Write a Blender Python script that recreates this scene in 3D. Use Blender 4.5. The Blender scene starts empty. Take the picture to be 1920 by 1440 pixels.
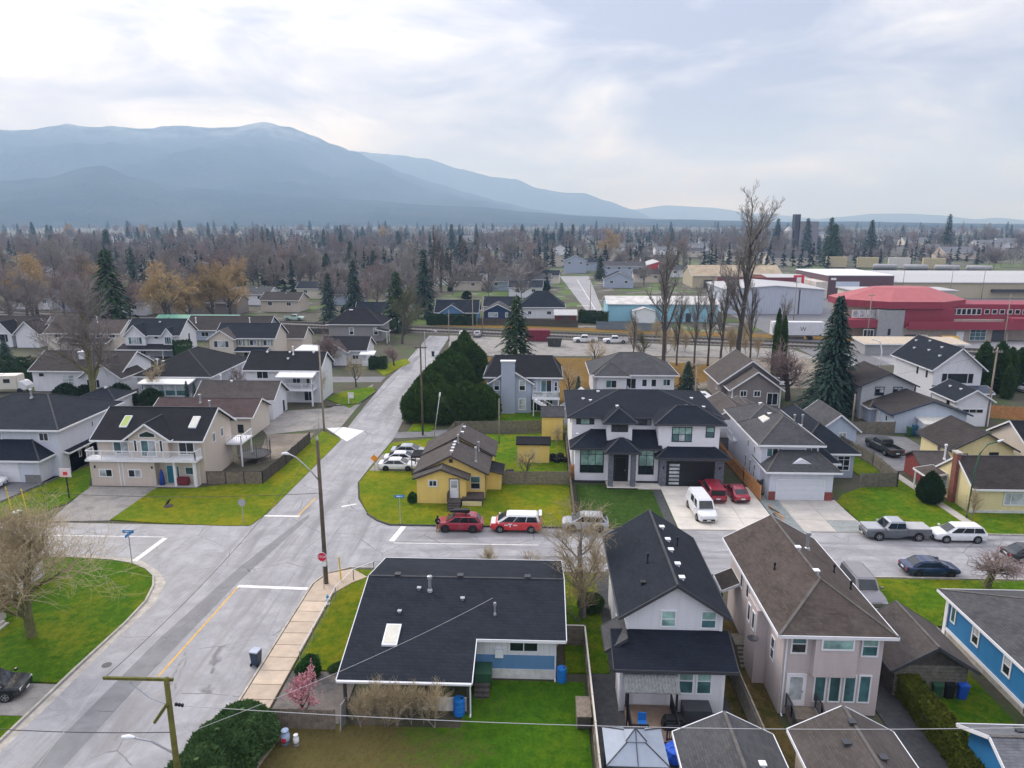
import bpy, bmesh, math, random
from math import radians as R, sin, cos, pi, sqrt
from mathutils import Vector, noise as mnoise
random.seed(7)
SC = bpy.context.scene
COL = SC.collection
# ------------------------------------------------------------ camera
F_PX, CAM_H, HOR, YAW = 1340.0, 30.0, 412.0, R(2.2)
PITCH = math.atan((720 - HOR) / F_PX)
cam = bpy.data.cameras.new('camera'); cam.sensor_fit = 'HORIZONTAL'; cam.sensor_width = 36
cam.lens = 36 * F_PX / 1920; cam.clip_start = 1; cam.clip_end = 60000
co = bpy.data.objects.new('camera', cam); COL.objects.link(co)
co.location = (0, 0, CAM_H); co.rotation_euler = (pi / 2 - PITCH, 0, YAW); SC.camera = co
# ------------------------------------------------------------ sky, sun, exposure
SUN_AZ, SUN_EL = R(46), R(34)      # azimuth to the left of the viewing direction
sund = Vector((-sin(SUN_AZ) * cos(SUN_EL), cos(SUN_AZ) * cos(SUN_EL), sin(SUN_EL)))
world = bpy.data.worlds.new('World'); SC.world = world; world.use_nodes = True
wt = world.node_tree; wn = wt.nodes; wn.clear(); wl = wt.links
def wN(t, **k):
    n = wn.new(t)
    for a, b in k.items(): setattr(n, a, b)
    return n
out = wN('ShaderNodeOutputWorld'); bg = wN('ShaderNodeBackground'); wl.new(bg.outputs[0], out.inputs[0])
sky = wN('ShaderNodeTexSky', sky_type='NISHITA', sun_disc=False); sky.sun_elevation = SUN_EL; sky.sun_rotation = -SUN_AZ
skys = wN('ShaderNodeVectorMath', operation='SCALE'); skys.inputs['Scale'].default_value = .11; wl.new(sky.outputs[0], skys.inputs[0])
tc = wN('ShaderNodeTexCoord')
def wnoise(sc, loc, scale, detail, rough, dist):
    m = wN('ShaderNodeMapping'); m.inputs['Scale'].default_value = sc; m.inputs['Location'].default_value = loc; wl.new(tc.outputs['Generated'], m.inputs[0])
    n = wN('ShaderNodeTexNoise'); n.inputs['Scale'].default_value = scale; n.inputs['Detail'].default_value = detail
    n.inputs['Roughness'].default_value = rough; n.inputs['Distortion'].default_value = dist; wl.new(m.outputs[0], n.inputs[0]); return n
n1 = wnoise((1, 1, 3.0), (.35, .2, .13), 4.2, 10, .58, .5)
n2 = wnoise((1, 1, 3.4), (4.2, 1.7, .3), 1.9, 4, .5, .3)
madd = wN('ShaderNodeMath', operation='MULTIPLY_ADD'); wl.new(n1.outputs[0], madd.inputs[0]); madd.inputs[1].default_value = .5
mul2 = wN('ShaderNodeMath', operation='MULTIPLY'); wl.new(n2.outputs[0], mul2.inputs[0]); mul2.inputs[1].default_value = .5; wl.new(mul2.outputs[0], madd.inputs[2])
ramp = wN('ShaderNodeValToRGB'); wl.new(madd.outputs[0], ramp.inputs[0])
e = ramp.color_ramp.elements
e[0].position = .425; e[0].color = (.36, .38, .52, 1); e[1].position = .62; e[1].color = (1.02, 1.01, 1.03, 1)
for pos, c in ((.475, (.50, .52, .65, 1)), (.525, (.67, .685, .775, 1)), (.572, (.86, .865, .915, 1))):
    x = ramp.color_ramp.elements.new(pos); x.color = c
# glow of the veiled sun
nv = wN('ShaderNodeVectorMath', operation='DOT_PRODUCT'); wl.new(tc.outputs['Generated'], nv.inputs[0]); nv.inputs[1].default_value = sund
mx = wN('ShaderNodeMath', operation='MAXIMUM'); wl.new(nv.outputs['Value'], mx.inputs[0]); mx.inputs[1].default_value = 0
pw = wN('ShaderNodeMath', operation='POWER'); wl.new(mx.outputs[0], pw.inputs[0]); pw.inputs[1].default_value = 4.0
gl = wN('ShaderNodeMath', operation='MULTIPLY_ADD'); wl.new(pw.outputs[0], gl.inputs[0]); gl.inputs[1].default_value = .4; gl.inputs[2].default_value = .76
vs = wN('ShaderNodeVectorMath', operation='SCALE'); wl.new(ramp.outputs[0], vs.inputs[0]); wl.new(gl.outputs[0], vs.inputs['Scale'])
# an overcast sky is brighter overhead than at the horizon
sz = wN('ShaderNodeSeparateXYZ'); wl.new(tc.outputs['Generated'], sz.inputs[0])
zc = wN('ShaderNodeMath', operation='MAXIMUM'); wl.new(sz.outputs[2], zc.inputs[0]); zc.inputs[1].default_value = 0
zg = wN('ShaderNodeMath', operation='MULTIPLY_ADD'); wl.new(zc.outputs[0], zg.inputs[0]); zg.inputs[1].default_value = 1.9; zg.inputs[2].default_value = .84
vs2 = wN('ShaderNodeVectorMath', operation='SCALE'); wl.new(vs.outputs[0], vs2.inputs[0]); wl.new(zg.outputs[0], vs2.inputs['Scale']); vs = vs2
mixs = wN('ShaderNodeMix', data_type='RGBA'); mixs.inputs['Factor'].default_value = .88
wl.new(skys.outputs[0], mixs.inputs['A']); wl.new(vs.outputs[0], mixs.inputs['B']); wl.new(mixs.outputs['Result'], bg.inputs[0])
bg.inputs[1].default_value = 1.0
sl = bpy.data.lights.new('sun', 'SUN'); sl.energy = 1.5; sl.angle = R(22); sl.color = (1, .975, .94)
so = bpy.data.objects.new('sun', sl); COL.objects.link(so); so.rotation_euler = sund.to_track_quat('Z', 'Y').to_euler()
SC.view_settings.view_transform = 'Standard'; SC.view_settings.look = 'None'; SC.view_settings.exposure = .4; SC.view_settings.gamma = 1
SC.view_settings.use_curve_mapping = False
SC.cycles.use_denoising = True; SC.cycles.max_bounces = 5; SC.cycles.volume_bounces = 1; SC.cycles.transparent_max_bounces = 4
SC.cycles.diffuse_bounces = 2; SC.cycles.glossy_bounces = 2; SC.cycles.transmission_bounces = 1
# ------------------------------------------------------------ pixel -> place
_c, _s, _cy, _sy = cos(PITCH), sin(PITCH), cos(YAW), sin(YAW)
def ray(x, y):
    a = (x - 960) / F_PX; b = (720 - y) / F_PX; X, Y, Z = a, _c + b * _s, -_s + b * _c
    return X * _cy - Y * _sy, X * _sy + Y * _cy, Z
def G(x, y, z=0.0):
    X, Y, Z = ray(x, y); t = (z - CAM_H) / Z
    return X * t, Y * t
def Wp(x, y, yp):
    X, Y, Z = ray(x, y); t = yp / Y
    return X * t, CAM_H + Z * t
# ------------------------------------------------------------ mesh helpers
class MB:
    def __init__(s): s.v = []; s.f = []
    def poly(s, pts):
        n = len(s.v); s.v += [tuple(p) for p in pts]; s.f.append(tuple(range(n, n + len(pts)))); return s
    def box(s, x0, x1, y0, y1, z0, z1):
        n = len(s.v)
        s.v += [(x0, y0, z0), (x1, y0, z0), (x1, y1, z0), (x0, y1, z0), (x0, y0, z1), (x1, y0, z1), (x1, y1, z1), (x0, y1, z1)]
        s.f += [tuple(n + i for i in q) for q in ((3, 2, 1, 0), (4, 5, 6, 7), (0, 1, 5, 4), (1, 2, 6, 5), (2, 3, 7, 6), (3, 0, 4, 7))]; return s
    def prism(s, pts, d):           # closed outline pts extruded by vector d
        n = len(s.v); k = len(pts); d = Vector(d)
        s.v += [tuple(p) for p in pts] + [tuple(Vector(p) + d) for p in pts]
        s.f.append(tuple(range(n + k - 1, n - 1, -1))); s.f.append(tuple(range(n + k, n + 2 * k)))
        for i in range(k): j = (i + 1) % k; s.f.append((n + i, n + j, n + k + j, n + k + i))
        return s
    def beam(s, p, q, w, h, up=(0, 0, 1)):  # box along p-q, w wide, h tall, centred
        p, q = Vector(p), Vector(q); d = (q - p).normalized(); u = Vector(up)
        if abs(d.dot(u)) > .99: u = Vector((0, 1, 0))
        a = d.cross(u).normalized() * w / 2; b = a.cross(d).normalized() * h / 2
        n = len(s.v)
        for e in (p, q): s.v += [tuple(e - a - b), tuple(e + a - b), tuple(e + a + b), tuple(e - a + b)]
        s.f += [tuple(n + i for i in t) for t in ((3, 2, 1, 0), (4, 5, 6, 7), (0, 1, 5, 4), (1, 2, 6, 5), (2, 3, 7, 6), (3, 0, 4, 7))]; return s
    def tube(s, pts, rad, k=6, cap=True):
        pts = [Vector(p) for p in pts]; n0 = len(s.v); m = len(pts)
        if not hasattr(rad, '__len__'): rad = [rad] * m
        for i, p in enumerate(pts):
            d = (pts[min(i + 1, m - 1)] - pts[max(i - 1, 0)])
            if d.length < 1e-6: d = Vector((0, 0, 1))
            d.normalize(); u = Vector((0, 0, 1)) if abs(d.z) < .9 else Vector((1, 0, 0))
            a = d.cross(u).normalized(); b = d.cross(a)
            for j in range(k):
                t = 2 * pi * j / k; s.v.append(tuple(p + (a * cos(t) + b * sin(t)) * rad[i]))
        for i in range(m - 1):
            for j in range(k):
                j2 = (j + 1) % k; s.f.append((n0 + i * k + j, n0 + i * k + j2, n0 + (i + 1) * k + j2, n0 + (i + 1) * k + j))
        if cap:
            s.f.append(tuple(n0 + j for j in range(k - 1, -1, -1))); s.f.append(tuple(n0 + (m - 1) * k + j for j in range(k)))
        return s
    def lathe(s, prof, k=12, c=(0, 0, 0)):
        n0 = len(s.v); m = len(prof)
        for r, z in prof:
            for j in range(k): t = 2 * pi * j / k; s.v.append((c[0] + r * cos(t), c[1] + r * sin(t), c[2] + z))
        for i in range(m - 1):
            for j in range(k):
                j2 = (j + 1) % k; s.f.append((n0 + i * k + j, n0 + i * k + j2, n0 + (i + 1) * k + j2, n0 + (i + 1) * k + j))
        s.f.append(tuple(n0 + j for j in range(k - 1, -1, -1))); s.f.append(tuple(n0 + (m - 1) * k + j for j in range(k))); return s
    def slab(s, polys, t):          # planar top polygons joined along shared edges, thickened downwards
        edges = {}
        for P in polys:
            P = [Vector(p) for p in P]; s.poly(P); s.poly([p - Vector((0, 0, t)) for p in reversed(P)])
            for i in range(len(P)):
                a, b = P[i], P[(i + 1) % len(P)]; key = tuple(sorted((tuple(round(c, 3) for c in a), tuple(round(c, 3) for c in b))))
                edges.setdefault(key, []).append((a, b))
        dn = Vector((0, 0, t)); s.rim = [e[0] for e in edges.values() if len(e) == 1]; s.ridges = [e[0] for e in edges.values() if len(e) == 2 and e[0][0].z + e[0][1].z > polys[0][0][2] * 2 + .2]
        for a, b in s.rim: s.poly([b, a, a - dn, b - dn])
        return s
    def mesh(s, name, mat, smooth=False):
        m = bpy.data.meshes.new(name); m.from_pydata(s.v, [], s.f); m.update()
        if mat is not None: m.materials.append(mat)
        if smooth: m.polygons.foreach_set('use_smooth', [True] * len(m.polygons))
        return m
    def build(s, name, mat, parent=None, smooth=False, kind=None, loc=None):
        return link(name, s.mesh(name, mat, smooth), parent, loc, kind=kind)
def link(name, mesh, parent=None, loc=None, rz=0, kind=None, rot=None, scale=None):
    o = bpy.data.objects.new(name, mesh); COL.objects.link(o)
    if parent is not None: o.parent = parent
    if loc is not None: o.location = loc
    if rz: o.rotation_euler = (0, 0, rz)
    if rot: o.rotation_euler = rot
    if scale is not None: o.scale = scale if hasattr(scale, '__len__') else (scale,) * 3
    if kind: o['kind'] = kind
    return o
def tag(o, label, cat, group=None):
    o['label'] = label; o['category'] = cat
    if group: o['group'] = group
    return o
def thing(name, label, cat, loc=(0, 0, 0), rz=0, group=None):
    return tag(link(name, None, None, loc, rz), label, cat, group)
_kids = {}
def copy_tree(o, parent=None):
    c = o.copy(); COL.objects.link(c)
    if parent is not None: c.parent = parent
    for ch in list(o.children): copy_tree(ch, c)
    return c
# ------------------------------------------------------------ materials
MATS = {}
def nodes(name):
    m = bpy.data.materials.new(name); m.use_nodes = True; t = m.node_tree; b = t.nodes['Principled BSDF']; MATS[name] = m; return m, t, b
def NN(t, typ, ins=None, **k):
    n = t.nodes.new(typ)
    for a, b in k.items(): setattr(n, a, b)
    for a, b in (ins or {}).items():
        if isinstance(b, bpy.types.NodeSocket): t.links.new(b, n.inputs[a])
        else: n.inputs[a].default_value = b
    return n
def MATH(t, op, a, b=None, c=None):
    n = t.nodes.new('ShaderNodeMath'); n.operation = op
    for i, v in enumerate((a, b, c)):
        if v is None: continue
        if isinstance(v, bpy.types.NodeSocket): t.links.new(v, n.inputs[i])
        else: n.inputs[i].default_value = v
    return n.outputs[0]
def MIX(t, f, a, b, blend='MIX'):
    n = t.nodes.new('ShaderNodeMix'); n.data_type = 'RGBA'; n.blend_type = blend
    for i, v in (('Factor', f), ('A', a), ('B', b)):
        s = [q for q in n.inputs if q.name == i and q.enabled][0]
        if isinstance(v, bpy.types.NodeSocket): t.links.new(v, s)
        else: s.default_value = (*v, 1) if hasattr(v, '__len__') and len(v) == 3 else v
    return [q for q in n.outputs if q.enabled][0]
def NOISE(t, vec, scale, detail=4, rough=.6, dist=0):
    return NN(t, 'ShaderNodeTexNoise', {'Vector': vec, 'Scale': scale, 'Detail': detail, 'Roughness': rough, 'Distortion': dist}).outputs[0]
def RAMP(t, f, lo, hi):
    n = NN(t, 'ShaderNodeMapRange', {0: f, 1: lo, 2: hi}); return n.outputs[0]
def POS(t): return t.nodes.new('ShaderNodeNewGeometry').outputs['Position']
def SCALEV(t, v, s):
    n = t.nodes.new('ShaderNodeVectorMath'); n.operation = 'MULTIPLY'; t.links.new(v, n.inputs[0]); n.inputs[1].default_value = s; return n.outputs[0]
def k3(c, f): return tuple(min(1, x * f) for x in c)
def BUMP(t, b, h, strength, dist):
    n = NN(t, 'ShaderNodeBump', {'Strength': strength, 'Distance': dist, 'Height': h}); t.links.new(n.outputs[0], b.inputs['Normal'])
def plain(name, col, rough=.7, var=.12, scale=2.0, bump=0, metal=0, spec=.4, obj_rand=0):
    if name in MATS: return MATS[name]
    m, t, b = nodes(name); p = POS(t)
    n = NOISE(t, p, scale, 5, .65); c = MIX(t, RAMP(t, n, .3, .7), k3(col, 1 - var), k3(col, 1 + var))
    if obj_rand:
        r = t.nodes.new('ShaderNodeObjectInfo').outputs['Random']; hs = NN(t, 'ShaderNodeHueSaturation', {'Color': c, 'Value': MATH(t, 'MULTIPLY_ADD', r, obj_rand, 1 - obj_rand / 2)}); c = hs.outputs[0]
    t.links.new(c, b.inputs['Base Color']); b.inputs['Roughness'].default_value = rough; b.inputs['Metallic'].default_value = metal
    b.inputs['Specular IOR Level'].default_value = spec
    if bump: BUMP(t, b, NOISE(t, p, scale * 12, 3), bump, .03)
    return m
def siding(name, col, step=.17, vertical=False, var=.07):
    m, t, b = nodes(name); p = POS(t); sx = NN(t, 'ShaderNodeSeparateXYZ', {0: p})
    v = MATH(t, 'ADD', sx.outputs[0], sx.outputs[1]) if vertical else sx.outputs[2]
    fr = MATH(t, 'FRACT', MATH(t, 'DIVIDE', v, step)); line = RAMP(t, fr, .0, .14)
    streak = NOISE(t, SCALEV(t, p, (1.5, 1.5, .25)), 1.6, 6, .7); c = MIX(t, RAMP(t, streak, .35, .75), k3(col, 1 + var * .4), k3(col, 1 - var * 1.6))
    c = MIX(t, line, k3(col, .72), c); t.links.new(c, b.inputs['Base Color']); b.inputs['Roughness'].default_value = .6; b.inputs['Specular IOR Level'].default_value = .3
    BUMP(t, b, fr, .35, .02); return m
def shingle(name, col, var=.22, moss=None):
    m, t, b = nodes(name); p = POS(t); sx = NN(t, 'ShaderNodeSeparateXYZ', {0: p})
    u = MATH(t, 'ADD', sx.outputs[0], sx.outputs[1]); vec = NN(t, 'ShaderNodeCombineXYZ', {0: u, 1: MATH(t, 'MULTIPLY', sx.outputs[2], 2.2), 2: 0.0}).outputs[0]
    br = NN(t, 'ShaderNodeTexBrick', {'Vector': vec, 'Scale': 1.0, 'Color1': (*k3(col, 1 - var), 1), 'Color2': (*k3(col, 1 + var), 1), 'Mortar': (*k3(col, .55), 1), 'Brick Width': .34, 'Row Height': .15, 'Mortar Size': .012})
    big = NOISE(t, SCALEV(t, p, (.5, .5, 1.2)), 1.0, 6, .65); c = MIX(t, RAMP(t, big, .35, .72), br.outputs[0], MIX(t, .5, br.outputs[0], k3(col, 1.75)))
    fine = NOISE(t, p, 22, 3, .7); c = MIX(t, RAMP(t, fine, .3, .75), MIX(t, .35, c, k3(col, .5)), c)
    if moss: c = MIX(t, MATH(t, 'MULTIPLY', RAMP(t, NOISE(t, p, .9, 5, .7), .55, .72), .6), c, moss)
    t.links.new(c, b.inputs['Base Color']); b.inputs['Roughness'].default_value = .88; b.inputs['Specular IOR Level'].default_value = .15
    BUMP(t, b, MATH(t, 'ADD', MATH(t, 'MULTIPLY', br.outputs[1], -1.0), fine), .5, .03); return m
def grass(name, a, bcol, c3, moss=.5, patch=.45, worn=None):
    m, t, b = nodes(name); p = POS(t)
    n1 = NOISE(t, p, .22, 6, .65, .4); n2 = NOISE(t, p, 1.3, 7, .75, .3); n3 = NOISE(t, p, 9, 5, .8); n4 = NOISE(t, SCALEV(t, p, (1, .6, 1)), 3.6, 5, .75)
    c = MIX(t, RAMP(t, n2, .36, .64), a, bcol); c = MIX(t, MATH(t, 'MULTIPLY', RAMP(t, MATH(t, 'MULTIPLY_ADD', n2, .4, MATH(t, 'MULTIPLY', n1, .6)), patch, patch + .13), moss), c, c3)
    if worn:
        x = NN(t, 'ShaderNodeSeparateXYZ', {0: p}).outputs[0]; c = MIX(t, RAMP(t, MATH(t, 'ADD', x, MATH(t, 'MULTIPLY', MATH(t, 'SUBTRACT', MATH(t, 'ADD', n1, MATH(t, 'MULTIPLY', n4, .6)), .8), 14.0)), -4.0, -7.5), c, worn)
    c = MIX(t, MATH(t, 'MULTIPLY', RAMP(t, n4, .50, .32), .42), c, k3(a, .5)); c = MIX(t, MATH(t, 'MULTIPLY', RAMP(t, n3, .48, .28), .5), c, k3(a, .4)); c = MIX(t, MATH(t, 'MULTIPLY', RAMP(t, n3, .56, .75), .5), c, k3(bcol, 1.8))
    t.links.new(c, b.inputs['Base Color']); b.inputs['Roughness'].default_value = .95; b.inputs['Specular IOR Level'].default_value = .1
    BUMP(t, b, MATH(t, 'ADD', n3, MATH(t, 'MULTIPLY', n4, 2.0)), 1.0, .2); return m
def asphalt(name, col, dark=.6, wet=.3, crack=True):
    m, t, b = nodes(name); p = POS(t); sx = NN(t, 'ShaderNodeSeparateXYZ', {0: p})
    along_y = NOISE(t, SCALEV(t, p, (.55, .05, 1)), 1.3, 5, .58, .9); along_x = NOISE(t, SCALEV(t, p, (.04, .5, 1)), 1.3, 5, .58, .9)
    side = RAMP(t, MATH(t, 'ABSOLUTE', MATH(t, 'ADD', sx.outputs[0], 25.0)), 7.0, 13.0); st = MATH(t, 'ADD', MATH(t, 'MULTIPLY', along_x, side), MATH(t, 'MULTIPLY', along_y, MATH(t, 'SUBTRACT', 1.0, side)))
    fine = NOISE(t, p, 9, 5, .8); mid = NOISE(t, p, .45, 7, .7, .6); blot = NOISE(t, p, 1.6, 6, .75, .8)
    c = MIX(t, RAMP(t, mid, .36, .64), k3(col, .80), k3(col, 1.16)); c = MIX(t, MATH(t, 'MULTIPLY', RAMP(t, st, .46, .66), dark), c, k3(col, .48))
    c = MIX(t, MATH(t, 'MULTIPLY', RAMP(t, blot, .56, .70), dark * .55), c, k3(col, .5)); c = MIX(t, MATH(t, 'MULTIPLY', RAMP(t, blot, .40, .28), .4), c, k3(col, 1.35)); c = MIX(t, MATH(t, 'MULTIPLY', RAMP(t, fine, .5, .8), .25), c, k3(col, .6))
    if crack:
        vo = NN(t, 'ShaderNodeTexVoronoi', {'Vector': MIX(t, .25, p, NN(t, 'ShaderNodeTexNoise', {'Vector': p, 'Scale': .8}).outputs[1]), 'Scale': .2}, feature='DISTANCE_TO_EDGE')
        c = MIX(t, MATH(t, 'MULTIPLY', RAMP(t, vo.outputs[0], .009, .002), MATH(t, 'MULTIPLY', RAMP(t, mid, .46, .54), .7)), c, k3(col, .25))
    t.links.new(c, b.inputs['Base Color']); t.links.new(MATH(t, 'MULTIPLY_ADD', RAMP(t, st, .46, .62), -wet, .8), b.inputs['Roughness']); BUMP(t, b, fine, .25, .02); return m
def soil(name, a, bcol, c3=None, scale=.6):
    m, t, b = nodes(name); p = POS(t); n1 = NOISE(t, p, scale, 7, .7); n2 = NOISE(t, p, scale * 9, 4, .75)
    c = MIX(t, RAMP(t, n1, .38, .62), a, bcol)
    if c3: c = MIX(t, RAMP(t, NOISE(t, p, scale * .35, 6, .7, .4), .5, .62), c, c3)
    c = MIX(t, MATH(t, 'MULTIPLY', RAMP(t, n2, .5, .3), .5), c, k3(a, .4)); t.links.new(c, b.inputs['Base Color']); b.inputs['Roughness'].default_value = .95; BUMP(t, b, n2, .6, .08); return m
def glassm(name, col, rough=.05):
    m, t, b = nodes(name); p = POS(t); c = MIX(t, RAMP(t, NOISE(t, p, .9, 3), .35, .65), k3(col, .6), k3(col, 1.4)); t.links.new(c, b.inputs['Base Color'])
    b.inputs['Roughness'].default_value = rough; b.inputs['Specular IOR Level'].default_value = .55; return m
def paint(name, col, metal=.0):
    if name in MATS: return MATS[name]
    m, t, b = nodes(name); b.inputs['Base Color'].default_value = (*col, 1); b.inputs['Metallic'].default_value = metal; b.inputs['Roughness'].default_value = .38; b.inputs['Coat Weight'].default_value = .7; b.inputs['Coat Roughness'].default_value = .06
    p = POS(t); c = MIX(t, MATH(t, 'MULTIPLY', RAMP(t, NOISE(t, p, 1.4, 5, .7), .45, .75), .25), col, (.3, .28, .25)); t.links.new(c, b.inputs['Base Color']); return m
white = plain('white_trim', (.78, .79, .82), .5, .06); dkgrey = plain('dark_grey', (.05, .052, .06), .5); black = plain('black_plastic', (.012, .013, .016), .45)
galv = plain('galvanised', (.42, .43, .45), .4, .15, 4, metal=.5); wood = plain('weathered_wood', (.2, .165, .13), .9, .35, 3, .5); woodnew = plain('cedar_wood', (.5, .24, .09), .8, .25, 3, .3)
wooddk = plain('dark_wood', (.075, .065, .058), .9, .35, 3, .4); woodgr = plain('grey_wood', (.17, .155, .125), .9, .35, 3, .5); poleM = plain('pole_wood', (.12, .095, .07), .95, .3, 2, .5); polegr = plain('mossy_pole', (.13, .125, .03), .95, .35, 2, .5)
concrete = plain('concrete', (.46, .43, .39), .9, .14, .9, .15); conc2 = plain('pale_concrete', (.6, .56, .5), .9, .14, .7, .15); kerbM = plain('kerb_concrete', (.42, .39, .34), .9, .3, 1.5, .3); sidewalkM = plain('sidewalk_concrete', (.52, .42, .32), .9, .13, 1.3, .2, obj_rand=.22)
G_d = glassm('glass_dark', (.016, .024, .03)); G_b = glassm('glass_blind', (.26, .42, .38), .15); G_l = glassm('glass_curtain', (.42, .46, .48), .2); G_t = glassm('glass_teal', (.06, .14, .15), .08)
PANE = {'d': G_d, 'b': G_b, 'l': G_l, 't': G_t}
orange = plain('orange_paint', (.85, .3, .03), .6); yellowp = plain('yellow_paint', (.75, .5, .04), .6); redp = plain('red_paint', (.6, .03, .05), .5); bluep = plain('blue_plastic', (.02, .16, .5), .45); greenp = plain('green_plastic', (.03, .09, .05), .5)
rm_char = shingle('shingle_charcoal', (.020, .025, .034)); rm_black = shingle('shingle_black', (.020, .020, .024)); rm_blue = shingle('shingle_blueblack', (.015, .019, .029)); rm_brown = shingle('shingle_brown', (.085, .068, .06), .25, (.13, .12, .1))
rm_dbrown = shingle('shingle_dark_brown', (.052, .045, .042)); rm_grey = shingle('shingle_grey', (.08, .08, .085), .25, (.12, .125, .10)); rm_lgrey = shingle('shingle_light_grey', (.16, .165, .18)); rm_red = shingle('shingle_red_brown', (.085, .06, .058)); rm_taupe = shingle('shingle_taupe', (.092, .08, .074))
w_white = siding('siding_white', (.76, .77, .81)); w_cool = siding('siding_cool_white', (.66, .69, .78)); w_cream = siding('siding_cream', (.68, .61, .53)); w_beige = siding('siding_beige', (.62, .54, .47)); w_pink = siding('siding_pinkish', (.58, .51, .50)); w_yellow = siding('siding_yellow', (.86, .63, .20), .2)
w_pale = siding('siding_pale_yellow', (.78, .68, .38)); w_blue = siding('siding_blue', (.035, .2, .44)); w_midblue = siding('siding_mid_blue', (.13, .27, .48)); w_grey = siding('siding_grey', (.30, .29, .29)); w_bgrey = siding('siding_blue_grey', (.40, .45, .56)); w_lblue = siding('siding_light_blue', (.52, .60, .72)); w_taupe = siding('siding_taupe', (.25, .22, .21))
w_modern = plain('stucco_white', (.80, .80, .84), .75, .04, 2); w_stone = plain('grey_stone', (.15, .16, .19), .9, .4, 5, .6); w_vert = siding('board_batten_white', (.74, .75, .79), .4, True); w_found = plain('foundation_white', (.62, .62, .60), .9, .2, 1.5, .2)
# ============================================================ GROUND
g_base = soil('yard_ground', (.05, .055, .028), (.085, .07, .048), (.055, .085, .018), .35)
def neighbourhood(name):
    m, t, b = nodes(name); p = POS(t); n0 = NOISE(t, p, .045, 3, .5, .6); n1 = NOISE(t, p, .35, 7, .7); n2 = NOISE(t, p, 2.6, 5, .75); n5 = NOISE(t, SCALEV(t, p, (1, 1.6, 1)), .085, 4, .6, .8)
    c = MIX(t, RAMP(t, n1, .38, .62), (.05, .055, .028), (.085, .07, .048)); c = MIX(t, RAMP(t, n0, .5, .56), c, MIX(t, n2, (.05, .10, .012), (.10, .16, .016))); c = MIX(t, RAMP(t, n5, .57, .61), c, MIX(t, n2, (.16, .15, .14), (.24, .225, .21))); c = MIX(t, RAMP(t, n5, .40, .36), c, MIX(t, n2, (.045, .04, .03), (.08, .065, .045)))
    c = MIX(t, MATH(t, 'MULTIPLY', RAMP(t, n2, .5, .3), .5), c, (.02, .02, .013)); t.links.new(c, b.inputs['Base Color']); b.inputs['Roughness'].default_value = .95; BUMP(t, b, n2, .6, .08); return m
g_nb = neighbourhood('neighbourhood_ground')
g_far = soil('plain_ground', (.07, .068, .045), (.09, .078, .06), (.075, .105, .04), .006)
g_lawn = grass('lawn_green', (.075, .18, .006), (.15, .28, .009), (.31, .30, .015), .75, .47)
g_moss = grass('lawn_mossy', (.13, .22, .007), (.21, .28, .009), (.38, .33, .014), .75, .46)
g_lush = grass('lawn_lush', (.06, .16, .006), (.125, .25, .008), (.27, .28, .014), .75, .47)
g_turf = grass('lawn_new_turf', (.04, .095, .016), (.075, .14, .02), (.11, .15, .035), .4, .5)
g_brown = grass('lawn_brown', (.075, .085, .02), (.13, .12, .035), (.24, .17, .065), .9, .42)
g_dry = grass('dry_grass', (.20, .12, .035), (.34, .21, .06), (.13, .11, .03), .5, .5)
asph = asphalt('asphalt', (.33, .325, .335), .8); asph2 = asphalt('asphalt_dark', (.17, .17, .178), .5, .2); gravel = soil('gravel', (.25, .235, .22), (.33, .31, .285), (.20, .19, .17), .9); dirt = soil('dirt', (.16, .135, .105), (.24, .205, .16), (.30, .26, .2), .5)
dkgrav = soil('dark_gravel', (.05, .055, .06), (.085, .085, .085), None, 2.0); ballast = soil('ballast', (.12, .115, .11), (.19, .175, .16), None, 2)
markW = plain('marking_white', (.74, .73, .70), .8, .25, 3); markY = plain('marking_yellow', (.62, .38, .10), .8, .25, 3)
def sheet(name, pts, z, mat, low=-.06):
    o = MB().prism([(x, y, low) for x, y in pts], (0, 0, z - low)).build(name, mat, kind='structure'); return o
def px(*q): return [G(*p) for p in q]
def rect(x0, x1, y0, y1): return [(x0, y0), (x1, y0), (x1, y1), (x0, y1)]
MB().poly([(-16000, -600, -.9), (16000, -600, -.9), (16000, 16000, -.9), (-16000, 16000, -.9)]).build('plain', g_far, kind='structure')
sheet('ground', rect(-420, 420, -60, 560), -.05, g_base, -.9); sheet('far_yards', [(-415, 300), (-415, 292), (415, 108), (415, 555), (-415, 555)], -.042, g_nb, -.046)
road = [(-18.97, -30), (-18.97, 54.4), (-18.3, 56.2), (-16.5, 57.4), (190, 57.4), (190, 66.4), (-14.9, 66.4), (-17.7, 69), (-19.8, 73.3), (-21.1, 78.2), (-20.95, 83), (-20.3, 96), (-21.2, 114), (-23.2, 165), (-23.6, 186), (-29.2, 187), (-28.8, 150), (-29.2, 132), (-28.6, 110), (-28.0, 96), (-28.3, 68.6), (-29.2, 66.2), (-31.5, 65.8), (-190, 65.8), (-190, 58.4), (-42, 58.4), (-36.7, 57.6), (-33.5, 55.7), (-32.05, 53.4), (-31.2, 50), (-31.5, 45), (-31.6, 35), (-31.6, -30)]
sheet('road', road, 0, asph)
def strip(name, a, b, w, mat, z=.006, n=1):
    a, b = Vector((*a, 0)), Vector((*b, 0)); d = (b - a).normalized(); s = Vector((-d.y, d.x, 0)) * w / 2
    return MB().poly([(*(a - s).xy, z), (*(b - s).xy, z), (*(b + s).xy, z), (*(a + s).xy, z)]).build(name, mat, kind='structure')
strip('centre_line', G(297, 1268), G(446, 1101), .16, markY); strip('centre_line', G(556, 970), G(592, 933), .16, markY)
strip('stop_line', G(446, 1099), G(577, 1104), .42, markW, .009); strip('stop_line', G(734, 1015), G(757, 987), .55, markW, .009)
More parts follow.
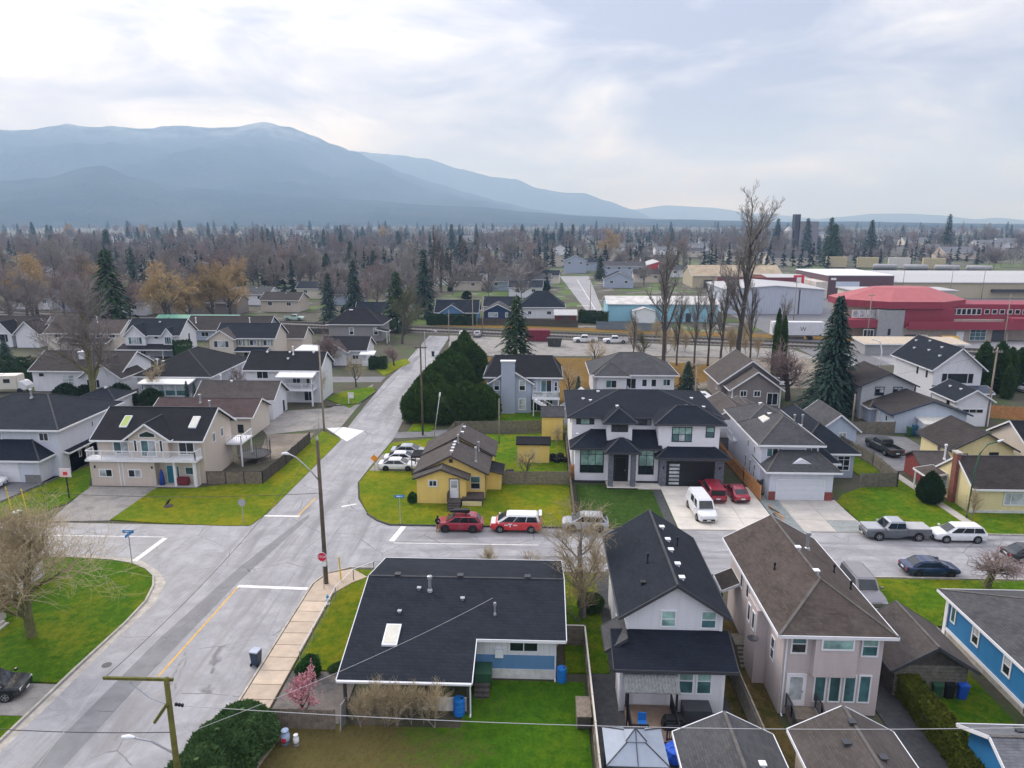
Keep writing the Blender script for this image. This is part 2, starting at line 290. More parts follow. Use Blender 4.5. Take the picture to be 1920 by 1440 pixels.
strip('stop_line', G(252, 1052), G(310, 1009), .5, markW, .009); strip('stop_line', G(492, 967), G(562, 968), .35, markW, .009); strip('stop_line', G(668, 945), G(640, 950), .3, markW, .006)
strip('centre_line', G(738, 1018), G(1010, 1022), .12, markW); strip('centre_line', G(60, 1003), G(308, 1007), .12, markW)
# sawn patch of darker asphalt in the near lanes and a manhole
sheet('asphalt_patch', [(-28.9, 20), (-26.9, 20), (-26.3, 40), (-25.4, 54), (-23.6, 68), (-23.9, 69), (-26.4, 57), (-27.7, 46), (-28.1, 38)], .003, asphalt('asphalt_patch', (.20, .2, .208), .5))
MB().lathe([(.32, 0), (.32, .012)], 14, (*G(200, 1247), 0)).build('manhole_cover', plain('iron', (.07, .07, .07), .6, .3, 8), kind='structure')
# concrete sidewalk of single slabs
sw = MB().box(-18.82, -16.72, 24, 52.6, -.06, .06).build('sidewalk', dirt, kind='structure')
sb = MB().box(-1.03, 1.03, -.725, .725, 0, .06)
sm = sb.mesh('slab', sidewalkM); y = 25.0
while y < 52.5:
    link('slab', sm, sw, (-17.77, y, .062 + random.uniform(0, .008)), R(random.uniform(-.2, .2))); y += 1.51
link('slab', MB().prism([(-18.8, 52.65, .06), (-16.8, 52.65, .06), (-15.6, 54.6, .06), (-14.6, 55.6, .06), (-16.2, 57.0, .06), (-18.1, 56.0, .06), (-18.75, 54.3, .06)], (0, 0, .065)).mesh('slab', sidewalkM), sw)
def kerb(name, pts, w=.16, h=.13, mat=None):
    o = MB()
    for a, b in zip(pts, pts[1:]): o.beam((*a, h / 2 - .03), (*b, h / 2 - .03), w, h + .06)
    return o.build(name, mat or kerbM, kind='structure')
kSW = [(-190, 58.3), (-42.15, 58.3), (-38.5, 58.0), (-36.2, 57.4), (-34.4, 56.4), (-33.1, 55.2), (-32.2, 53.5), (-31.5, 51), (-31.35, 48), (-31.55, 42), (-31.6, 30)]
kerb('kerb', kSW); kerb('kerb', [(-18.95, 24), (-18.95, 54.3), (-18.3, 56.1), (-16.5, 57.3), (-10, 57.35)], .14)
kerb('kerb', [(4, 66.45), (-14.9, 66.45), (-16.4, 67.5), (-17.8, 69.1)], .14, .13, dkgrav); kerb('kerb', [(23.5, 57.3), (60, 57.3)], .14); kerb('kerb', [(33, 66.5), (190, 66.5)], .12, .1)
sheet('gutter', [(-31.5, 30), (-30.9, 30), (-30.85, 46), (-30.6, 51), (-31.5, 54.2), (-33, 56), (-36, 58.2), (-42, 59), (-42.15, 58.4), (-36.2, 57.5), (-33, 55.2), (-31.5, 51), (-31.3, 48)], .005, kerbM)
# lawns
sheet('lawn', kSW[1:8] + [(-31.45, 45), (-31.6, 40.6), (-47, 41), (-47, 58.3)], .07, g_lush); sheet('driveway_gravel', rect(-46, -31.7, 37.4, 40.5), .02, gravel); sheet('lawn', rect(-46, -31.7, 20, 37.3), .07, g_lush)
sheet('lawn', rect(-70, -47.1, 30, 58.2), .06, g_lawn)
sheet('lawn', px((207, 975), (300, 981), (420, 986), (468, 986), (500, 964), (640, 824), (606, 808), (480, 900), (430, 908), (365, 916), (290, 917)), .06, g_moss)
sheet('driveway_gravel', px((205, 976), (90, 978), (168, 912), (295, 914)), .015, gravel); sheet('lawn', px((0, 972), (0, 945), (150, 880), (176, 872), (166, 916), (128, 942), (60, 968)), .05, g_lawn)
sheet('driveway', px((0, 940), (0, 900), (85, 905), (160, 872)), .02, asph2)
sheet('lawn', [(-14.9, 66.55), (-16.4, 67.6), (-17.7, 69.2), (-19.6, 73.4), (-20.9, 78.2), (-20.75, 83), (-20.2, 93.5), (-12, 97), (3.6, 99), (3.6, 66.55)], .06, g_moss)
sheet('lawn', rect(-7.6, 3.5, 78, 98), .066, g_lawn)
sheet('parking_gravel', [(-20.6, 82.2), (-13.6, 82.2), (-13.6, 88.5), (-20.4, 88.5)], .068, gravel)
sheet('lawn', [(-18.9, 99), (-15.6, 99), (-15.2, 106), (-18.9, 110)], .06, g_lawn); sheet('lane', [(-20.4, 95.5), (-12, 97.3), (-12, 100.6), (-20.4, 98.6)], .01, asph2)
sheet('lawn', rect(4.4, 14.0, 66.55, 78.6), .05, g_turf); sheet('soil_bed', rect(13.0, 13.9, 66.6, 78.0), .056, dkgrav)
dv = sheet('driveway', rect(14.0, 24.2, 66.5, 78.4), .02, concrete)
for i in range(3):
    for j in range(4):
        link('slab', MB().box(14.05 + i * 3.38, 14.05 + i * 3.38 + 3.33, 66.6 + j * 2.95, 66.6 + j * 2.95 + 2.9, .02, .05).mesh('slab', conc2), dv)
link('slab', MB().box(7.9, 14.0, 77.2, 78.9, .02, .16).mesh('slab', conc2), dv)
sheet('gravel_strip', rect(24.3, 26.3, 66.5, 76), .03, soil('bluish_gravel', (.20, .23, .23), (.28, .31, .30), None, 2))
dv = sheet('driveway', [(26.3, 66.5), (32.8, 66.5), (32.4, 74.8), (25.3, 74.8)], .02, concrete)
for i in range(2):
    for j in range(3): link('slab', MB().box(26.4 + i * 3.1, 29.42 + i * 3.1, 66.6 + j * 2.75, 69.3 + j * 2.75, .02, .05).mesh('slab', concrete if (i, j) != (1, 0) else plain('grey_slab', (.27, .29, .28), .9, .2, 1.5)), dv)
sheet('lawn', [(33, 66.6), (100, 66.6), (100, 72), (52, 72), (44.5, 75), (43, 84), (40.5, 95), (38.6, 95), (38.6, 80), (34, 76.5), (32.6, 74.5)], .05, g_lawn)
sheet('path', [(43.2, 69.0), (44.2, 69.0), (43.6, 84), (42.6, 84)], .06, concrete); sheet('driveway', [(40.5, 84), (52, 86), (52, 99), (38, 103), (38.5, 95)], .02, asph2)
sheet('lawn', rect(-16.6, -12.6, 42.6, 56.4), .07, g_moss); sheet('lawn', rect(-16.4, 5.0, 53.0, 57.0), .06, g_moss); sheet('lawn', rect(2.0, 5.0, 43, 53), .064, g_lawn)
sheet('parking_pad', rect(-16.6, -12.0, 37.4, 42.5), .03, soil('worn_asphalt', (.14, .125, .115), (.2, .18, .16), (.09, .085, .08), 1.2)); sheet('lawn', [(-18.3, 22), (3.2, 22), (3.2, 42), (-4.4, 42), (-4.6, 37.3), (-18.3, 37.3)], .05, grass('lawn_half_worn', (.05, .15, .007), (.105, .24, .009), (.2, .27, .011), .4, .52, (.19, .15, .055)))
sheet('side_yard', rect(3.5, 14.2, 24, 57), .02, dkgrav); sheet('side_yard', rect(21.3, 23.9, 24, 52), .03, dkgrav); sheet('side_yard', rect(12.2, 15.0, 24, 50), .028, g_brown)
sheet('lawn', rect(24.2, 60, 49.8, 57.1), .06, g_lawn); sheet('driveway', rect(21.6, 24.1, 46, 57.3), .035, asph2); sheet('path', rect(24.6, 30.2, 48.4, 49.7), .06, concrete); sheet('lawn', rect(25.2, 29.3, 30, 44.5), .05, g_lush); sheet('lawn', rect(24.2, 30.2, 45.6, 48.3), .05, g_brown)
sheet('lawn', [(-10, 101), (4.2, 101), (4.2, 112), (-10, 112)], .05, g_lush)
sheet('lawn', px((655, 765), (612, 748), (640, 735), (700, 725), (705, 735), (672, 757)), .06, g_lawn); kerb('lawn_edging', px((705, 735), (672, 758), (612, 763)), .15, .15, wooddk)
sheet('parking_gravel', px((500, 815), (640, 800), (690, 740), (700, 720), (620, 765), (540, 770), (480, 790)), .012, gravel)
sheet('concrete_apron', px((612, 803), (645, 801), (683, 808), (650, 828)), .02, plain('wet_concrete', (.75, .74, .73), .35, .12, 2))
sheet('yard_dirt', px((480, 870), (500, 815), (590, 812), (560, 850)), .015, dirt)
sheet('lawn', px((250, 690), (232, 700), (250, 712), (300, 690)), .05, g_lawn); sheet('lawn', px((700, 690), (760, 672), (770, 680), (720, 705)), .05, g_moss)
# railway corridor
def rw(x, off): return (x, 188.1 - .222 * x + off)     # the line runs slightly aslant
sheet('gravel_lot', [rw(-24, -6), rw(60, -5), (62, 158), (22, 160), (-10, 158), (-21, 163)], .0, gravel)
sheet('dry_grass', [(-17, 116), (4, 116), (6, 128), (24, 128), (40, 140), (40, 150), (8, 157), (-12, 157), (-19.5, 140)], -.01, g_dry)
sheet('dry_grass', [rw(-30, 10), rw(90, 12), rw(90, 20), rw(-30, 16)], -.01, g_dry); sheet('dirt_lot', [(24, 128), (64, 130), (66, 160), (24, 158)], -.02, dirt)
sheet('ballast', [rw(-240, -3.6), rw(240, -3.6), rw(240, 7.6), rw(-240, 7.6)], .06, ballast)
railM = plain('rail_steel', (.07, .055, .045), .5, .3, 3, metal=.4)
for off in (-1.2, 4.8):
    t = thing('railway_track', 'near railway track with dark steel rails beside gravel lot' if off < 0 else 'far railway track with dark steel rails beside dry grass', 'railway')
    for dx in (-.72, .72):
        MB().beam((*rw(-240, off + dx), .24), (*rw(240, off + dx), .24), .1, .16).build('rail', railM, t)
    sl_ = MB()
    for i in range(240): x = -120 + i; sl_.beam((*rw(x, off - 1.3), .12), (*rw(x + .28, off + 1.3), .12), .26, .14)
    sl_.build('sleepers', wooddk, t, kind='stuff')
# road beyond the railway and the works yards
sheet('far_road', [G(1110, 597), G(1136, 597), G(1104, 518), G(1050, 518)], .03, asph); strip('centre_line', G(1122, 590), G(1082, 524), .25, markW, .04)
strip('stop_line', G(1082, 574), G(1108, 573), .7, markW, .045); strip('stop_line', G(1060, 540), G(1100, 545), .4, markW, .045)
sheet('works_yard', [(62, 150), (200, 165), (230, 290), (62, 290), (62, 200)], -.02, asph2); sheet('fire_hall_yard', [(75, 135), (180, 140), (180, 186), (75, 182)], -.005, asph)
sheet('street', [(-190, 122), (-30, 131), (-30, 136), (-190, 128)], -.01, asph2)
# ============================================================ BUILDING KIT
ROT = {'S': 0, 'E': pi / 2, 'N': pi, 'W': -pi / 2}
_win = {}
def win_mesh(w, h, style, tw, fm, pm):
    key = (round(w, 2), round(h, 2), style, tw, fm.name)
    if key not in _win:
        m = MB(); b = tw; d = -.06
        m.box(-w / 2, w / 2, d, .02, 0, b); m.box(-w / 2, w / 2, d, .02, h - b, h); m.box(-w / 2, -w / 2 + b, d, .02, b, h - b); m.box(w / 2 - b, w / 2, d, .02, b, h - b)
        cells = []
        if style == 'slide': cols, rows = [0, .5, 1], [0, 1]
        elif style == 'hung': cols, rows = [0, 1], [0, .48, 1]
        elif style == 'fixed': cols, rows = [0, 1], [0, 1]
        elif style == 'pic': cols, rows = [0, .24, .76, 1], [0, 1]
        elif style == 'quad': cols, rows = [0, .5, 1], [0, .3, .76, 1]
        elif style == 'mod': cols, rows = [0, .33, .66, 1], [0, .3, .78, 1]
        elif style == 'mod2': cols, rows = [0, .5, 1], [0, .34, .78, 1]
        else: cols, rows = [i / style[0] for i in range(style[0] + 1)], [i / style[1] for i in range(style[1] + 1)]
        iw, ih = w - 2 * b, h - 2 * b; mb = min(.06, tw * .7)
        for c in cols[1:-1]: x = -w / 2 + b + c * iw; m.box(x - mb / 2, x + mb / 2, d + .012, .015, b, h - b)
        for r in rows[1:-1]: z = b + r * ih; m.box(-w / 2 + b, w / 2 - b, d + .016, .012, z - mb / 2, z + mb / 2)
        for r in range(len(rows) - 1):
            for c in range(len(cols) - 1):
                cells.append(((cols[c] + cols[c + 1]) / 2 * iw - iw / 2, b + rows[r] * ih, (cols[c + 1] - cols[c]) * iw, (rows[r + 1] - rows[r]) * ih))
        _win[key] = (m.mesh('window', fm), cells)
    return _win[key]
_pane = {}
def pane_mesh(w, h, mat):
    key = (round(w, 2), round(h, 2), mat.name)
    if key not in _pane: _pane[key] = MB().box(-w / 2, w / 2, -.025, .0, 0, h).mesh('pane', mat)
    return _pane[key]
class House:
    def __init__(s, name, label, cat, ox, oy, rz=0, group=None, trim=None):
        s.e = thing(name, label, cat, (ox, oy, 0), rz, group); s.o = (ox, oy); s.trim = trim or white; s.roof = None
    def L(s, x, y, z): return (x - s.o[0], y - s.o[1], z)
    def mesh(s, mb, name, mat, parent=None, kind=None):
        mb.v = [(x - s.o[0], y - s.o[1], z) for x, y, z in mb.v]; return mb.build(name, mat, parent or s.e, kind=kind)
    def _roof(s, polys, t, mat, trim, fasc=.2):
        m = MB().slab(polys, t); r = s.mesh(m, 'roof', mat)
        if trim:
            f = MB()
            for a, b in m.rim:
                d = (b - a); d.z = 0
                if d.length < .05: continue
                n = Vector((d.y, -d.x, 0)).normalized() * .035; dz = Vector((0, 0, t / 2 + .015)); f.beam(a + n - dz, b + n - dz, .05, fasc)
            s.mesh(f, 'fascia', trim, r)
        s.roof = r; cm = plain('ridge_cap_painted_light', (.115, .106, .098), .9, .3, 2) if mat in (rm_grey, rm_brown, rm_lgrey, rm_taupe) else plain('ridge_cap_painted_light_dark', (.055, .056, .062), .9, .3, 2)  # cap colours have the light caught along ridges and hips painted in
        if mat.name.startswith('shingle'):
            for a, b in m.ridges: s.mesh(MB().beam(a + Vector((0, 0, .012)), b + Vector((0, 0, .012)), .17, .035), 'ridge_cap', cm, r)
        return r
    def gable(s, x0, x1, y0, y1, ze, zr, ax, wm, rm, z0=0, ov=.45, rk=.35, t=.16, trim=0, back=True, wall=True):
        trim = s.trim if trim == 0 else trim
        if ax == 'x':
            ym = (y0 + y1) / 2; k = (zr - ze) / (ym - y0); e = ze - k * ov
            if wall: s.mesh(MB().prism([(x0, y0, z0), (x0, y1, z0), (x0, y1, ze), (x0, ym, zr), (x0, y0, ze)][::-1], (x1 - x0, 0, 0)), 'wall', wm)
            X0, X1, Y0, Y1 = x0 - rk, x1 + rk, y0 - ov, y1 + ov; T = t + .01
            P = [[(X0, Y0, e + T), (X1, Y0, e + T), (X1, ym, zr + T), (X0, ym, zr + T)], [(X0, ym, zr + T), (X1, ym, zr + T), (X1, Y1, e + T), (X0, Y1, e + T)]]
            s.h = lambda x, y: zr + T - k * abs(y - ym)
        else:
            xm = (x0 + x1) / 2; k = (zr - ze) / (xm - x0); e = ze - k * ov
            if wall: s.mesh(MB().prism([(x0, y0, z0), (x1, y0, z0), (x1, y0, ze), (xm, y0, zr), (x0, y0, ze)], (0, y1 - y0, 0)), 'wall', wm)
            X0, X1, Y0, Y1 = x0 - ov, x1 + ov, y0 - rk, y1 + (rk if back else 0); T = t + .01
            P = [[(X0, Y0, e + T), (xm, Y0, zr + T), (xm, Y1, zr + T), (X0, Y1, e + T)], [(xm, Y0, zr + T), (X1, Y0, e + T), (X1, Y1, e + T), (xm, Y1, zr + T)]]
            s.h = lambda x, y: zr + T - k * abs(x - xm)
        return s._roof(P, t, rm, trim)
    def hip(s, x0, x1, y0, y1, ze, zr, wm, rm, z0=0, ov=.5, t=.14, trim=0, ins=None, gable_n=False, wall=True):
        trim = s.trim if trim == 0 else trim
        if wall: s.mesh(MB().box(x0, x1, y0, y1, z0, ze), 'wall', wm)
        X0, X1, Y0, Y1 = x0 - ov, x1 + ov, y0 - ov, y1 + ov; a, b = X1 - X0, Y1 - Y0; T = ze + t + .01
        zr = zr + t
        if a >= b:
            i = ins or b / 2 * .98; ym = (Y0 + Y1) / 2; r0, r1 = (X0 + i, ym, zr), (X1 - i, ym, zr); A, B, C, D = (X0, Y0, T), (X1, Y0, T), (X1, Y1, T), (X0, Y1, T)
            P = [[A, B, r1, r0], [B, C, r1], [C, D, r0, r1], [D, A, r0]]
        else:
            i = ins or a / 2 * .98; xm = (X0 + X1) / 2; r0, r1 = (xm, Y0 + i, zr), (xm, Y1 if gable_n else Y1 - i, zr); A, B, C, D = (X0, Y0, T), (X1, Y0, T), (X1, Y1, T), (X0, Y1, T)
            P = [[A, B, r0], [B, C, r1, r0]] + ([] if gable_n else [[C, D, r1]]) + [[D, A, r0, r1]]
            if gable_n: s.mesh(MB().prism([(x0, y1 - .1, ze), (x1, y1 - .1, ze), (xm, y1 - .1, zr - t - .1)], (0, .1, 0)), 'gable_wall', wm)
        half = min(a, b) / 2; k = (zr - T) / half
        s.h = lambda x, y: T + k * min(half, x - X0, X1 - x, y - Y0, Y1 - y)
        return s._roof(P, t, rm, trim)
    def shed(s, x0, x1, y0, y1, zl, zh, rm, d='S', t=.14, trim=0, name='roof', hipl=0, hipr=0):
        """single slope falling towards d"""
        trim = s.trim if trim == 0 else trim
        Z = {'S': (zl, zl, zh, zh), 'N': (zh, zh, zl, zl), 'W': (zl, zh, zh, zl), 'E': (zh, zl, zl, zh)}[d]
        if d == 'S' and (hipl or hipr):
            P = [[(x0, y0, zl), (x1, y0, zl), (x1 - hipr, y1, zh), (x0 + hipl, y1, zh)]]
            if hipl: P.append([(x0, y0, zl), (x0 + hipl, y1, zh), (x0, y1, zl)])
            if hipr: P.append([(x1, y0, zl), (x1, y1, zl), (x1 - hipr, y1, zh)])
        else: P = [[(x0, y0, Z[0]), (x1, y0, Z[1]), (x1, y1, Z[2]), (x0, y1, Z[3])]]
        s.h = lambda x, y: zl + (zh - zl) * ((y - y0) / (y1 - y0) if d == 'S' else (y1 - y) / (y1 - y0) if d == 'N' else (x - x0) / (x1 - x0) if d == 'W' else (x1 - x) / (x1 - x0))
        return s._roof(P, t, rm, trim)
    def box(s, name, mat, x0, x1, y0, y1, z0, z1, parent=None): return s.mesh(MB().box(x0, x1, y0, y1, z0, z1), name, mat, parent)
    def win(s, face, a, z, w, h, plane, style='slide', panes='d', tw=.09, fm=None, name='window'):
        fm = fm or s.trim; me, cells = win_mesh(w, h, style, tw, fm, panes)
        loc = s.L(a, plane, z) if face in 'SN' else s.L(plane, a, z)
        o = link(name, me, s.e, loc, ROT[face])
        for i, (cx, cz, cw, ch) in enumerate(cells):
            link('pane', pane_mesh(cw, ch, PANE[panes[i % len(panes)]]), o, (cx, 0, cz))
        return o
    def door(s, face, a, z, w, h, plane, mat, glass=0, fm=None):
        fm = fm or s.trim; loc = s.L(a, plane, z) if face in 'SN' else s.L(plane, a, z)
        m = MB().box(-w / 2 - .08, -w / 2, -.06, .02, 0, h + .08).box(w / 2, w / 2 + .08, -.06, .02, 0, h + .08).box(-w / 2, w / 2, -.06, .02, h, h + .08)
        o = link('door', MB().box(-w / 2, w / 2, -.04, 0, 0, h).mesh('door', mat), s.e, loc, ROT[face]); m.build('frame', fm, o)
        if glass: MB().box(-w / 2 + .14, w / 2 - .14, -.055, -.03, h * (1 - glass), h - .15).build('pane', G_l, o)
        MB().box(w / 2 - .14, w / 2 - .08, -.09, -.03, h * .44, h * .5).build('handle', galv, o); return o
    def garage_door(s, face, a, z, w, h, plane, mat, fm=None, glass=0):
        fm = fm or s.trim; loc = s.L(a, plane, z) if face in 'SN' else s.L(plane, a, z)
        o = link('garage_door', MB().box(-w / 2, w / 2, -.03, 0, 0, h).mesh('garage_door', mat), s.e, loc, ROT[face])
        MB().box(-w / 2 - .12, -w / 2, -.07, .02, 0, h + .12).box(w / 2, w / 2 + .12, -.07, .02, 0, h + .12).box(-w / 2, w / 2, -.07, .02, h, h + .12).build('frame', fm, o)
        for r in range(4): link('panel', MB().box(-w / 2 + .02, w / 2 - .02, -.055, -.03, r * h / 4 + .015, (r + 1) * h / 4 - .015).mesh('panel', mat), o)
        if glass:
            for r in range(glass): link('pane', MB().box(-w / 2 + .2, -w / 2 + 1.35, -.07, -.05, .18 + r * (h - .2) / glass, .18 + (r + .62) * (h - .2) / glass).mesh('pane', G_l), o)
        return o
    def vent(s, x, y, mat=None, w=.3): w *= .78; s.mesh(MB().box(x - w / 2, x + w / 2, y - w / 2, y + w / 2, s.h(x, y) - .06, s.h(x, y) + .17).box(x - w / 2 - .06, x + w / 2 + .06, y - w / 2 - .06, y + w / 2 + .06, s.h(x, y) + .14, s.h(x, y) + .19), 'roof_vent', mat or galv, s.roof)
    def pipe(s, x, y, h, r=.09, mat=None): z = s.h(x, y); s.mesh(MB().lathe([(r * 2, -.1), (r * 1.6, .1), (r, .16), (r, h), (r * 1.7, h), (r * 1.7, h + .2), (r, h + .24)], 8, (x, y, z)), 'flue_pipe', mat or galv, s.roof)
    def sky(s, x, y, w, l, ax='y', mat=None):
        k = .45; z = lambda a, b: s.h(a, b)
        P = [(x - w / 2, y - l / 2), (x + w / 2, y - l / 2), (x + w / 2, y + l / 2), (x - w / 2, y + l / 2)]
        m = MB().slab([[(a, b, z(a, b) + .13) for a, b in P]], .25); s.mesh(m, 'skylight', white, s.roof)
        Q = [(x + (a - x) * .82, y + (b - y) * .88) for a, b in P]; s.mesh(MB().slab([[(a, b, z(a, b) + .145) for a, b in Q]], .03), 'skylight_glass', mat or plain('skylight_dome', (.62, .60, .52), .3, .1), s.roof)
    def chimney(s, x0, x1, y0, y1, z0, z1, mat, cap=None):
        c = s.mesh(MB().box(x0, x1, y0, y1, z0, z1), 'chimney', mat, s.e); s.mesh(MB().box(x0 - .12, x1 + .12, y0 - .12, y1 + .12, z1, z1 + .18), 'cap', cap or s.trim, c)
    def rail(s, pts, z, h=1.0, mat=None, gap=.14, glass=False, name='railing'):
        mat = mat or s.trim; m = MB()
        for a, b in zip(pts, pts[1:]):
            za, zb = (a[2] if len(a) > 2 else z), (b[2] if len(b) > 2 else z); A, B = Vector((a[0], a[1], za)), Vector((b[0], b[1], zb)); U = Vector((0, 0, 1)); m.beam(A + U * h, B + U * h, .07, .07); m.beam(A + U * .1, B + U * .1, .05, .05)
            n = max(1, int((B - A).length / 1.6))
            for i in range(n + 1): p = A.lerp(B, i / n); m.beam(p, p + U * h, .08, .08)
            if not glass:
                n = int((B - A).length / gap)
                for i in range(1, n): p = A.lerp(B, i / n); m.beam(p + U * .1, p + U * h, .03, .03)
        o = s.mesh(m, name, mat)
        if glass:
            for a, b in zip(pts, pts[1:]): s.mesh(MB().beam((a[0], a[1], z + .55), (b[0], b[1], z + .55), .02, .8), 'pane', G_l, o)
        return o
    def stairs(s, p, d, n, w, top, mat, run=.27, name='steps'):
        m = MB(); d = Vector((*d, 0)); side = Vector((-d.y, d.x, 0)) * w / 2; p = Vector((*p, 0))
        for i in range(n):
            a = p + d * run * i; z = top * (n - i) / (n + 1)
            q = [a - side, a + side, a + side + d * run, a - side + d * run]; m.prism([(v.x, v.y, 0.0) for v in q], (0, 0, z))
        return s.mesh(m, name, mat)
    def posts(s, pts, z0, z1, mat, w=.16, name='post'):
        for x, y in pts: s.mesh(MB().box(x - w / 2, x + w / 2, y - w / 2, y + w / 2, z0, z1), name, mat)
    def lamp(s, x, y, z): s.mesh(MB().lathe([(.05, 0), (.09, .05), (.09, .22), (.04, .3)], 8, (x, y, z)), 'wall_lamp', black)
    def spout(s, x, y, z1, mat=None): s.mesh(MB().tube([(x, y, z1), (x, y, .15), (x, y - .25, .05)], .05, 6), 'downpipe', mat or s.trim)
# ============================================================ BEYOND THE RAILWAY
h = House('blue_bungalow', 'blue bungalow with navy roof and white trimmed gable behind the hedge', 'house', -25, 216); h.gable(-31.0, -18.4, 212, 220, 3.2, 6.2, 'x', w_midblue, rm_char, ov=.5, rk=.4); h.gable(-29.4, -22.6, 210.4, 214, 3.2, 5.4, 'y', w_midblue, rm_char, ov=.5, rk=.4); h.win('S', -27.3, 1.2, 1.9, 1.6, 210.4, 'slide', 'l', .2); h.win('S', -24.2, 1.2, .9, 1.6, 210.4, 'fixed', 'l', .2); h.box('corner_trim', white, -22.7, -22.5, 210.3, 210.4, 0, 3.2)
h = House('navy_bungalow', 'navy blue bungalow with grey gable roof and large white window', 'house', -13, 224); h.gable(-17.0, -8.6, 218.4, 226, 2.7, 4.7, 'y', plain('navy_siding', (.025, .05, .12), .6), rm_grey, ov=.5, rk=.5); h.win('S', -14.2, .8, 3.0, 1.5, 218.4, 'pic', 'l', .2); h.win('S', -10, .8, .9, 1.5, 218.4, 'fixed', 'l', .2); h.gable(-17.5, -8, 226.1, 234, 3.4, 5.8, 'x', w_bgrey, rm_char, ov=.5, rk=.4)
h = House('charcoal_roof_house', 'white house with tall charcoal roof beside the red-brown shed', 'house', 1, 226); h.hip(-6, 7.5, 222, 232, 3.4, 8.0, w_white, rm_char, ov=.7); h.win('S', -3, 1.2, 1.1, 1.1, 222, 'slide', 'd'); h.win('S', 3, 1.2, 1.4, 1.1, 222, 'slide', 'd')
h = House('red_brown_shed', 'red-brown shed with pale metal roof near the dark hedge', 'shed', 7.6, 214); h.gable(4.6, 11, 212, 217, 2.4, 3.6, 'x', plain('barn_red', (.13, .035, .03), .8, .2), plain('tin_pale', (.5, .49, .48), .5, .15), ov=.3, rk=.3, trim=None); h.box('door', wooddk, 7, 8.6, 211.95, 212, .1, 2)
h = House('white_roadside_house', 'white bungalow with dark roof between two conifers', 'house', -49, 216); h.gable(-55, -42, 211, 219, 2.9, 5.6, 'x', w_white, rm_char, ov=.5, rk=.4); h.win('S', -51.6, 1, 1.2, 1.4, 211); h.win('S', -45.6, 1, 1.6, 1.4, 211); h.vent(-45, 214, white, .9)
def shedbig(name, label, x0, x1, y0, y1, z, wm, rm, ax='x', rise=1.2, cat='warehouse', trim=white):
    h = House(name, label, cat, (x0 + x1) / 2, (y0 + y1) / 2); h.gable(x0, x1, y0, y1, z, z + rise, ax, wm, rm, ov=.5, rk=.4, trim=trim); return h
tinw = plain('tin_white', (.44, .44, .44), .5, .1); ting = plain('tin_grey', (.48, .5, .54), .5, .1, 1); aqua = siding('aqua_siding', (.30, .58, .70), .6, True); greyv = siding('grey_panels', (.50, .54, .62), .8, True); beigev = siding('beige_panels', (.50, .44, .32), .9, True); brownv = siding('brown_panels', (.13, .075, .085), .7, True)
h = shedbig('aqua_workshop', 'long low aqua workshop with dirty white roof', 20.6, 53.5, 216, 230, 5.3, aqua, plain('dirty_white_roof', (.55, .53, .5), .7, .3, .4), 'x', 1.6)
for x in (44, 50.5): h.box('door', dkgrey, x, x + 1.6, 215.93, 216, 0, 2.6)
h.box('lean_to', white, 28, 34, 211.5, 215.9, 0, 3.6); h.gable(27.8, 34.2, 211.2, 215.95, 3.6, 4.6, 'y', white, tinw, ov=.2, rk=.2, trim=None)
h = shedbig('grey_warehouse', 'large pale blue-grey warehouse with white roof edge', 60.5, 92, 235.5, 262, 8.0, greyv, tinw, 'y', 1.2); h.box('roof_band', plain('maroon', (.16, .04, .05), .6), 64, 92, 262.1, 262.4, 8, 9.8)
for x in (70, 84): h.box('downpipe', dkgrey, x, x + .35, 235.4, 235.48, 0, 8)
h = shedbig('beige_warehouse', 'beige warehouse with mottled tan roof beyond the bare trees', 69, 109, 328, 350, 5.4, beigev, plain('tan_roof', (.36, .29, .2), .8, .25, .3), 'x', 4.0)
for x in (74, 84, 94, 102): h.box('door', dkgrey, x, x + 4, 327.9, 327.98, 0, 3.6)
h = House('brown_store', 'dark brown panelled store with pale sign band', 'store', 124, 300); h.box('wall', brownv, 112, 137, 284, 320, 0, 8.8); h.box('parapet', white, 111.8, 137.2, 283.8, 320.2, 8.8, 9.1); h.box('sign', plain('sign_pale', (.55, .62, .74), .5), 115, 124, 283.85, 283.98, 4.4, 6.6); h.box('sign', white, 113, 115, 283.85, 283.98, 7.2, 8.0); h.box('entrance', conc2, 107.5, 112, 284, 300, 0, 6.5)
h = House('long_beige_store', 'very long beige store with white roof beside the brown store', 'store', 170, 300); h.box('wall', beigev, 137.3, 220, 287, 325, 0, 6.2); h.shed(137.2, 220.5, 286.4, 300, 6.3, 8.4, tinw, t=.3); h.box('roof_top', tinw, 137.3, 219, 300, 325, 6.2, 8.2); h.box('awning', dkgrey, 176, 210, 285.2, 286.9, 2.6, 3.6)
h = shedbig('orange_store', 'reddish brick store with white front beyond the warehouse', 96, 112, 300, 330, 6.0, plain('orange_brick', (.34, .13, .09), .9, .2), tinw, 'x', 1.0); h.box('entrance', white, 98, 104, 299.9, 299.99, 0, 4)
h = House('pylon_sign', 'red pylon sign in front of the brick store', 'sign', 103.5, 292); h.box('post', galv, 103.3, 103.7, 291.8, 292.2, 0, 4); h.box('panel', redp, 101.5, 105.5, 291.6, 292.4, 3.4, 8.4); h.box('emblem', white, 102.6, 104.4, 291.55, 291.6, 5.4, 7.6)
h = House('cream_office', 'cream flat-roofed office with row of windows behind the fire hall', 'office', 124, 256); h.box('wall', plain('cream_wall', (.58, .54, .46), .8), 107, 142, 250, 262, 0, 6.2); h.box('roof', tinw, 106.4, 142.6, 249.4, 262.6, 6.2, 6.6)
for i in range(3): h.win('S', 110 + i * 1.6, 3.8, 1.2, 1.4, 250, 'fixed', 'd', .1)
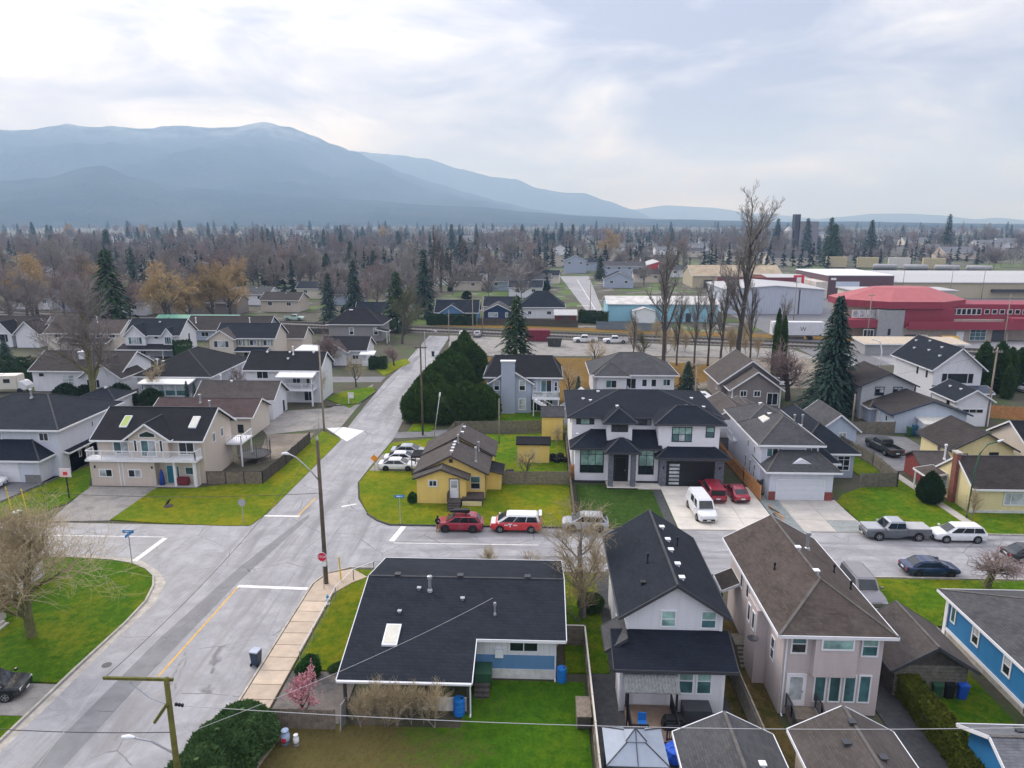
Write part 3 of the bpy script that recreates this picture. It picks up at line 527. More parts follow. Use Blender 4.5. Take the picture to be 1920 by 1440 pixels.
# --- fire hall
redw = siding('red_cladding', (.29, .045, .07), .5, True); redr = plain('red_metal_roof', (.40, .105, .11), .6, .1, .6); tan = plain('tan_block', (.40, .34, .29), .9, .12, 1.2, .1); gblock = plain('grey_block', (.33, .33, .34), .9, .1, 1.5)
h = House('fire_hall', 'large hall with red faceted roof, red cladding and tan block walls', 'hall', 98, 190, trim=redr)
def ring(cx, cy, rx, ry, n=8, a0=pi / 8): return [(cx + rx * cos(a0 + 2 * pi * i / n), cy + ry * sin(a0 + 2 * pi * i / n)) for i in range(n)]
o = ring(94, 193, 17, 12); i_ = ring(95, 193, 7.5, 3.4); m = MB(); w2 = MB()
for a in range(8):
    b = (a + 1) % 8; m.slab([[(*o[a], 10.0), (*o[b], 10.0), (*i_[b], 12.8), (*i_[a], 12.8)]], .1)
    w2.prism([(*o[a], 8.3), (*o[b], 8.3), (*o[b], 10.0), (*o[a], 10.0)], (Vector((94, 193, 0)) - Vector((*o[a], 0))) * .02)
m.poly([(*p, 12.8) for p in i_]); h.mesh(m, 'roof', redr); h.mesh(w2, 'red_band', redw)
c = ring(94, 193, 15.5, 10.6); h.mesh(MB().prism([(*p, 0) for p in c], (0, 0, 8.4)), 'wall', tan)
h.box('red_upper', redw, 91.4, 104, 182.6, 190, 3.4, 8.3); h.box('block_tower', gblock, 85.2, 91.6, 182.2, 190, 0, 7.9); h.box('tan_wall', tan, 91.6, 118, 182.8, 192, 0, 3.5); h.box('upper_wing', redw, 103.5, 150, 186.5, 196, 5.0, 9.0); h.box('wing_wall', tan, 103.5, 150, 185, 196, 0, 5.2); h.shed(92.4, 121, 181.4, 184.6, 3.5, 4.1, redr, trim=None); h.box('red_canopy', redw, 92.4, 121, 181.2, 181.4, 3.2, 5.2); h.box('red_canopy', redw, 118, 150, 181.8, 185, 3.4, 6.0); h.box('left_canopy', redw, 78, 85.2, 182.4, 188, 3.4, 5.4)
for i in range(7): h.win('S', 104.7 + i * 1.25, 6.3, 1.15, 1.6, 186.5, 'fixed', 'd', .1, white)
for i in range(16): h.win('S', 114.2 + i * 1.9, 6.5, 1.3, 1.2, 186.5, 'fixed', 'd', .1, white)
for i in range(4): h.win('S', 80.2 + i * 1.8, 5.7, 1.6, 2.0, 184.2, 'fixed', 'ld', .1, white)
h.win('S', 83.2, .4, 2.6, 2.6, 182.35, (3, 1), 'd', .12, white); h.win('S', 110.5, .3, 4.0, 3.0, 182.75, (3, 3), 't', .1, white); h.win('S', 88.2, 1.6, .6, 1.6, 182.15, 'hung', 'd', .05, dkgrey); h.box('service_door', white, 105.2, 107.0, 182.7, 182.78, 0, 2.5); h.box('bay_door', dkgrey, 114, 117.4, 182.7, 182.78, 0, 3.2); h.box('louvre', dkgrey, 92.4, 95.6, 182.65, 182.75, 0, 1.7); h.box('utility_cabinet', conc2, 95.7, 97.6, 181.6, 182.6, 0, 1.8)
h = House('low_grey_building', 'low grey flat roofed store with pale canopy edge in front of the fire hall', 'store', 84, 166); h.box('wall', gblock, 74, 96, 163, 169, 0, 2.6); h.shed(73.6, 97, 162.4, 170, 2.7, 3.2, plain('tan_edge', (.5, .42, .32), .7, .2), t=.3)
h = House('white_trailer_row', 'row of white site trailers along the lane', 'trailer', 60, 135); h.box('body', w_white, 54, 63, 132.6, 135.4, .6, 3.1); h.box('roof', tinw, 53.8, 63.2, 132.4, 135.6, 3.1, 3.25); h.box('skirt', dkgrey, 54.2, 62.8, 132.7, 135.3, 0, .6)
# semi trailer with faded lettering
t = thing('semi_trailer', 'white semi trailer with faded dark script parked beside the tracks', 'trailer', (66, 184.5, 0)); MB().box(-6.4, 6.4, -1.25, 1.25, 1.25, 4.6).build('box', plain('trailer_white', (.66, .67, .70), .5, .08, 1), t); MB().box(-6.2, 6.2, -1.1, 1.1, 1.0, 1.24).build('chassis', dkgrey, t)
for x in (-5.2, -4.0, 3.4): MB().tube([(x, -1.2, .5), (x, 1.2, .5)], .5, 12).build('wheel', black, t)
MB().box(-4.5, 1.5, -1.28, -1.2, .3, .95).build('side_skirt', dkgrey, t)
def text(s, size, mat, loc, rot, parent, name='lettering', ext=.004):
    c = bpy.data.curves.new(name, 'FONT'); c.body = s; c.size = size; c.align_x = 'CENTER'; c.align_y = 'CENTER'; c.extrude = ext; o = bpy.data.objects.new(name, c)
    COL.objects.link(o); dg = bpy.context.evaluated_depsgraph_get(); me = bpy.data.meshes.new_from_object(o.evaluated_get(dg)); bpy.data.objects.remove(o); me.materials.clear(); me.materials.append(mat); return link(name, me, parent, loc, rot=rot)
text('W', 1.5, dkgrey, (1.2, -1.26, 2.8), (pi / 2, 0, 0), t)
for i, (x, w, cl) in enumerate(((186, 10, 'tan'), (203, 10, 'tan'), (220, 11, 'pale'), (238, 10, 'tan'))):
    t = thing('freight_car', 'tan box freight car standing on the distant siding' if cl == 'tan' else 'pale box freight car standing on the distant siding', 'rail car', (x, 462 - i * 5, 0), R(-14), 'freight cars on the distant siding'); mt = plain('car_' + cl, (.5, .43, .27) if cl == 'tan' else (.6, .58, .54), .7, .2)
    MB().box(-6, 6, -1.5, 1.5, 1.1, 7.4).build('body', mt, t); MB().box(-5.8, 5.8, -1.2, 1.2, .6, 1.1).build('frame', dkgrey, t); [MB().tube([(a, -1.2, .5), (a, 1.2, .5)], .5, 8).build('wheel', dkgrey, t) for a in (-4.5, 4.5)]
for i, x in enumerate((206, 222, 238, 254)):
    t = thing('tank_car', 'grey tank car coupled on the distant siding', 'rail car', (x, 440 - i * 4, 0), R(-14), 'tank cars on the distant siding'); MB().tube([(-6.6, 0, 2.7), (-6.2, 0, 2.7), (6.2, 0, 2.7), (6.6, 0, 2.7)], [.9, 1.6, 1.6, .9], 12).build('tank', plain('tank_grey', (.34, .34, .36), .6, .3), t, True); MB().box(-6.4, 6.4, -1.2, 1.2, .7, 1.1).build('frame', dkgrey, t); [MB().tube([(a, -1.2, .5), (a, 1.2, .5)], .5, 8).build('wheel', dkgrey, t) for a in (-4.5, 4.5)]
h = House('feed_mill', 'grey feed mill tower with attached silo on the skyline', 'mill', 250, 700); h.box('tower', plain('mill_grey', (.24, .23, .25), .9, .2), 244, 262, 700, 715, 0, 28.5); h.box('head_house', dkgrey, 240, 245, 700, 708, 0, 35); h.mesh(MB().lathe([(4, 0), (4, 20), (.5, 24)], 12, (236, 704, 0)), 'silo', tinw)
# --- houses of the far neighbourhood: px of base, width m, wall height, material, roof
LAND = [('the long grey roof', -79, 182), ('the grey hip house', -46, 182), ('the blue bungalow', -25, 216), ('the roadside bungalow', -49, 216), ('the red barn', 65, 405), ('the far road', 32, 380), ('the beige warehouse', 90, 340), ('the brown store', 124, 300), ('the long beige store', 190, 305), ('the feed mill', 250, 700), ('the freight cars', 215, 455), ('the tall poplar', -42, 277), ('the green-roofed shed', -95, 195), ('the golden willows', -95, 225), ('the aqua workshop', 37, 222), ('the far left woods', -420, 620), ('the open fields', 60, 900), ('the foot of the mountain', -500, 1300), ('the wooded rise', 700, 1400), ('the white gabled cluster', -330, 480), ('the row of poplars', -110, 370)]
def near(x, y): return min(LAND, key=lambda q: (q[1] - x) ** 2 + (q[2] - y) ** 2)[0]
def far_house(i, pxx, pxy, w, zw, wm, rm, wl, rl, ax='x', dep=9):
    x, y = G(pxx, pxy); h = House('distant_house', f'{"tall " if zw > 4.5 else "wide " if w > 17 else "small " if w < 13 else ""}{wl} house, {rl} roof, {"near" if y < 330 else "far off near"} {near(x, y)}', 'house', x, y, R(random.uniform(-6, 6)), 'houses of the far neighbourhood')
    h.gable(x - w / 2, x + w / 2, y, y + dep, zw, zw + (w if ax == 'y' else dep) * .23, ax, wm, rm, ov=.5, rk=.4)
    if y < 700:
        n = max(1, int(w / 5))
        for k in range(n): h.win('S', x - w / 2 + (k + .5) * w / n, zw - 1.9, 1.6, 1.3, y, 'slide', 'd', .12)
    if y < 450: h.vent(x + 1, y + dep * .4, white, .4)
cw = [(w_white, 'white'), (w_cream, 'cream'), (w_bgrey, 'grey-blue'), (w_beige, 'beige'), (w_taupe, 'taupe')]; cr = [(rm_char, 'charcoal'), (rm_grey, 'grey'), (rm_dbrown, 'brown'), (rm_lgrey, 'pale grey')]
FAR = [(608, 522, 12, 5, 1, 2, 'y'), (570, 520, 12, 5, 1, 2, 'y'), (650, 515, 10, 4, 0, 1), (752, 522, 18, 5, 0, 0), (690, 492, 14, 4, 0, 1), (770, 490, 14, 4, 2, 0, 'y'), (1078, 512, 13, 7, 2, 0, 'y'), (1112, 508, 14, 5, 2, 0), (1045, 500, 12, 5, 1, 1, 'y'), (1000, 540, 16, 4, 2, 1), (990, 512, 14, 5, 3, 0), (1170, 520, 22, 6, 2, 1), (1150, 492, 12, 4, 1, 3, 'y'), (1205, 492, 14, 5, 0, 1), (400, 590, 16, 4, 4, 2), (365, 575, 13, 4, 0, 1, 'y'), (350, 512, 20, 4, 2, 3), (365, 498, 16, 5, 2, 3), (60, 525, 16, 4, 0, 3), (40, 470, 18, 5, 3, 2), (90, 470, 16, 5, 3, 2), (130, 472, 16, 4, 3, 2), (180, 468, 14, 4, 0, 1), (235, 472, 14, 4, 0, 0), (260, 470, 14, 4, 0, 2), (180, 456, 12, 5, 0, 1, 'y'), (212, 456, 12, 6, 0, 1, 'y'), (235, 455, 12, 5, 0, 0, 'y'), (85, 455, 12, 5, 0, 1), (130, 456, 16, 5, 0, 3), (265, 530, 14, 4, 3, 2), (280, 560, 16, 4, 4, 2), (700, 475, 14, 4, 0, 3), (740, 470, 14, 4, 1, 2), (640, 470, 14, 4, 0, 1), (900, 470, 13, 5, 0, 3, 'y'), (930, 468, 20, 5, 0, 3), (955, 466, 14, 4, 1, 3), (880, 520, 16, 4, 3, 2), (910, 500, 20, 4, 1, 3), (840, 500, 22, 4, 3, 2), (530, 500, 14, 4, 0, 1), (485, 510, 14, 4, 2, 2), (450, 470, 20, 4, 0, 3), (540, 470, 16, 4, 1, 1), (1310, 470, 20, 5, 0, 3), (1330, 460, 24, 5, 0, 3), (1300, 482, 18, 5, 1, 1), (1290, 455, 22, 5, 0, 3), (1425, 485, 20, 5, 2, 0), (1455, 492, 22, 5, 0, 3), (1480, 498, 26, 5, 1, 1), (1390, 490, 20, 4, 3, 2), (1760, 478, 16, 7, 4, 3), (1800, 486, 24, 5, 3, 3), (1860, 470, 26, 6, 0, 3), (1900, 465, 30, 6, 0, 3), (1720, 460, 30, 5, 1, 3), (1650, 452, 40, 5, 0, 3), (1580, 450, 40, 5, 1, 3), (920, 438, 60, 7, 0, 3), (900, 444, 50, 6, 1, 3), (700, 440, 70, 6, 2, 3), (430, 446, 30, 8, 1, 2), (340, 446, 24, 14, 1, 3), (1800, 440, 60, 6, 1, 3), (1540, 446, 50, 6, 0, 3), (1180, 470, 18, 5, 0, 3), (1090, 470, 16, 5, 1, 1), (1050, 478, 14, 5, 0, 2, 'y'), (1010, 485, 16, 5, 3, 0), (960, 490, 18, 4, 2, 3), (1250, 478, 20, 5, 0, 3), (1230, 505, 18, 5, 3, 2), (1120, 455, 26, 5, 1, 3), (1020, 460, 22, 5, 0, 3), (870, 455, 24, 5, 0, 3), (800, 462, 18, 5, 1, 3), (780, 508, 14, 4, 1, 0), (720, 505, 13, 4, 0, 1), (660, 540, 14, 4, 3, 1), (640, 488, 14, 4, 0, 3), (520, 530, 14, 4, 3, 2), (430, 520, 15, 4, 2, 1), (300, 500, 14, 4, 3, 2), (220, 505, 15, 4, 4, 2), (150, 520, 14, 4, 0, 1), (110, 495, 16, 4, 3, 3), (470, 572, 14, 4, 0, 1), (525, 585, 13, 4, 3, 2), (590, 560, 14, 4, 1, 0), (640, 572, 13, 4, 2, 0), (872, 545, 14, 4, 3, 2), (905, 528, 15, 4, 0, 0), (945, 545, 14, 4, 2, 1), (985, 558, 13, 4, 0, 0), (1020, 532, 14, 4, 1, 0), (300, 588, 14, 4, 3, 2), (235, 592, 13, 4, 0, 1), (150, 585, 14, 4, 2, 2), (60, 580, 15, 4, 0, 1), (1160, 540, 13, 4, 2, 0, 'y'), (1215, 530, 14, 4, 3, 2), (1265, 520, 16, 4, 0, 1), (820, 535, 14, 4, 0, 2), (770, 548, 13, 4, 0, 1), (730, 436, 40, 6, 0, 3), (560, 442, 40, 6, 0, 3)]
for i, q in enumerate(FAR):
    a, b = cw[q[4]], cr[q[5]]; far_house(i, q[0], q[1], q[2], q[3], a[0], b[0], a[1], b[1], q[6] if len(q) > 6 else 'x', 9 if q[2] < 24 else 18)
h = shedbig('red_barn', 'red barn with white roof edge on the far street', 58, 72, 398, 420, 5.5, plain('barn_bright_red', (.5, .06, .07), .7), tinw, 'y', 2.2, 'barn')
h = shedbig('green_roof_shed', 'long shed with sea-green metal roof behind the white bay house', -106, -84, 192, 199, 2.6, w_bgrey, plain('green_metal', (.12, .34, .24), .5, .2), 'x', 1.4, 'shed')
# ============================================================ HOUSES OF THE NEAR BLOCKS
# --- dark roofed rancher with carport
h = House('rancher_house', 'low white and blue house with large charcoal roof reaching over a carport', 'house', -5, 45)
h.box('foundation', w_found, -4.0, 1.32, 42.27, 52.2, 0, .72); h.box('wall', w_midblue, -4.02, 1.34, 42.31, 52.2, .72, 1.75); h.box('upper_wall', w_vert, -4.0, 1.32, 42.33, 52.2, 1.75, 3.2); h.box('wall', wooddk, -11.9, -4.05, 43.4, 52.2, 0, 3.0)
k = .25; zf = lambda y: 4.62 - k * abs(y - 47.4)
h.h = lambda x, y: zf(y)
h._roof([[(x, y, zf(y)) for x, y in ((-12.3, 38.4), (-3.95, 38.4), (-3.95, 41.8), (1.93, 41.8), (1.93, 47.4), (-12.3, 47.4))], [(-12.3, 47.4, 4.62), (1.93, 47.4, 4.62), (1.93, 53.1, zf(53.1)), (-12.3, 53.1, zf(53.1))]], .16, rm_char, white)
for x in (-10.2, -5.6, -.7): h.vent(x, 47.55, dkgrey, .4)
h.pipe(-7.6, 46.0, .95, .11); h.pipe(-2.85, 43.9, .7, .06); h.vent(-8.4, 46.1, galv, .22); h.vent(-5.2, 45.2, galv, .22); h.vent(-9.4, 43.9, galv, .2); h.sky(-9.55, 41.9, 1.0, 1.75)
h.win('S', -.85, 1.98, 2.0, 1.06, 42.33, 'slide', 'd', .1); h.win('S', -3.3, 2.72, .9, .36, 42.33, 'slide', 'd', .08); h.box('meter_box', white, -2.75, -2.2, 42.15, 42.33, 1.6, 2.2); h.spout(1.25, 42.2, 3.0)
h.box('gutter', white, -12.3, -3.95, 38.26, 38.4, 2.24, 2.36); h.posts([(-11.9, 38.7), (-9.3, 38.7), (-6.6, 38.7), (-4.2, 38.7)], 0, 2.25, wooddk, .18); h.box('low_wall', w_found, -7.4, -4.2, 38.75, 38.9, .1, 1.0); h.spout(-4.05, 38.5, 2.3)
h.box('back_porch', greenp, -4.0, -2.95, 40.9, 42.2, .3, 1.25); h.stairs((-3.5, 40.9), (0, -1), 3, 1.0, .8, wooddk)
# --- white two storey house
h = House('white_narrow_house', 'narrow two storey white house with charcoal gable roof and rear lean-to', 'house', 8.6, 45)
h.gable(5.75, 11.85, 41.6, 52.6, 5.55, 7.55, 'y', w_white, rm_char, ov=.5, rk=.45, trim=dkgrey)
for i, y in enumerate((42.6, 44.6, 46.6, 48.4, 50.4)): h.vent(9.35 + (i % 2) * .1, y, white, .34)
h.vent(7.0, 43.4, black, .3); h.pipe(7.6, 45.6, .5, .05, black); h.pipe(10.2, 48.6, .5, .05, black)
h.box('wall', w_white, 5.2, 11.6, 39.3, 41.58, 0, 3.35); h.shed(4.75, 12.25, 38.75, 41.59, 3.3, 4.3, rm_blue, trim=dkgrey); h.shed(4.35, 5.7, 40.4, 43.2, 3.5, 4.4, rm_grey, 'W', trim=dkgrey)
h.win('S', 8.43, 4.5, 1.02, 1.22, 41.6, 'hung', 'bb', .1); h.win('S', 10.98, 4.44, 1.04, 1.3, 41.6, 'hung', 'tb', .1)
for x in (9.25, 10.35): h.win('S', x, 1.32, 1.0, 1.95, 39.3, 'hung', 'tb', .1)
h.win('S', 8.05, 1.35, .7, 1.2, 39.3, 'fixed', 't', .08); h.box('corner_trim', white, 5.17, 5.35, 39.27, 39.3, 0, 3.3); h.box('corner_trim', white, 11.42, 11.62, 39.27, 39.3, 0, 3.3); h.box('corner_trim', white, 5.73, 5.9, 41.56, 41.6, 4.3, 5.5); h.box('corner_trim', white, 11.7, 11.88, 41.56, 41.6, 4.3, 5.5)
aw = h.shed(5.3, 8.6, 37.6, 39.2, 2.55, 3.15, plain('corrugated', (.16, .17, .17), .4, .4, 6), trim=None, t=.04); aw.name = 'awning'
for i in range(16): h.mesh(MB().beam((5.42 + i * .2, 37.6, 2.6), (5.42 + i * .2, 39.2, 3.2), .05, .05), 'awning_rib', plain('corrugated', (.16, .17, .17), .4), aw)
h.posts([(5.5, 37.7), (8.4, 37.7)], 0, 2.55, black, .12); h.box('deck', plain('deck_brown', (.21, .15, .11), .8, .2), 5.5, 8.4, 36.0, 39.2, .0, .55); h.rail([(5.55, 39.0), (5.55, 36.1), (6.5, 36.1)], .55, 1.0, black); h.rail([(7.6, 36.1), (8.3, 36.1), (8.3, 38.9)], .55, 1.0, black); h.stairs((7.05, 36.0), (0, -1), 3, 1.0, .5, wooddk); h.door('S', 6.6, .56, 1.0, 2.0, 39.3, w_modern, 0)
h.box('gable_trim', dkgrey, 5.3, 12.3, 41.1, 41.14, 5.2, 5.26) if False else None
h.box('cellar_hatch', dkgrey, 9.0, 10.7, 38.2, 39.25, 0, .95)
for z, y in ((3.0, 50), (5.0, 50)): h.win('W', 46.5, z - 2, 1.0, 1.2, 5.75, 'hung', 'd', .08)
# --- pinkish house with hip roof
h = House('pinkish_hip_house', 'tall pinkish-beige house with brown hip roof and row of narrow windows', 'house', 18, 45)
h.hip(15.05, 21.0, 39.44, 51.8, 5.62, 7.6, w_pink, rm_brown, ov=.55, gable_n=True)
h.box('bay', w_pink, 16.75, 19.3, 38.95, 39.44, 2.95, 5.6); h.box('wing_wall', w_pink, 14.3, 15.05, 42.4, 44.6, 0, 5.3)
h.vent(18.1, 43.2, white, .34); h.vent(18.1, 46.6, white, .34); h.vent(18.1, 50.4, white, .34); h.pipe(19.3, 48.0, 1.1, .12); h.pipe(16.2, 45.4, .3, .05, black); h.pipe(20.3, 45.6, .4, .05, black); h.pipe(20.6, 43.6, .4, .05, black)
h.win('S', 15.95, 4.22, 1.0, 1.4, 39.44, 'hung', 'dt', .1); h.win('S', 20.2, 4.1, 1.05, 1.5, 39.44, 'hung', 'tb', .1); h.win('S', 18.05, 4.8, 1.95, .78, 38.95, 'fixed', 'b', .1)
for x in (17.45, 18.35, 19.25, 20.15): h.win('S', x, .9, .78, 1.95, 39.44, 'fixed', 't', .09)
h.door('S', 16.0, .62, 1.05, 2.15, 39.44, w_modern, .8); h.box('porch', wood, 15.5, 17.2, 38.2, 39.4, 0, .58); h.stairs((16.35, 38.2), (0, -1), 3, 1.7, .5, wooddk); h.rail([(15.45, 39.3), (15.45, 38.3), (15.45, 37.6, .1)], .58, .95, dkgrey); h.rail([(17.25, 39.3), (17.25, 38.3), (17.25, 37.6, .1)], .58, .95, dkgrey)
for y in (43.0, 44.0, 47, 48.5): h.win('W', y, 3.6, .6, 1.3, 15.05 if y > 44.6 else 14.3, 'fixed', 'd', .07)
h.win('W', 41.2, 2.6, .7, 1.6, 15.05, 'hung', 'd', .08); h.door('W', 46.0, 1.0, .95, 2.0, 15.05, white, .5); h.box('landing', woodgr, 13.95, 15.0, 45.3, 46.7, 0, .98); h.stairs((14.5, 45.3), (0, -1), 5, .95, .98, woodgr); h.shed(13.7, 15.0, 48.8, 51.2, 3.2, 3.8, rm_dbrown, 'W'); h.posts([(13.8, 49), (13.8, 51)], 0, 3.1, wooddk, .12)
h.mesh(MB().lathe([(.02, 0), (.3, .12), (.36, .2), (.34, .22), (.02, .06)], 14, (14.0, 42.0, 3.4)), 'satellite_dish', dkgrey); h.spout(15.2, 39.35, 5.3)
# --- bright blue house
h = House('bright_blue_house', 'bright blue house with white trim and grey hip roof', 'house', 36, 43)
h.hip(30.26, 44, 33, 48.9, 3.15, 5.9, w_blue, rm_grey, ov=.55); h.pipe(33.2, 40.2, .5, .05, galv); h.box('skirt', white, 30.16, 30.24, 33, 48.9, .45, .7); h.box('corner_trim', white, 30.14, 30.24, 48.6, 48.95, 0, 3.1); h.box('foundation', kerbM, 30.2, 30.24, 33, 48.5, 0, .44)
for y, hh in ((45.3, 1.5), (41.9, 1.5), (38.2, 1.3), (35.0, 1.3)): h.win('W', y, 1.35, .85, hh, 30.26, 'hung', 'dl', .12)
h.win('W', 48.0, 1.4, .6, 1.4, 30.26, 'fixed', 't', .1)
h.mesh(MB().lathe([(.05, 0), (.4, .1), (.42, .4), (.3, .5)], 12, (29.9, 38.8, .7)), 'hose_reel', dkgrey)
# --- blue grey roofed annex at the lower edge
h = House('blue_annex', 'small blue building with pale grey shingle roof beside hedge', 'garage', 27, 33); h.gable(23.9, 33, 30.5, 35.0, 2.75, 3.9, 'x', w_blue, rm_lgrey, ov=.4, rk=.5); h.vent(25.6, 33.8, dkgrey, .36)
h = House('grey_shed_garage', 'small weathered grey wooden garage with low gable roof', 'garage', 25.2, 43); h.gable(22.9, 27.5, 41.4, 46.0, 2.3, 3.75, 'y', wooddk, rm_taupe, ov=.45, rk=.5, trim=dkgrey)
for i in range(9): h.box('board', woodgr, 22.95, 27.45, 41.36, 41.4, .1 + i * .25, .31 + i * .25)
# --- garages at the lower edge
h = House('brown_garage', 'garage with brown gable roof beside the pinkish house', 'garage', 16.6, 32); h.gable(14.3, 19.1, 27, 34.3, 2.75, 4.05, 'y', w_beige, rm_taupe, ov=.45, rk=.35); h.vent(15.9, 32.2, dkgrey, .34); h.vent(17.2, 31.0, dkgrey, .34); h.vent(16.6, 33.3, dkgrey, .34)
h = House('slate_garage', 'garage with slate-blue shingle roof beside the gazebo', 'garage', 10.2, 31); h.gable(7.9, 12.5, 26, 33.9, 2.7, 3.85, 'y', w_white, rm_grey, ov=.4, rk=.3); h.vent(11.3, 30.9, white, .3)
# --- gazebo
g = thing('gazebo', 'pale grey metal gazebo with two tier hip canopy', 'gazebo', (5.3, 33.2, 0)); gm = plain('gazebo_metal', (.30, .345, .41), .6, .08, 2)
for sx in (-1, 1):
    for sy in (-1, 1): MB().box(sx * 1.4 - .05, sx * 1.4 + .05, sy * 1.25 - .05, sy * 1.25 + .05, 0, 2.5).build('post', dkgrey, g)
def pyr(x, y, z0, i, z1, nm, par):
    A = [(-x, -y, z0), (x, -y, z0), (x, y, z0), (-x, y, z0)]; B = [(-i, -i, z1), (i, -i, z1), (i, i, z1), (-i, i, z1)]
    m = MB()
    for a in range(4): b = (a + 1) % 4; m.slab([[A[a], A[b], B[b], B[a]]], .03)
    o = m.build(nm, gm, par)
    for a in range(4): MB().beam((A[a][0], A[a][1], A[a][2] + .02), (B[a][0], B[a][1], B[a][2] + .02), .05, .05).build('rib', dkgrey, o)
    MB().beam((0, -y, z0 + .03), (0, -i, z1 + .03), .04, .04).build('rib', dkgrey, o); return o
pyr(1.62, 1.45, 2.5, .42, 3.15, 'canopy', g); pyr(.55, .5, 3.2, .02, 3.6, 'top_canopy', g)
# --- yellow bungalow
h = House('yellow_bungalow', 'small yellow bungalow with grey-brown gable roof and front porch room', 'house', -9.5, 78, trim=wooddk)
h.gable(-13.2, -5.8, 73.7, 79.5, 3.1, 4.95, 'y', w_yellow, rm_taupe, ov=.4, rk=.35)
for y in (74.6, 75.7, 76.8, 77.9): h.vent(-9.5, y, white, .3)
h.pipe(-9.2, 78.3, .8, .08); h.pipe(-6.9, 75.2, 1.5, .1); h.pipe(-6.9, 79.0, .9, .08)
h.gable(-13.2, -5.4, 79.52, 84.2, 3.25, 5.35, 'y', w_yellow, rm_taupe, ov=.4, rk=.3); h.vent(-9.0, 81, white, .3); h.vent(-9.0, 83.2, white, .3)
h.gable(-13.05, -7.75, 72.2, 73.72, 2.95, 3.95, 'y', w_yellow, rm_taupe, ov=.35, rk=.3, back=False)
h.box('gable_louvre', wooddk, -9.7, -9.3, 73.62, 73.7, 4.2, 4.6); h.win('S', -11.3, 1.95, .98, .8, 72.2, 'slide', 'd', .12, white); h.door('S', -9.0, .75, .95, 2.1, 72.2, w_modern, .45, wooddk); h.win('S', -6.85, 1.15, 1.15, 1.55, 73.7, 'hung', 'dt', .1, conc2); h.box('side_lean_to', w_yellow, -5.78, -4.2, 76.5, 79.2, 0, 2.1); h.shed(-5.78, -3.9, 76.2, 79.4, 2.1, 2.6, rm_black, 'E')
h.box('porch_deck', wooddk, -9.6, -8.2, 70.9, 72.18, 0, .72); pd = h.box('deck', wooddk, -8.15, -5.9, 71.6, 73.65, .1, .85); [h.box('board', plain('deck_dark', (.07, .055, .05), .8, .3, 5), -8.13 + i * .2, -7.97 + i * .2, 71.55, 73.6, .85, .9, pd) for i in range(11)]
h.box('skirt', w_pale, -8.1, -6.0, 71.5, 71.58, .1, .6); h.stairs((-8.9, 70.9), (0, -1), 3, 1.3, .7, wooddk); h.rail([(-9.6, 72.0), (-9.6, 71.0)], .72, .9, wooddk); h.spout(-5.7, 73.6, 3.0, wooddk); h.box('side_steps_roof', rm_black, -15.2, -13.2, 80.6, 83.2, 2.3, 2.5); h.posts([(-15.1, 80.7), (-15.1, 83.1)], 0, 2.3, wooddk, .1)
# yellow sheds
for nm, lab, x0, x1, y0, y1, z, zr, rm in (('yellow_shed', 'tall yellow shed with grey roof in back corner of yard', 2.4 - 1.9, 4.3 - .9, 95.5, 98.5, 3.5, 4.4, rm_grey), ('yellow_shed', 'low yellow shed with dark roof behind the bare apple tree', -2.6, 1.4, 85.9, 88.4, 2.5, 2.95, rm_black)):
    h = House(nm, lab, 'shed', (x0 + x1) / 2, (y0 + y1) / 2); h.gable(x0, x1, y0, y1, z, zr, 'x', w_yellow, rm, ov=.25, rk=.2, trim=None)
# --- modern white house
h = House('modern_white_house', 'large modern white house with dark hip roofs, stone entry and black garage door', 'house', 12.5, 86, trim=dkgrey)
h.box('wall', w_modern, 4.3, 14.0, 79.4, 83, .25, 4.3); h.box('base', dkgrey, 4.28, 14.0, 79.37, 83, 0, .25)
h.hip(4.0, 21.2, 82.0, 94.5, 7.2, 9.0, w_modern, rm_blue, ov=.6); h.vent(5.6, 87.6, white, .32); h.vent(6.4, 86.0, white, .32); h.vent(7.6, 89.4, white, .32); h.vent(19.2, 88.0, white, .32)
h.hip(13.9, 20.8, 79.5, 84.2, 7.15, 8.65, w_modern, rm_blue, z0=3.3, ov=.6); h.vent(17.4, 82.2, black, .3); h.vent(19.6, 83.0, white, .3)
h.hip(8.0, 10.9, 80.2, 84.0, 7.0, 8.35, w_modern, rm_blue, z0=4.6, ov=.55); h.vent(9.3, 82.4, white, .3)
h.shed(3.7, 14.2, 78.9, 82.0, 4.3, 5.75, rm_blue, hipl=2.6); h.vent(4.6, 81.0, white, .3)
h.box('garage_wall', w_stone, 13.95, 21.3, 78.5, 84, 0, 3.55); h.shed(13.4, 21.9, 77.9, 79.9, 3.6, 4.7, rm_blue, hipl=2.0, hipr=2.0)
h.hip(7.9, 11.2, 77.5, 80.4, 4.25, 5.5, w_stone, rm_blue, z0=4.05, ov=.4); h.posts([(8.3, 77.8), (10.85, 77.8)], .1, 4.1, w_stone, .55, 'column'); h.box('porch_slab', conc2, 7.9, 11.4, 77.2, 79.4, 0, .2); h.box('recess', black, 8.75, 10.5, 79.33, 79.4, .2, 3.7); h.door('S', 9.6, .2, 1.25, 2.9, 79.33, black, 0); h.box('soil_bed', dkgrav, 11.5, 13.9, 78.3, 79.3, 0, .12)
h.win('S', 6.25, 1.2, 2.75, 2.95, 79.4, 'mod', 'ddd' + 'bbb' + 'bbb', .09, black); h.win('S', 12.55, 1.05, 1.8, 3.05, 79.4, 'mod2', 'dd' + 'bb' + 'bb', .09, black); h.garage_door('S', 17.5, .05, 5.25, 2.85, 78.5, black, black, 6)
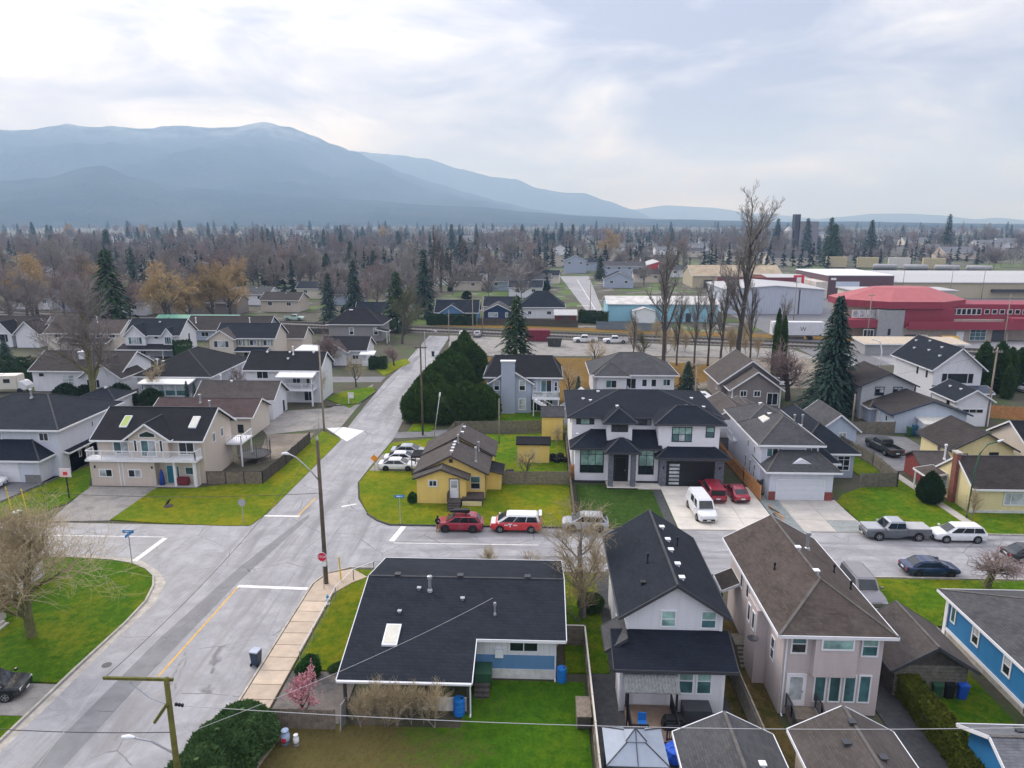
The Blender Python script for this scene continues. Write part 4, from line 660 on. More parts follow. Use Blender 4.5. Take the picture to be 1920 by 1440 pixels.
h.win('S', 5.55, 6.3, 2.15, .75, 82.0, 'pic', 'dbd', .08, black); h.win('S', 9.45, 5.95, 1.95, .92, 80.2, 'fixed', 'd', .09, black); h.win('S', 12.4, 6.25, 1.9, .75, 82.0, 'pic', 'ddb', .08, black); h.win('S', 16.5, 5.05, 2.3, 1.8, 79.5, (3, 2), 'tltbbb', .09, black); h.win('S', 19.7, 5.6, 1.0, 1.3, 79.5, 'hung', 'tb', .09, black); h.lamp(14.4, 78.42, 2.1); h.lamp(20.8, 78.42, 2.1)
h.win('W', 85, 5.8, 1.2, 1.2, 4.0, 'slide', 'd', .08, black)
# --- white house with double garage
h = House('double_garage_house', 'white two storey house with grey hip roofs and wide white double garage', 'house', 30, 82)
h.box('wall', w_cool, 24.75, 31.0, 76.6, 90, 0, 5.7); h.hip(24.75, 31.0, 76.6, 84.5, 5.7, 8.1, w_cool, rm_grey, z0=5.5, ov=.55); h.sky(26.4, 81.8, .7, 2.0); h.vent(27.2, 82.3, white, .5)
h.hip(24.75, 31.0, 83.6, 91, 5.7, 7.6, w_cool, rm_grey, z0=5.5, ov=.5); h.vent(27.6, 87.4, white, .34)
h.hip(31.0, 37.4, 82.0, 97, 3.0, 5.8, w_bgrey, rm_char, ov=.5); h.pipe(32.4, 88.5, 1.2, .1); h.pipe(32.9, 87.2, 1.2, .1)
h.hip(30.8, 33.8, 78.4, 84, 3.0, 4.6, w_bgrey, rm_char, ov=.4, wall=False); h.posts([(33.6, 78.6)], 0, 3.0, white, .18)
h.box('garage_wall', w_cool, 25.3, 32.1, 74.7, 76.7, 0, 3.3); h.hip(25.3, 32.1, 74.7, 79.2, 3.3, 5.3, w_cool, rm_grey, z0=3.2, ov=.65, ins=2.4); h.mesh(MB().prism([(26.9, 75.0, 3.72), (30.5, 75.0, 3.72), (28.7, 75.0, 4.62)], (0, .6, 0)), 'gable_face', w_white)
h.garage_door('S', 28.65, .05, 5.0, 2.3, 74.7, plain('door_white', (.66, .69, .75), .5, .04)); br = plain('red_brick', (.24, .07, .06), .9, .4, 6, .4); h.box('brick_pier', br, 25.25, 25.95, 74.6, 74.69, 0, 1.0); h.box('brick_pier', br, 31.3, 32.15, 74.6, 74.69, 0, 1.0)
h.win('S', 25.95, 4.3, 1.35, 1.1, 76.6, 'slide', 'td', .1, white); h.win('S', 30.2, 4.3, 1.35, 1.2, 76.6, 'slide', 'td', .1, white); h.win('S', 36.2, .9, 1.5, 1.9, 82.0, 'quad', 'd', .1); h.win('S', 34.6, .9, .7, 1.9, 82.0, 'hung', 'l', .1); h.box('bay_roof', white, 35.2, 37.5, 81.6, 82.0, 2.95, 3.05)
for y in (78.5, 80.2, 82): h.win('W', y, 1.2, .6, 1.6, 24.75, 'hung', 'd', .07)
for y in (79, 81.5): h.win('W', y, 3.9, .5, .9, 24.75, 'fixed', 'd', .07)
h.box('balcony', white, 24.1, 24.75, 86.2, 88.6, 3.0, 3.15); h.rail([(24.15, 88.6), (24.15, 86.2)], 3.1, .9, white)
# --- grey blue outbuilding behind
h = House('pale_blue_cottage', 'pale blue cottage with grey gable roof behind wooden fence', 'house', 40.2, 97); h.gable(37.9, 42.6, 93.6, 101, 2.7, 4.6, 'y', w_lblue, rm_grey, ov=.5, rk=.4); h.win('S', 40.8, 1.2, 1.1, 1.0, 93.6, 'slide', 'l', .1)
# --- pale yellow house
h = House('pale_yellow_house', 'pale yellow bungalow with brick chimney and mossy dark roof', 'house', 50, 76)
h.gable(45.2, 58, 71.9, 78.2, 2.95, 5.1, 'x', w_pale, rm_dbrown, ov=.45, rk=.15); h.chimney(44.8, 45.2, 74.5, 75.3, 0, 5.6, plain('chimney_brick', (.22, .085, .06), .9, .35, 5, .5), concrete); h.win('S', 50.0, .9, 2.9, 1.45, 71.9, 'pic', 'lll', .11); h.win('W', 76.8, 1.0, 1.1, 1.5, 45.2, 'hung', 'l', .12); h.box('foundation', w_found, 45.15, 58, 71.85, 71.9, 0, .35)
h.shed(43.0, 45.1, 76.4, 79.4, 2.3, 2.7, rm_brown, 'W'); h.posts([(43.2, 76.6), (43.2, 79.2)], 0, 2.3, white, .12)
h = House('pale_yellow_garage', 'pale yellow garage with dark shingle roof beside asphalt driveway', 'garage', 54, 90); h.gable(50.9, 58.2, 85.8, 93.0, 2.6, 4.6, 'y', w_pale, rm_dbrown, ov=.5, rk=.45, trim=dkgrey); h.win('S', 55.9, 1.2, 1.15, 1.0, 85.8, 'slide', 'd', .1, dkgrey); h.win('W', 88.6, 1.3, .8, 1.1, 50.9, 'slide', 'd', .08, conc2); h.win('S', 52.2, 1.1, 1.2, .9, 85.8, 'fixed', 'l', .1, dkgrey)
h = House('red_garden_shed', 'red wooden garden shed with grey-brown pitched roof', 'shed', 46.4, 83); h.gable(44.7, 48.2, 80.9, 84.6, 2.1, 3.1, 'x', plain('red_boards', (.21, .045, .04), .85, .3, 4, .4), rm_taupe, ov=.5, rk=.3, trim=None)
for i in range(7): h.box('board', plain('red_boards', (.21, .045, .04)), 44.72 + i * .5, 45.14 + i * .5, 80.86, 80.9, .1, 2.1)
h.pipe(47.6, 81.6, 1.6, .1, white)
# --- blue grey garage, grey house, new white house
h = House('blue_grey_garage', 'blue-grey garage with low brown gable roof', 'garage', 56, 105); h.gable(51.0, 61.2, 101.0, 108, 2.9, 4.7, 'y', w_lblue, rm_dbrown, ov=.6, rk=.5, trim=plain('navy_trim', (.03, .05, .1), .6)); h.door('W', 105.6, .1, .9, 2.0, 51.0, white); h.win('W', 103, 1.2, .7, .9, 51.0, 'fixed', 'd')
h = House('white_lean_to', 'white corrugated lean-to against the blue-grey garage', 'shed', 56.5, 99.6); h.box('wall', w_vert, 54.3, 58.8, 98.6, 100.8, 0, 2.2); h.shed(54.1, 59, 98.4, 100.95, 2.2, 2.5, plain('tin', (.6, .58, .52), .5, .15))
h = House('grey_two_storey', 'light grey two storey house with brown low gable roof and pair of windows', 'house', 53, 112); h.gable(49.5, 57.3, 108.6, 117, 5.4, 7.2, 'y', plain('grey_stucco', (.44, .46, .48), .8, .06), rm_dbrown, ov=.6, rk=.5, trim=dkgrey); h.win('S', 52.2, 3.7, 1.4, 1.4, 108.6, 'quad', 'dddlll', .12, dkgrey); h.win('S', 54.9, 3.7, 1.4, 1.4, 108.6, 'quad', 'dddlll', .12, dkgrey); h.hip(50.1, 54.6, 106.4, 108.5, 2.2, 3.2, w_bgrey, rm_brown, ov=.4, ins=1.2)
h = House('new_white_house', 'new white two storey house with dark gable roof and wide black windows', 'house', 69, 122); h.gable(64.6, 72.3, 117.0, 130, 6.4, 9.6, 'y', w_white, rm_char, ov=.6, rk=.6)
for x, y in ((66.3, 119), (66.6, 123), (66.2, 127), (67.6, 121), (68.0, 125.6), (67.4, 129)): h.vent(x, y, white, .36)
h.win('S', 68.5, 3.9, 3.1, 1.55, 117.0, 'fixed', 'd', .1, black); h.win('S', 66.4, 3.9, .75, 1.55, 117, 'fixed', 'd', .1, black); h.win('S', 70.6, 3.9, .75, 1.55, 117, 'fixed', 'd', .1, black); h.shed(64.4, 73.4, 114.6, 117, 2.7, 3.5, plain('metal_roof_blue', (.03, .045, .08), .4), trim=white); h.posts([(64.8, 114.9), (73, 114.9)], 0, 2.7, white, .2); h.win('S', 66.2, .6, 1.6, 1.9, 117, 'slide', 'd', .1, black)
for y in (119, 122): h.win('W', y, 4.4, .5, 1.2, 64.6, 'fixed', 'd', .06, black); h.win('W', y + 3, 1.2, .5, 1.2, 64.6, 'fixed', 'd', .06, black)
h = House('new_white_garage', 'small white gabled garage with four dark door panes beside cedar fence', 'garage', 64.5, 108); h.gable(61.8, 66.8, 104.8, 111.6, 4.0, 5.5, 'y', w_white, rm_char, ov=.45, rk=.4); h.garage_door('S', 64.2, .1, 3.6, 2.6, 104.8, w_modern)
for i in range(3): h.win('S', 63.2 + i * 1.0, 2.2, .85, .42, 104.72, 'fixed', 'd', .06, black)
h.vent(63.4, 107, white, .3); h.vent(63.2, 109.5, white, .3); h.win('W', 107, 2.2, .8, 1.4, 61.8, 'fixed', 'd', .08, black)
h = House('dark_roof_bungalow', 'bungalow with charcoal gable roof and white bargeboard', 'house', 64, 92); h.gable(60.2, 72, 86, 93.5, 2.8, 5.0, 'x', w_cream, rm_black, ov=.5, rk=.4); h.gable(60.8, 65, 84.2, 87.5, 2.8, 4.6, 'y', w_cream, rm_black, ov=.4, rk=.4)
# --- brown house and its garage
h = House('brown_gabled_house', 'taupe house with stepped brown gable roofs and sliding patio door', 'house', 35, 120); h.gable(31.5, 39.2, 114.4, 118, 3.3, 6.0, 'y', w_taupe, rm_taupe, ov=.6, rk=.5, back=False); h.gable(30.6, 40.2, 118, 128, 3.6, 7.1, 'y', w_taupe, rm_taupe, ov=.6, rk=.5)
h.win('S', 33.3, 1.9, 1.15, 1.05, 114.4, 'slide', 'd', .12); h.win('S', 35.5, 1.9, 1.15, 1.05, 114.4, 'slide', 'd', .12); h.win('S', 38.0, .5, 1.85, 2.1, 114.4, 'slide', 'd', .12); h.box('corner_trim', white, 31.4, 31.6, 114.3, 114.4, 0, 3.3); h.box('corner_trim', white, 39.1, 39.3, 114.3, 114.4, 0, 3.3); h.rail([(39.6, 113.4), (41.5, 112.4)], .3, .9, woodgr); h.win('W', 121, 1.6, 1, 1.1, 30.6, 'slide', 'd')
h = House('brown_garage_annex', 'taupe garage with brown gable roof and white roller door', 'garage', 27, 100); h.gable(23.9, 30.2, 96.4, 104.5, 3.0, 4.9, 'y', w_taupe, rm_taupe, ov=.5, rk=.4); h.box('roller_door', white, 24.9, 27.0, 96.33, 96.4, .4, 3.0); h.gable(28.4, 33.0, 101, 108, 2.4, 3.4, 'y', w_taupe, rm_taupe, ov=.4, rk=.3); h.box('lean_to', plain('tan_grey', (.26, .25, .25), .8), 22.1, 25.6, 90.5, 93, 0, 2.3); h.shed(22, 25.7, 90.3, 93.2, 2.3, 2.7, rm_lgrey, trim=None)
# --- white hip roof house and the grey-blue house behind
h = House('white_hip_house', 'white two storey house with broad grey hip roof and blue rear deck', 'house', 16.5, 125); h.hip(9.4, 23.3, 120.9, 131, 3.95, 6.9, w_white, rm_grey, ov=.7); h.hip(10.0, 15, 119.8, 124, 3.9, 5.7, w_white, rm_grey, ov=.6, z0=0)
for x in (14.6, 16.8, 18.6, 19.2): h.vent(x, 125.4, white, .4)
h.pipe(16.6, 126.6, 1.3, .1); h.pipe(17.8, 126.6, 1.6, .1)
h.win('S', 12.4, 1.9, 1.9, 1.4, 119.8, 'slide', 'td', .1); h.win('S', 15.9, 1.2, 1.8, 2.2, 120.9, 'slide', 'dd', .1); h.win('S', 18.2, 1.9, 1.0, 1.4, 120.9, 'fixed', 'd', .12); h.win('S', 19.8, 1.9, 1.0, 1.4, 120.9, 'fixed', 'd', .12); h.win('S', 22.0, 2.1, 1.3, 1.2, 120.9, 'slide', 'td', .1); h.box('deck', w_bgrey, 15.2, 19.4, 118.4, 120.85, .9, 1.1); h.rail([(15.3, 120.8), (15.3, 118.5), (19.0, 118.5)], 1.1, 1.0, w_cool, .2); h.rail([(19.0, 118.5), (17, 116.4, .2)], 1.1, 1.0, w_cool, .3)
h = House('grey_blue_house', 'grey-blue two storey house with big chimney, dark roof and white deck stairs', 'house', -2.5, 114); h.hip(-8.2, 3.2, 110.7, 119, 5.6, 8.3, w_bgrey, rm_black, ov=.6, ins=1.6); h.gable(-7.6, -1.2, 109.9, 113, 5.0, 7.0, 'y', w_bgrey, rm_black, ov=.5, rk=.4)
for x in (-6, -2, 2): h.vent(x, 114.3, white, .4)
h.pipe(-.2, 113.6, .9, .12, white); h.chimney(-5.9, -3.75, 109.2, 109.9, 0, 8.4, w_bgrey)
h.win('S', -6.65, 3.6, 1.0, 1.7, 109.9, 'hung', 'dl', .14); h.win('S', -2.6, 3.6, 1.1, 1.8, 109.9, 'hung', 'dl', .14); h.win('S', -2.6, .5, 1.2, 1.9, 109.9, 'hung', 'll', .14); h.win('S', 1.2, 3.2, 1.8, 2.1, 110.7, 'slide', 'td', .1); h.win('S', -.6, 3.4, .7, 1.6, 110.7, 'hung', 'l', .1); h.win('S', 2.7, 3.4, .6, 1.6, 110.7, 'hung', 'd', .1); h.win('S', 1.7, .9, 1.2, 1.2, 110.7, 'slide', 'd'); h.win('S', -.3, .1, 2.0, 2.1, 110.7, 'slide', 'd')
h.box('deck', white, -1.0, 3.3, 107.8, 110.6, 2.7, 2.95); h.rail([(-.9, 107.9), (3.2, 107.9), (3.2, 110.6)], 2.95, 1.0, white, .3, glass=True); h.posts([(-.8, 108), (3.1, 108)], 0, 2.7, white); st = MB()
for i in range(10): z = 2.9 - i * .28; x = -.6 + i * .42; st.box(x, x + .45, 106.7, 107.75, z - .08, z)
st.beam((-.7, 106.7, 2.85), (3.8, 106.7, .1), .06, .3); st.beam((-.7, 107.75, 2.85), (3.8, 107.75, .1), .06, .3); h.mesh(st, 'stairs', white); h.rail([(-.6, 106.7, 2.9), (3.8, 106.7, .2)], 2.9, .95, white, .4)
h = House('grey_garden_shed', 'small pale grey shed with gable roof by the deck stairs', 'shed', 5.2, 104); h.gable(3.7, 6.3, 103, 105.8, 2.4, 3.3, 'y', plain('shed_grey', (.45, .45, .47), .8), rm_lgrey, ov=.3, rk=.3)
h = House('white_tent_shed', 'small white peaked shed between the two back houses', 'shed', 7.3, 112); h.gable(5.6, 8.4, 111, 115, 1.9, 3.0, 'y', w_white, plain('tent_white', (.7, .7, .72), .6), ov=.2, rk=.2, trim=None)
# ============================================================ HOUSES WEST OF THE MAIN ROAD
# --- beige house with long balcony
h = House('beige_balcony_house', 'beige two storey house with long white balcony and teal front door', 'house', -45, 80)
h.gable(-51.0, -38.7, 77.3, 85, 5.65, 8.0, 'x', w_beige, rm_black, ov=.75, rk=.45); h.sky(-48.4, 79.0, .9, 1.5, mat=plain('skylight_green', (.35, .45, .1), .3)); h.sky(-40.2, 79.0, .9, 1.5)
h.gable(-46.9, -42.3, 76.5, 80.5, 5.7, 7.35, 'y', w_beige, rm_black, z0=3.2, ov=.5, rk=.4, back=False, trim=white)
h.box('wall', w_beige, -51.5, -43.9, 76.05, 77.28, 0, 3.1); h.box('porch_wall', w_cream, -43.9, -39.2, 77.1, 77.28, 0, 3.1); h.box('balcony', white, -51.7, -38.8, 75.6, 77.28, 3.1, 3.35); h.rail([(-51.6, 77.2), (-51.6, 75.7), (-38.9, 75.7), (-38.9, 77.2)], 3.35, 1.0, white, .16); h.posts([(-41.6, 76.1), (-39.3, 76.1)], 0, 3.1, white, .28); h.box('porch_slab', concrete, -43.9, -39.1, 75.9, 77.1, 0, .12)
h.win('S', -48.3, 3.45, 1.9, 2.05, 77.3, 'slide', 'tl', .12); h.win('S', -40.6, 3.45, 1.9, 2.05, 77.3, 'slide', 'dd', .12); h.win('S', -44.6, 3.45, 1.85, 2.05, 76.5, 'slide', 'tl', .12); h.win('S', -46.1, 4.0, .45, 1.5, 76.5, 'fixed', 'd', .1); h.win('S', -43.1, 4.0, .45, 1.5, 76.5, 'fixed', 'd', .1)
h.mesh(MB().prism([(-45.6, 76.44, 5.75), (-43.6, 76.44, 5.75), (-43.6, 76.44, 6.2), (-44.6, 76.44, 6.62), (-45.6, 76.44, 6.2)], (0, .05, 0)), 'arched_window', white); h.mesh(MB().prism([(-45.45, 76.4, 5.85), (-43.75, 76.4, 5.85), (-43.75, 76.4, 6.15), (-44.6, 76.4, 6.5), (-45.45, 76.4, 6.15)], (0, .03, 0)), 'pane', G_d)
h.win('S', -49.7, 1.1, 1.6, .98, 76.05, 'slide', 'ld', .1); h.win('S', -46.3, 1.1, 1.6, .98, 76.05, 'slide', 'dl', .1); h.box('panel_strip', white, -48.1, -48.0, 76.0, 76.05, .1, 2.9); h.box('panel_strip', white, -47.7, -47.6, 76.0, 76.05, .1, 2.9); h.door('S', -42.6, .12, .9, 2.1, 77.1, plain('teal_door', (.02, .2, .28), .5), 0); h.win('S', -41.8, .3, .45, 1.9, 77.1, 'fixed', 't', .08); h.win('S', -40.3, 1.1, 1.3, 1.0, 77.1, 'fixed', 't', .1)
for x in (-50.9, -44.2): h.lamp(x, 75.98, 2.2)
for y in (80.2, 82.4): h.win('E', y, 4.1, .8, 1.2, -38.7, 'slide', 'd', .1)
h.box('rear_deck', white, -38.6, -36.6, 83, 86.5, 2.9, 3.1); h.rail([(-38.5, 83.1), (-36.7, 83.1), (-36.7, 86.4)], 3.1, .9, white, .25); h.posts([(-36.8, 83.2), (-36.8, 86.3)], 0, 2.9, white)
# --- white house at the left edge
h = House('charcoal_hip_house', 'white two storey house with charcoal hip roof and low garage roof, basketball hoop outside', 'house', -63, 84)
h.hip(-71.5, -56.9, 79.0, 91.5, 5.75, 8.5, w_cool, rm_char, ov=.6, ins=5.6); h.pipe(-63.4, 84.4, .9, .12); h.sky(-59.6, 86.0, .7, 1.5); h.pipe(-61.2, 86.3, .4, .05, black)
h.box('garage_wall', w_cool, -71, -58.1, 76.8, 79, 0, 2.7); h.hip(-71, -58.1, 76.8, 83, 2.7, 5.0, w_cool, rm_blue, z0=2.6, ov=.6, ins=3.4); h.box('side_wall', w_white, -58.1, -56.9, 80.5, 86, 0, 2.8); h.shed(-58.6, -56.2, 79.6, 86.5, 2.75, 3.5, rm_blue, 'E')
h.win('S', -58.6, 4.35, 1.25, 1.1, 79.0, 'slide', 'd', .12); h.win('S', -64.4, 4.35, 1.5, 1.1, 79.0, 'slide', 'dl', .12); h.garage_door('S', -63, .05, 4.8, 2.3, 76.8, w_modern); h.box('stone_base', plain('stone_veneer', (.22, .21, .21), .9, .35, 5, .4), -59.9, -58.05, 76.72, 76.79, 0, .95); h.win('E', 84, 1.2, .7, 1.0, -56.9, 'slide', 'd', .1); h.win('E', 85.6, 4.3, .35, .7, -56.9, 'fixed', 'd', .06); h.win('E', 82.5, 1.3, .5, .9, -56.9, 'fixed', 'd', .08)
# --- garages and houses behind
h = House('red_brown_roof_garage', 'long cream outbuilding with red-brown roof behind the beige house', 'garage', -47, 98); h.gable(-54.5, -40.4, 95.2, 102, 3.1, 4.75, 'x', w_cream, rm_red, ov=.45, rk=.5); h.win('S', -41.9, .7, .8, 1.2, 95.2, 'hung', 'd', .1, black); h.pipe(-48.5, 97.6, 1.0, .12); h.pipe(-46.6, 96.4, 1.0, .12)
h = House('white_tall_garage', 'tall white outbuilding with dark red-brown gable roof beside gravel parking', 'garage', -46, 107); h.gable(-52.4, -40.7, 104.4, 110.6, 3.3, 5.3, 'x', w_white, rm_taupe, ov=.45, rk=.45); h.vent(-48, 107.3, white, .35); h.pipe(-50, 108, .9, .1, white); h.door('E', 109, .1, .8, 1.9, -40.7, black)
h = House('white_balcony_house', 'white two storey house with covered rear balcony and black roof', 'house', -43, 119); h.gable(-49.0, -36.6, 115.2, 122.6, 5.7, 7.9, 'x', w_white, rm_black, ov=.5, rk=.4)
for x in (-46.4, -42.5, -38.4): h.vent(x, 118.6, white, .35)
h.pipe(-41.8, 118.2, 1.2, .1, white); h.vent(-42.4, 117.2, white, .35); h.win('S', -46.2, 4.05, 2.0, 1.35, 115.2, 'slide', 'd', .1); h.win('S', -43.1, 4.1, .6, 1.0, 115.2, 'fixed', 'd', .1)
h.box('balcony', white, -42.5, -37.0, 112.6, 115.15, 2.55, 2.8); h.rail([(-42.4, 115.1), (-42.4, 112.7), (-37.1, 112.7), (-37.1, 115.1)], 2.8, 1.0, white, .22); h.posts([(-42.3, 112.8), (-37.2, 112.8)], 0, 5.0, white, .22); h.shed(-43, -36.9, 112.4, 115.1, 4.95, 5.45, plain('patio_roof', (.7, .7, .68), .4), t=.06); h.win('S', -40.5, 3.3, 1.4, 1.2, 115.2, 'slide', 'd', .1); h.win('S', -38.3, 2.95, 1.2, 1.8, 115.2, 'slide', 'd', .1); h.door('S', -41.2, .1, .9, 2.0, 115.2, w_modern); h.win('S', -38.6, .3, 1.6, 1.9, 115.2, 'slide', 'd', .1)
h = House('sunroom_hip_house', 'lilac-white bungalow with dark hip roof and glazed sunroom', 'house', -63, 124); h.hip(-69.6, -56.8, 118.4, 134.5, 3.5, 7.0, w_cool, rm_black, ov=.6); h.vent(-66.6, 122, white, .4); h.pipe(-67.4, 121.5, .8, .1, white); h.vent(-69, 120.4, white, .35)
h.box('sunroom_floor', w_cool, -67.2, -59.6, 115.6, 118.35, 0, .8); h.shed(-67.8, -59.0, 115.2, 118.4, 3.0, 3.5, plain('patio_roof', (.7, .7, .68), .4), t=.06)
for i in range(4): h.win('S', -66.2 + i * 1.88, .85, 1.8, 2.05, 115.6, 'hung', 'tl', .07)
h.win('S', -68.5, 1.2, 1.0, 1.2, 118.4, 'slide', 'd'); h.win('E', 122, 1.0, 1.4, 1.2, -56.8, 'slide', 'd', .1)
h = House('white_brown_roof_house', 'white split-level house with brown roof behind the mossy bare tree', 'house', -81, 126); h.gable(-90.5, -74, 121.5, 131, 3.9, 6.4, 'x', w_white, rm_dbrown, ov=.5, rk=.4); h.gable(-80.2, -73.2, 119.2, 126, 3.2, 5.8, 'y', w_white, rm_dbrown, ov=.5, rk=.4); h.win('S', -78.0, 1.2, 2.4, 1.6, 119.2, 'pic', 'd', .12); h.win('S', -84, 1.2, 2.2, 1.8, 121.5, (2, 3), 'l', .1); h.win('S', -88.8, 2.6, 1.1, .8, 121.5, 'fixed', 'd', .1); h.chimney(-83.2, -82.2, 124, 125, 4, 6.6, w_white)
h = House('white_bay_house', 'white two storey house with bay windows, charcoal roof and porch roof', 'house', -86, 160); h.gable(-92.5, -80.4, 155, 163, 5.0, 7.9, 'x', w_white, rm_char, ov=.45, rk=.4); h.vent(-86, 158, white, .4); h.pipe(-85, 160, .9, .12); h.gable(-92.2, -87.6, 154.0, 158, 4.9, 7.1, 'y', w_white, rm_char, ov=.4, rk=.3, z0=2.3); h.gable(-83.8, -81.6, 154.4, 158, 5.0, 6.4, 'y', w_white, rm_char, ov=.3, rk=.3, z0=2.3)
h.win('S', -89.9, 2.9, 3.2, 1.7, 154.0, (5, 1), 'tlllt', .12); h.win('S', -82.7, 2.9, 1.6, 1.7, 154.4, (3, 1), 'tdt', .12); h.win('S', -85.6, 4.0, 1.0, .6, 155, 'fixed', 'd'); h.shed(-93.4, -80.8, 151.8, 154.9, 2.1, 2.9, rm_black); h.posts([(-93, 152.2), (-88, 152.2), (-83, 152.2)], 0, 2.1, white); h.garage_door('S', -82.6, .05, 2.6, 2.0, 154.9, w_lblue); h.win('S', -89.5, .5, 2.4, 1.4, 154.9, 'pic', 'd'); h.win('E', 159.5, 3.3, .9, 1.4, -80.4, 'fixed', 'd', .1)
h = House('cream_shutter_house', 'cream two storey house with shuttered windows and charcoal roof', 'house', -65, 156); h.gable(-70.8, -57.9, 152.4, 160, 4.95, 7.4, 'x', w_cream, rm_char, ov=.5, rk=.4); h.gable(-71.6, -66.4, 150.8, 155, 4.9, 6.6, 'y', w_cream, rm_taupe, ov=.5, rk=.4); h.pipe(-63, 156.5, 1.0, .1, white)
h.win('S', -69, 2.9, 3.4, 1.5, 150.8, 'pic', 'dld', .1); h.win('S', -69.4, .7, 2.0, 1.2, 150.8, 'slide', 't', .1)
for x, w in ((-65.4, .9), (-62.6, 1.7), (-59.6, 1.7)):
    o = h.win('S', x, 3.1, w, 1.3, 152.4, 'slide', 'dl', .1)
    for sx in (-1, 1): MB().box(sx * (w / 2 + .25) - .2, sx * (w / 2 + .25) + .2, -.05, 0, 0, 1.3).build('shutter', plain('shutter_green', (.25, .3, .26), .7), o)
h.shed(-66.3, -59, 150.2, 152.3, 2.2, 2.8, rm_char); h.posts([(-66, 150.4), (-59.3, 150.4)], 0, 2.2, white); h.door('S', -61, .1, 1, 2, 152.4, black); h.win('S', -64, .5, 1.8, 1.4, 152.4, 'slide', 'd')
h = House('long_grey_roof_house', 'long low house with weathered grey roof under bare willows', 'house', -79, 182); h.gable(-90, -69, 177, 186, 2.9, 5.6, 'x', w_bgrey, rm_dbrown, ov=.6, rk=.5); h.pipe(-88, 179, 1.2, .12, white); h.pipe(-74, 179, 1.2, .12, white); h.win('S', -85, 1, 2, 1.2, 177); h.win('S', -75, 1, 2, 1.2, 177)
h = House('cream_cottage', 'small cream cottage with grey-brown gable roof beside the cream house', 'house', -57, 164); h.gable(-60.4, -54.6, 161.5, 168, 3.4, 5.4, 'x', w_cream, rm_dbrown, ov=.4, rk=.4); h.win('S', -59, 1.3, 1, 1, 161.5)
h = House('salmon_beige_house', 'beige two storey house with brown roof behind bare branches', 'house', -106, 166); h.gable(-115.8, -98.2, 162, 170, 4.2, 6.6, 'x', w_cream, rm_brown, ov=.5, rk=.4); h.pipe(-105, 165, 1.2, .1, white); h.shed(-112, -100, 159.5, 162, 2.2, 2.9, rm_dbrown)
for x in (-113, -109, -103, -100): h.win('S', x, 3.0, 1.5, 1.1, 162, 'slide', 'd')
h = House('white_corner_cottage', 'white gabled house with dark roof and large front window at left', 'house', -128, 172); h.gable(-137, -121.5, 168, 176, 3.6, 6.6, 'x', w_white, rm_dbrown, ov=.5, rk=.4); h.gable(-131.6, -127, 165.6, 170, 3.4, 6.0, 'y', w_white, rm_black, ov=.5, rk=.4); h.win('S', -129.3, 1.2, 2.8, 2.0, 165.6, 'pic', 'd'); h.gable(-125.5, -120, 165, 170, 3.6, 6.2, 'y', w_white, rm_dbrown, ov=.5, rk=.4)
h = House('small_white_garage', 'small white garage with grey hip roof behind the beige house', 'garage', -69, 110); h.hip(-72.6, -66.8, 106.6, 111.6, 2.3, 3.6, w_white, rm_char, ov=.5); h.vent(-69.4, 109, white, .4); h.box('door', black, -71.9, -71.2, 106.55, 106.6, .1, 2)
h = House('grey_hip_house', 'grey two storey house with dark hip roof beside tall conifers', 'house', -46, 182); h.hip(-53.2, -39.8, 177.3, 187, 4.2, 7.9, w_grey, rm_black, ov=.6); h.win('S', -47.4, 1.6, 1.2, 1.9, 177.3, 'hung', 'dl', .14); h.win('S', -41.2, 1.6, 1.2, 1.9, 177.3, 'hung', 'dl', .14); h.shed(-40.6, -37.4, 174, 177.2, 3.0, 3.6, rm_black, 'E'); h.posts([(-37.8, 174.4), (-37.8, 177)], 0, 3.0, white); h.chimney(-48.6, -47.9, 181, 181.6, 6, 7.4, wooddk); h.pipe(-50, 182, 1.6, .08)
h = House('white_low_cottage', 'low white cottage with reddish-brown roof and small white porch canopy', 'house', -43, 151); h.gable(-46.4, -36.8, 148, 156, 3.1, 5.2, 'x', w_vert, rm_black, ov=.5, rk=.4); h.gable(-45.8, -40.6, 146.4, 151, 3.0, 4.7, 'y', w_vert, rm_red, ov=.5, rk=.4, z0=0); h.box('porch_room', w_white, -51.8, -46.4, 148.2, 153, 0, 2.9); h.shed(-52, -46.4, 147.8, 153.2, 2.95, 3.2, white); h.win('S', -50, 1.2, .9, 1.5, 148.2, 'fixed', 't', .12); h.win('S', -48.6, 1.6, .7, .8, 148.2, 'fixed', 'd', .12); h.shed(-37.6, -34.6, 146, 148.2, 2.5, 2.9, white); h.rail([(-37, 146.2), (-34.8, 146.2)], .9, .9, white, .3); h.box('porch_deck', white, -37.2, -34.6, 146, 148, 0, .9); h.win('S', -39.0, 1.0, 1.4, 1.0, 148, 'slide', 'd')
# --- house at the left edge, porch only
h = House('corner_porch_house', 'small house with glazed white porch and front steps behind the near bare tree', 'house', -47, 47); h.gable(-52.5, -42.6, 46.0, 55, 2.7, 4.4, 'y', w_white, rm_taupe, ov=.5, rk=.5); h.box('brick_pier', plain('chimney_brick', (.34, .13, .08)), -42.58, -42.1, 49.4, 50.2, 0, 2.3); h.win('E', 48, .9, 2.0, 1.5, -42.6, (3, 2), 't', .1); h.win('S', -45, 1, 2.4, 1.4, 46, 'pic', 'l', .1); h.box('porch_deck', concrete, -42.58, -40.9, 45.4, 48.2, 0, .75); h.stairs((-40.9, 46.6), (1, 0), 3, 1.6, .72, concrete); h.rail([(-42.5, 45.4), (-40.95, 45.4), (-40.1, 45.5, .1)], .75, .9, white)
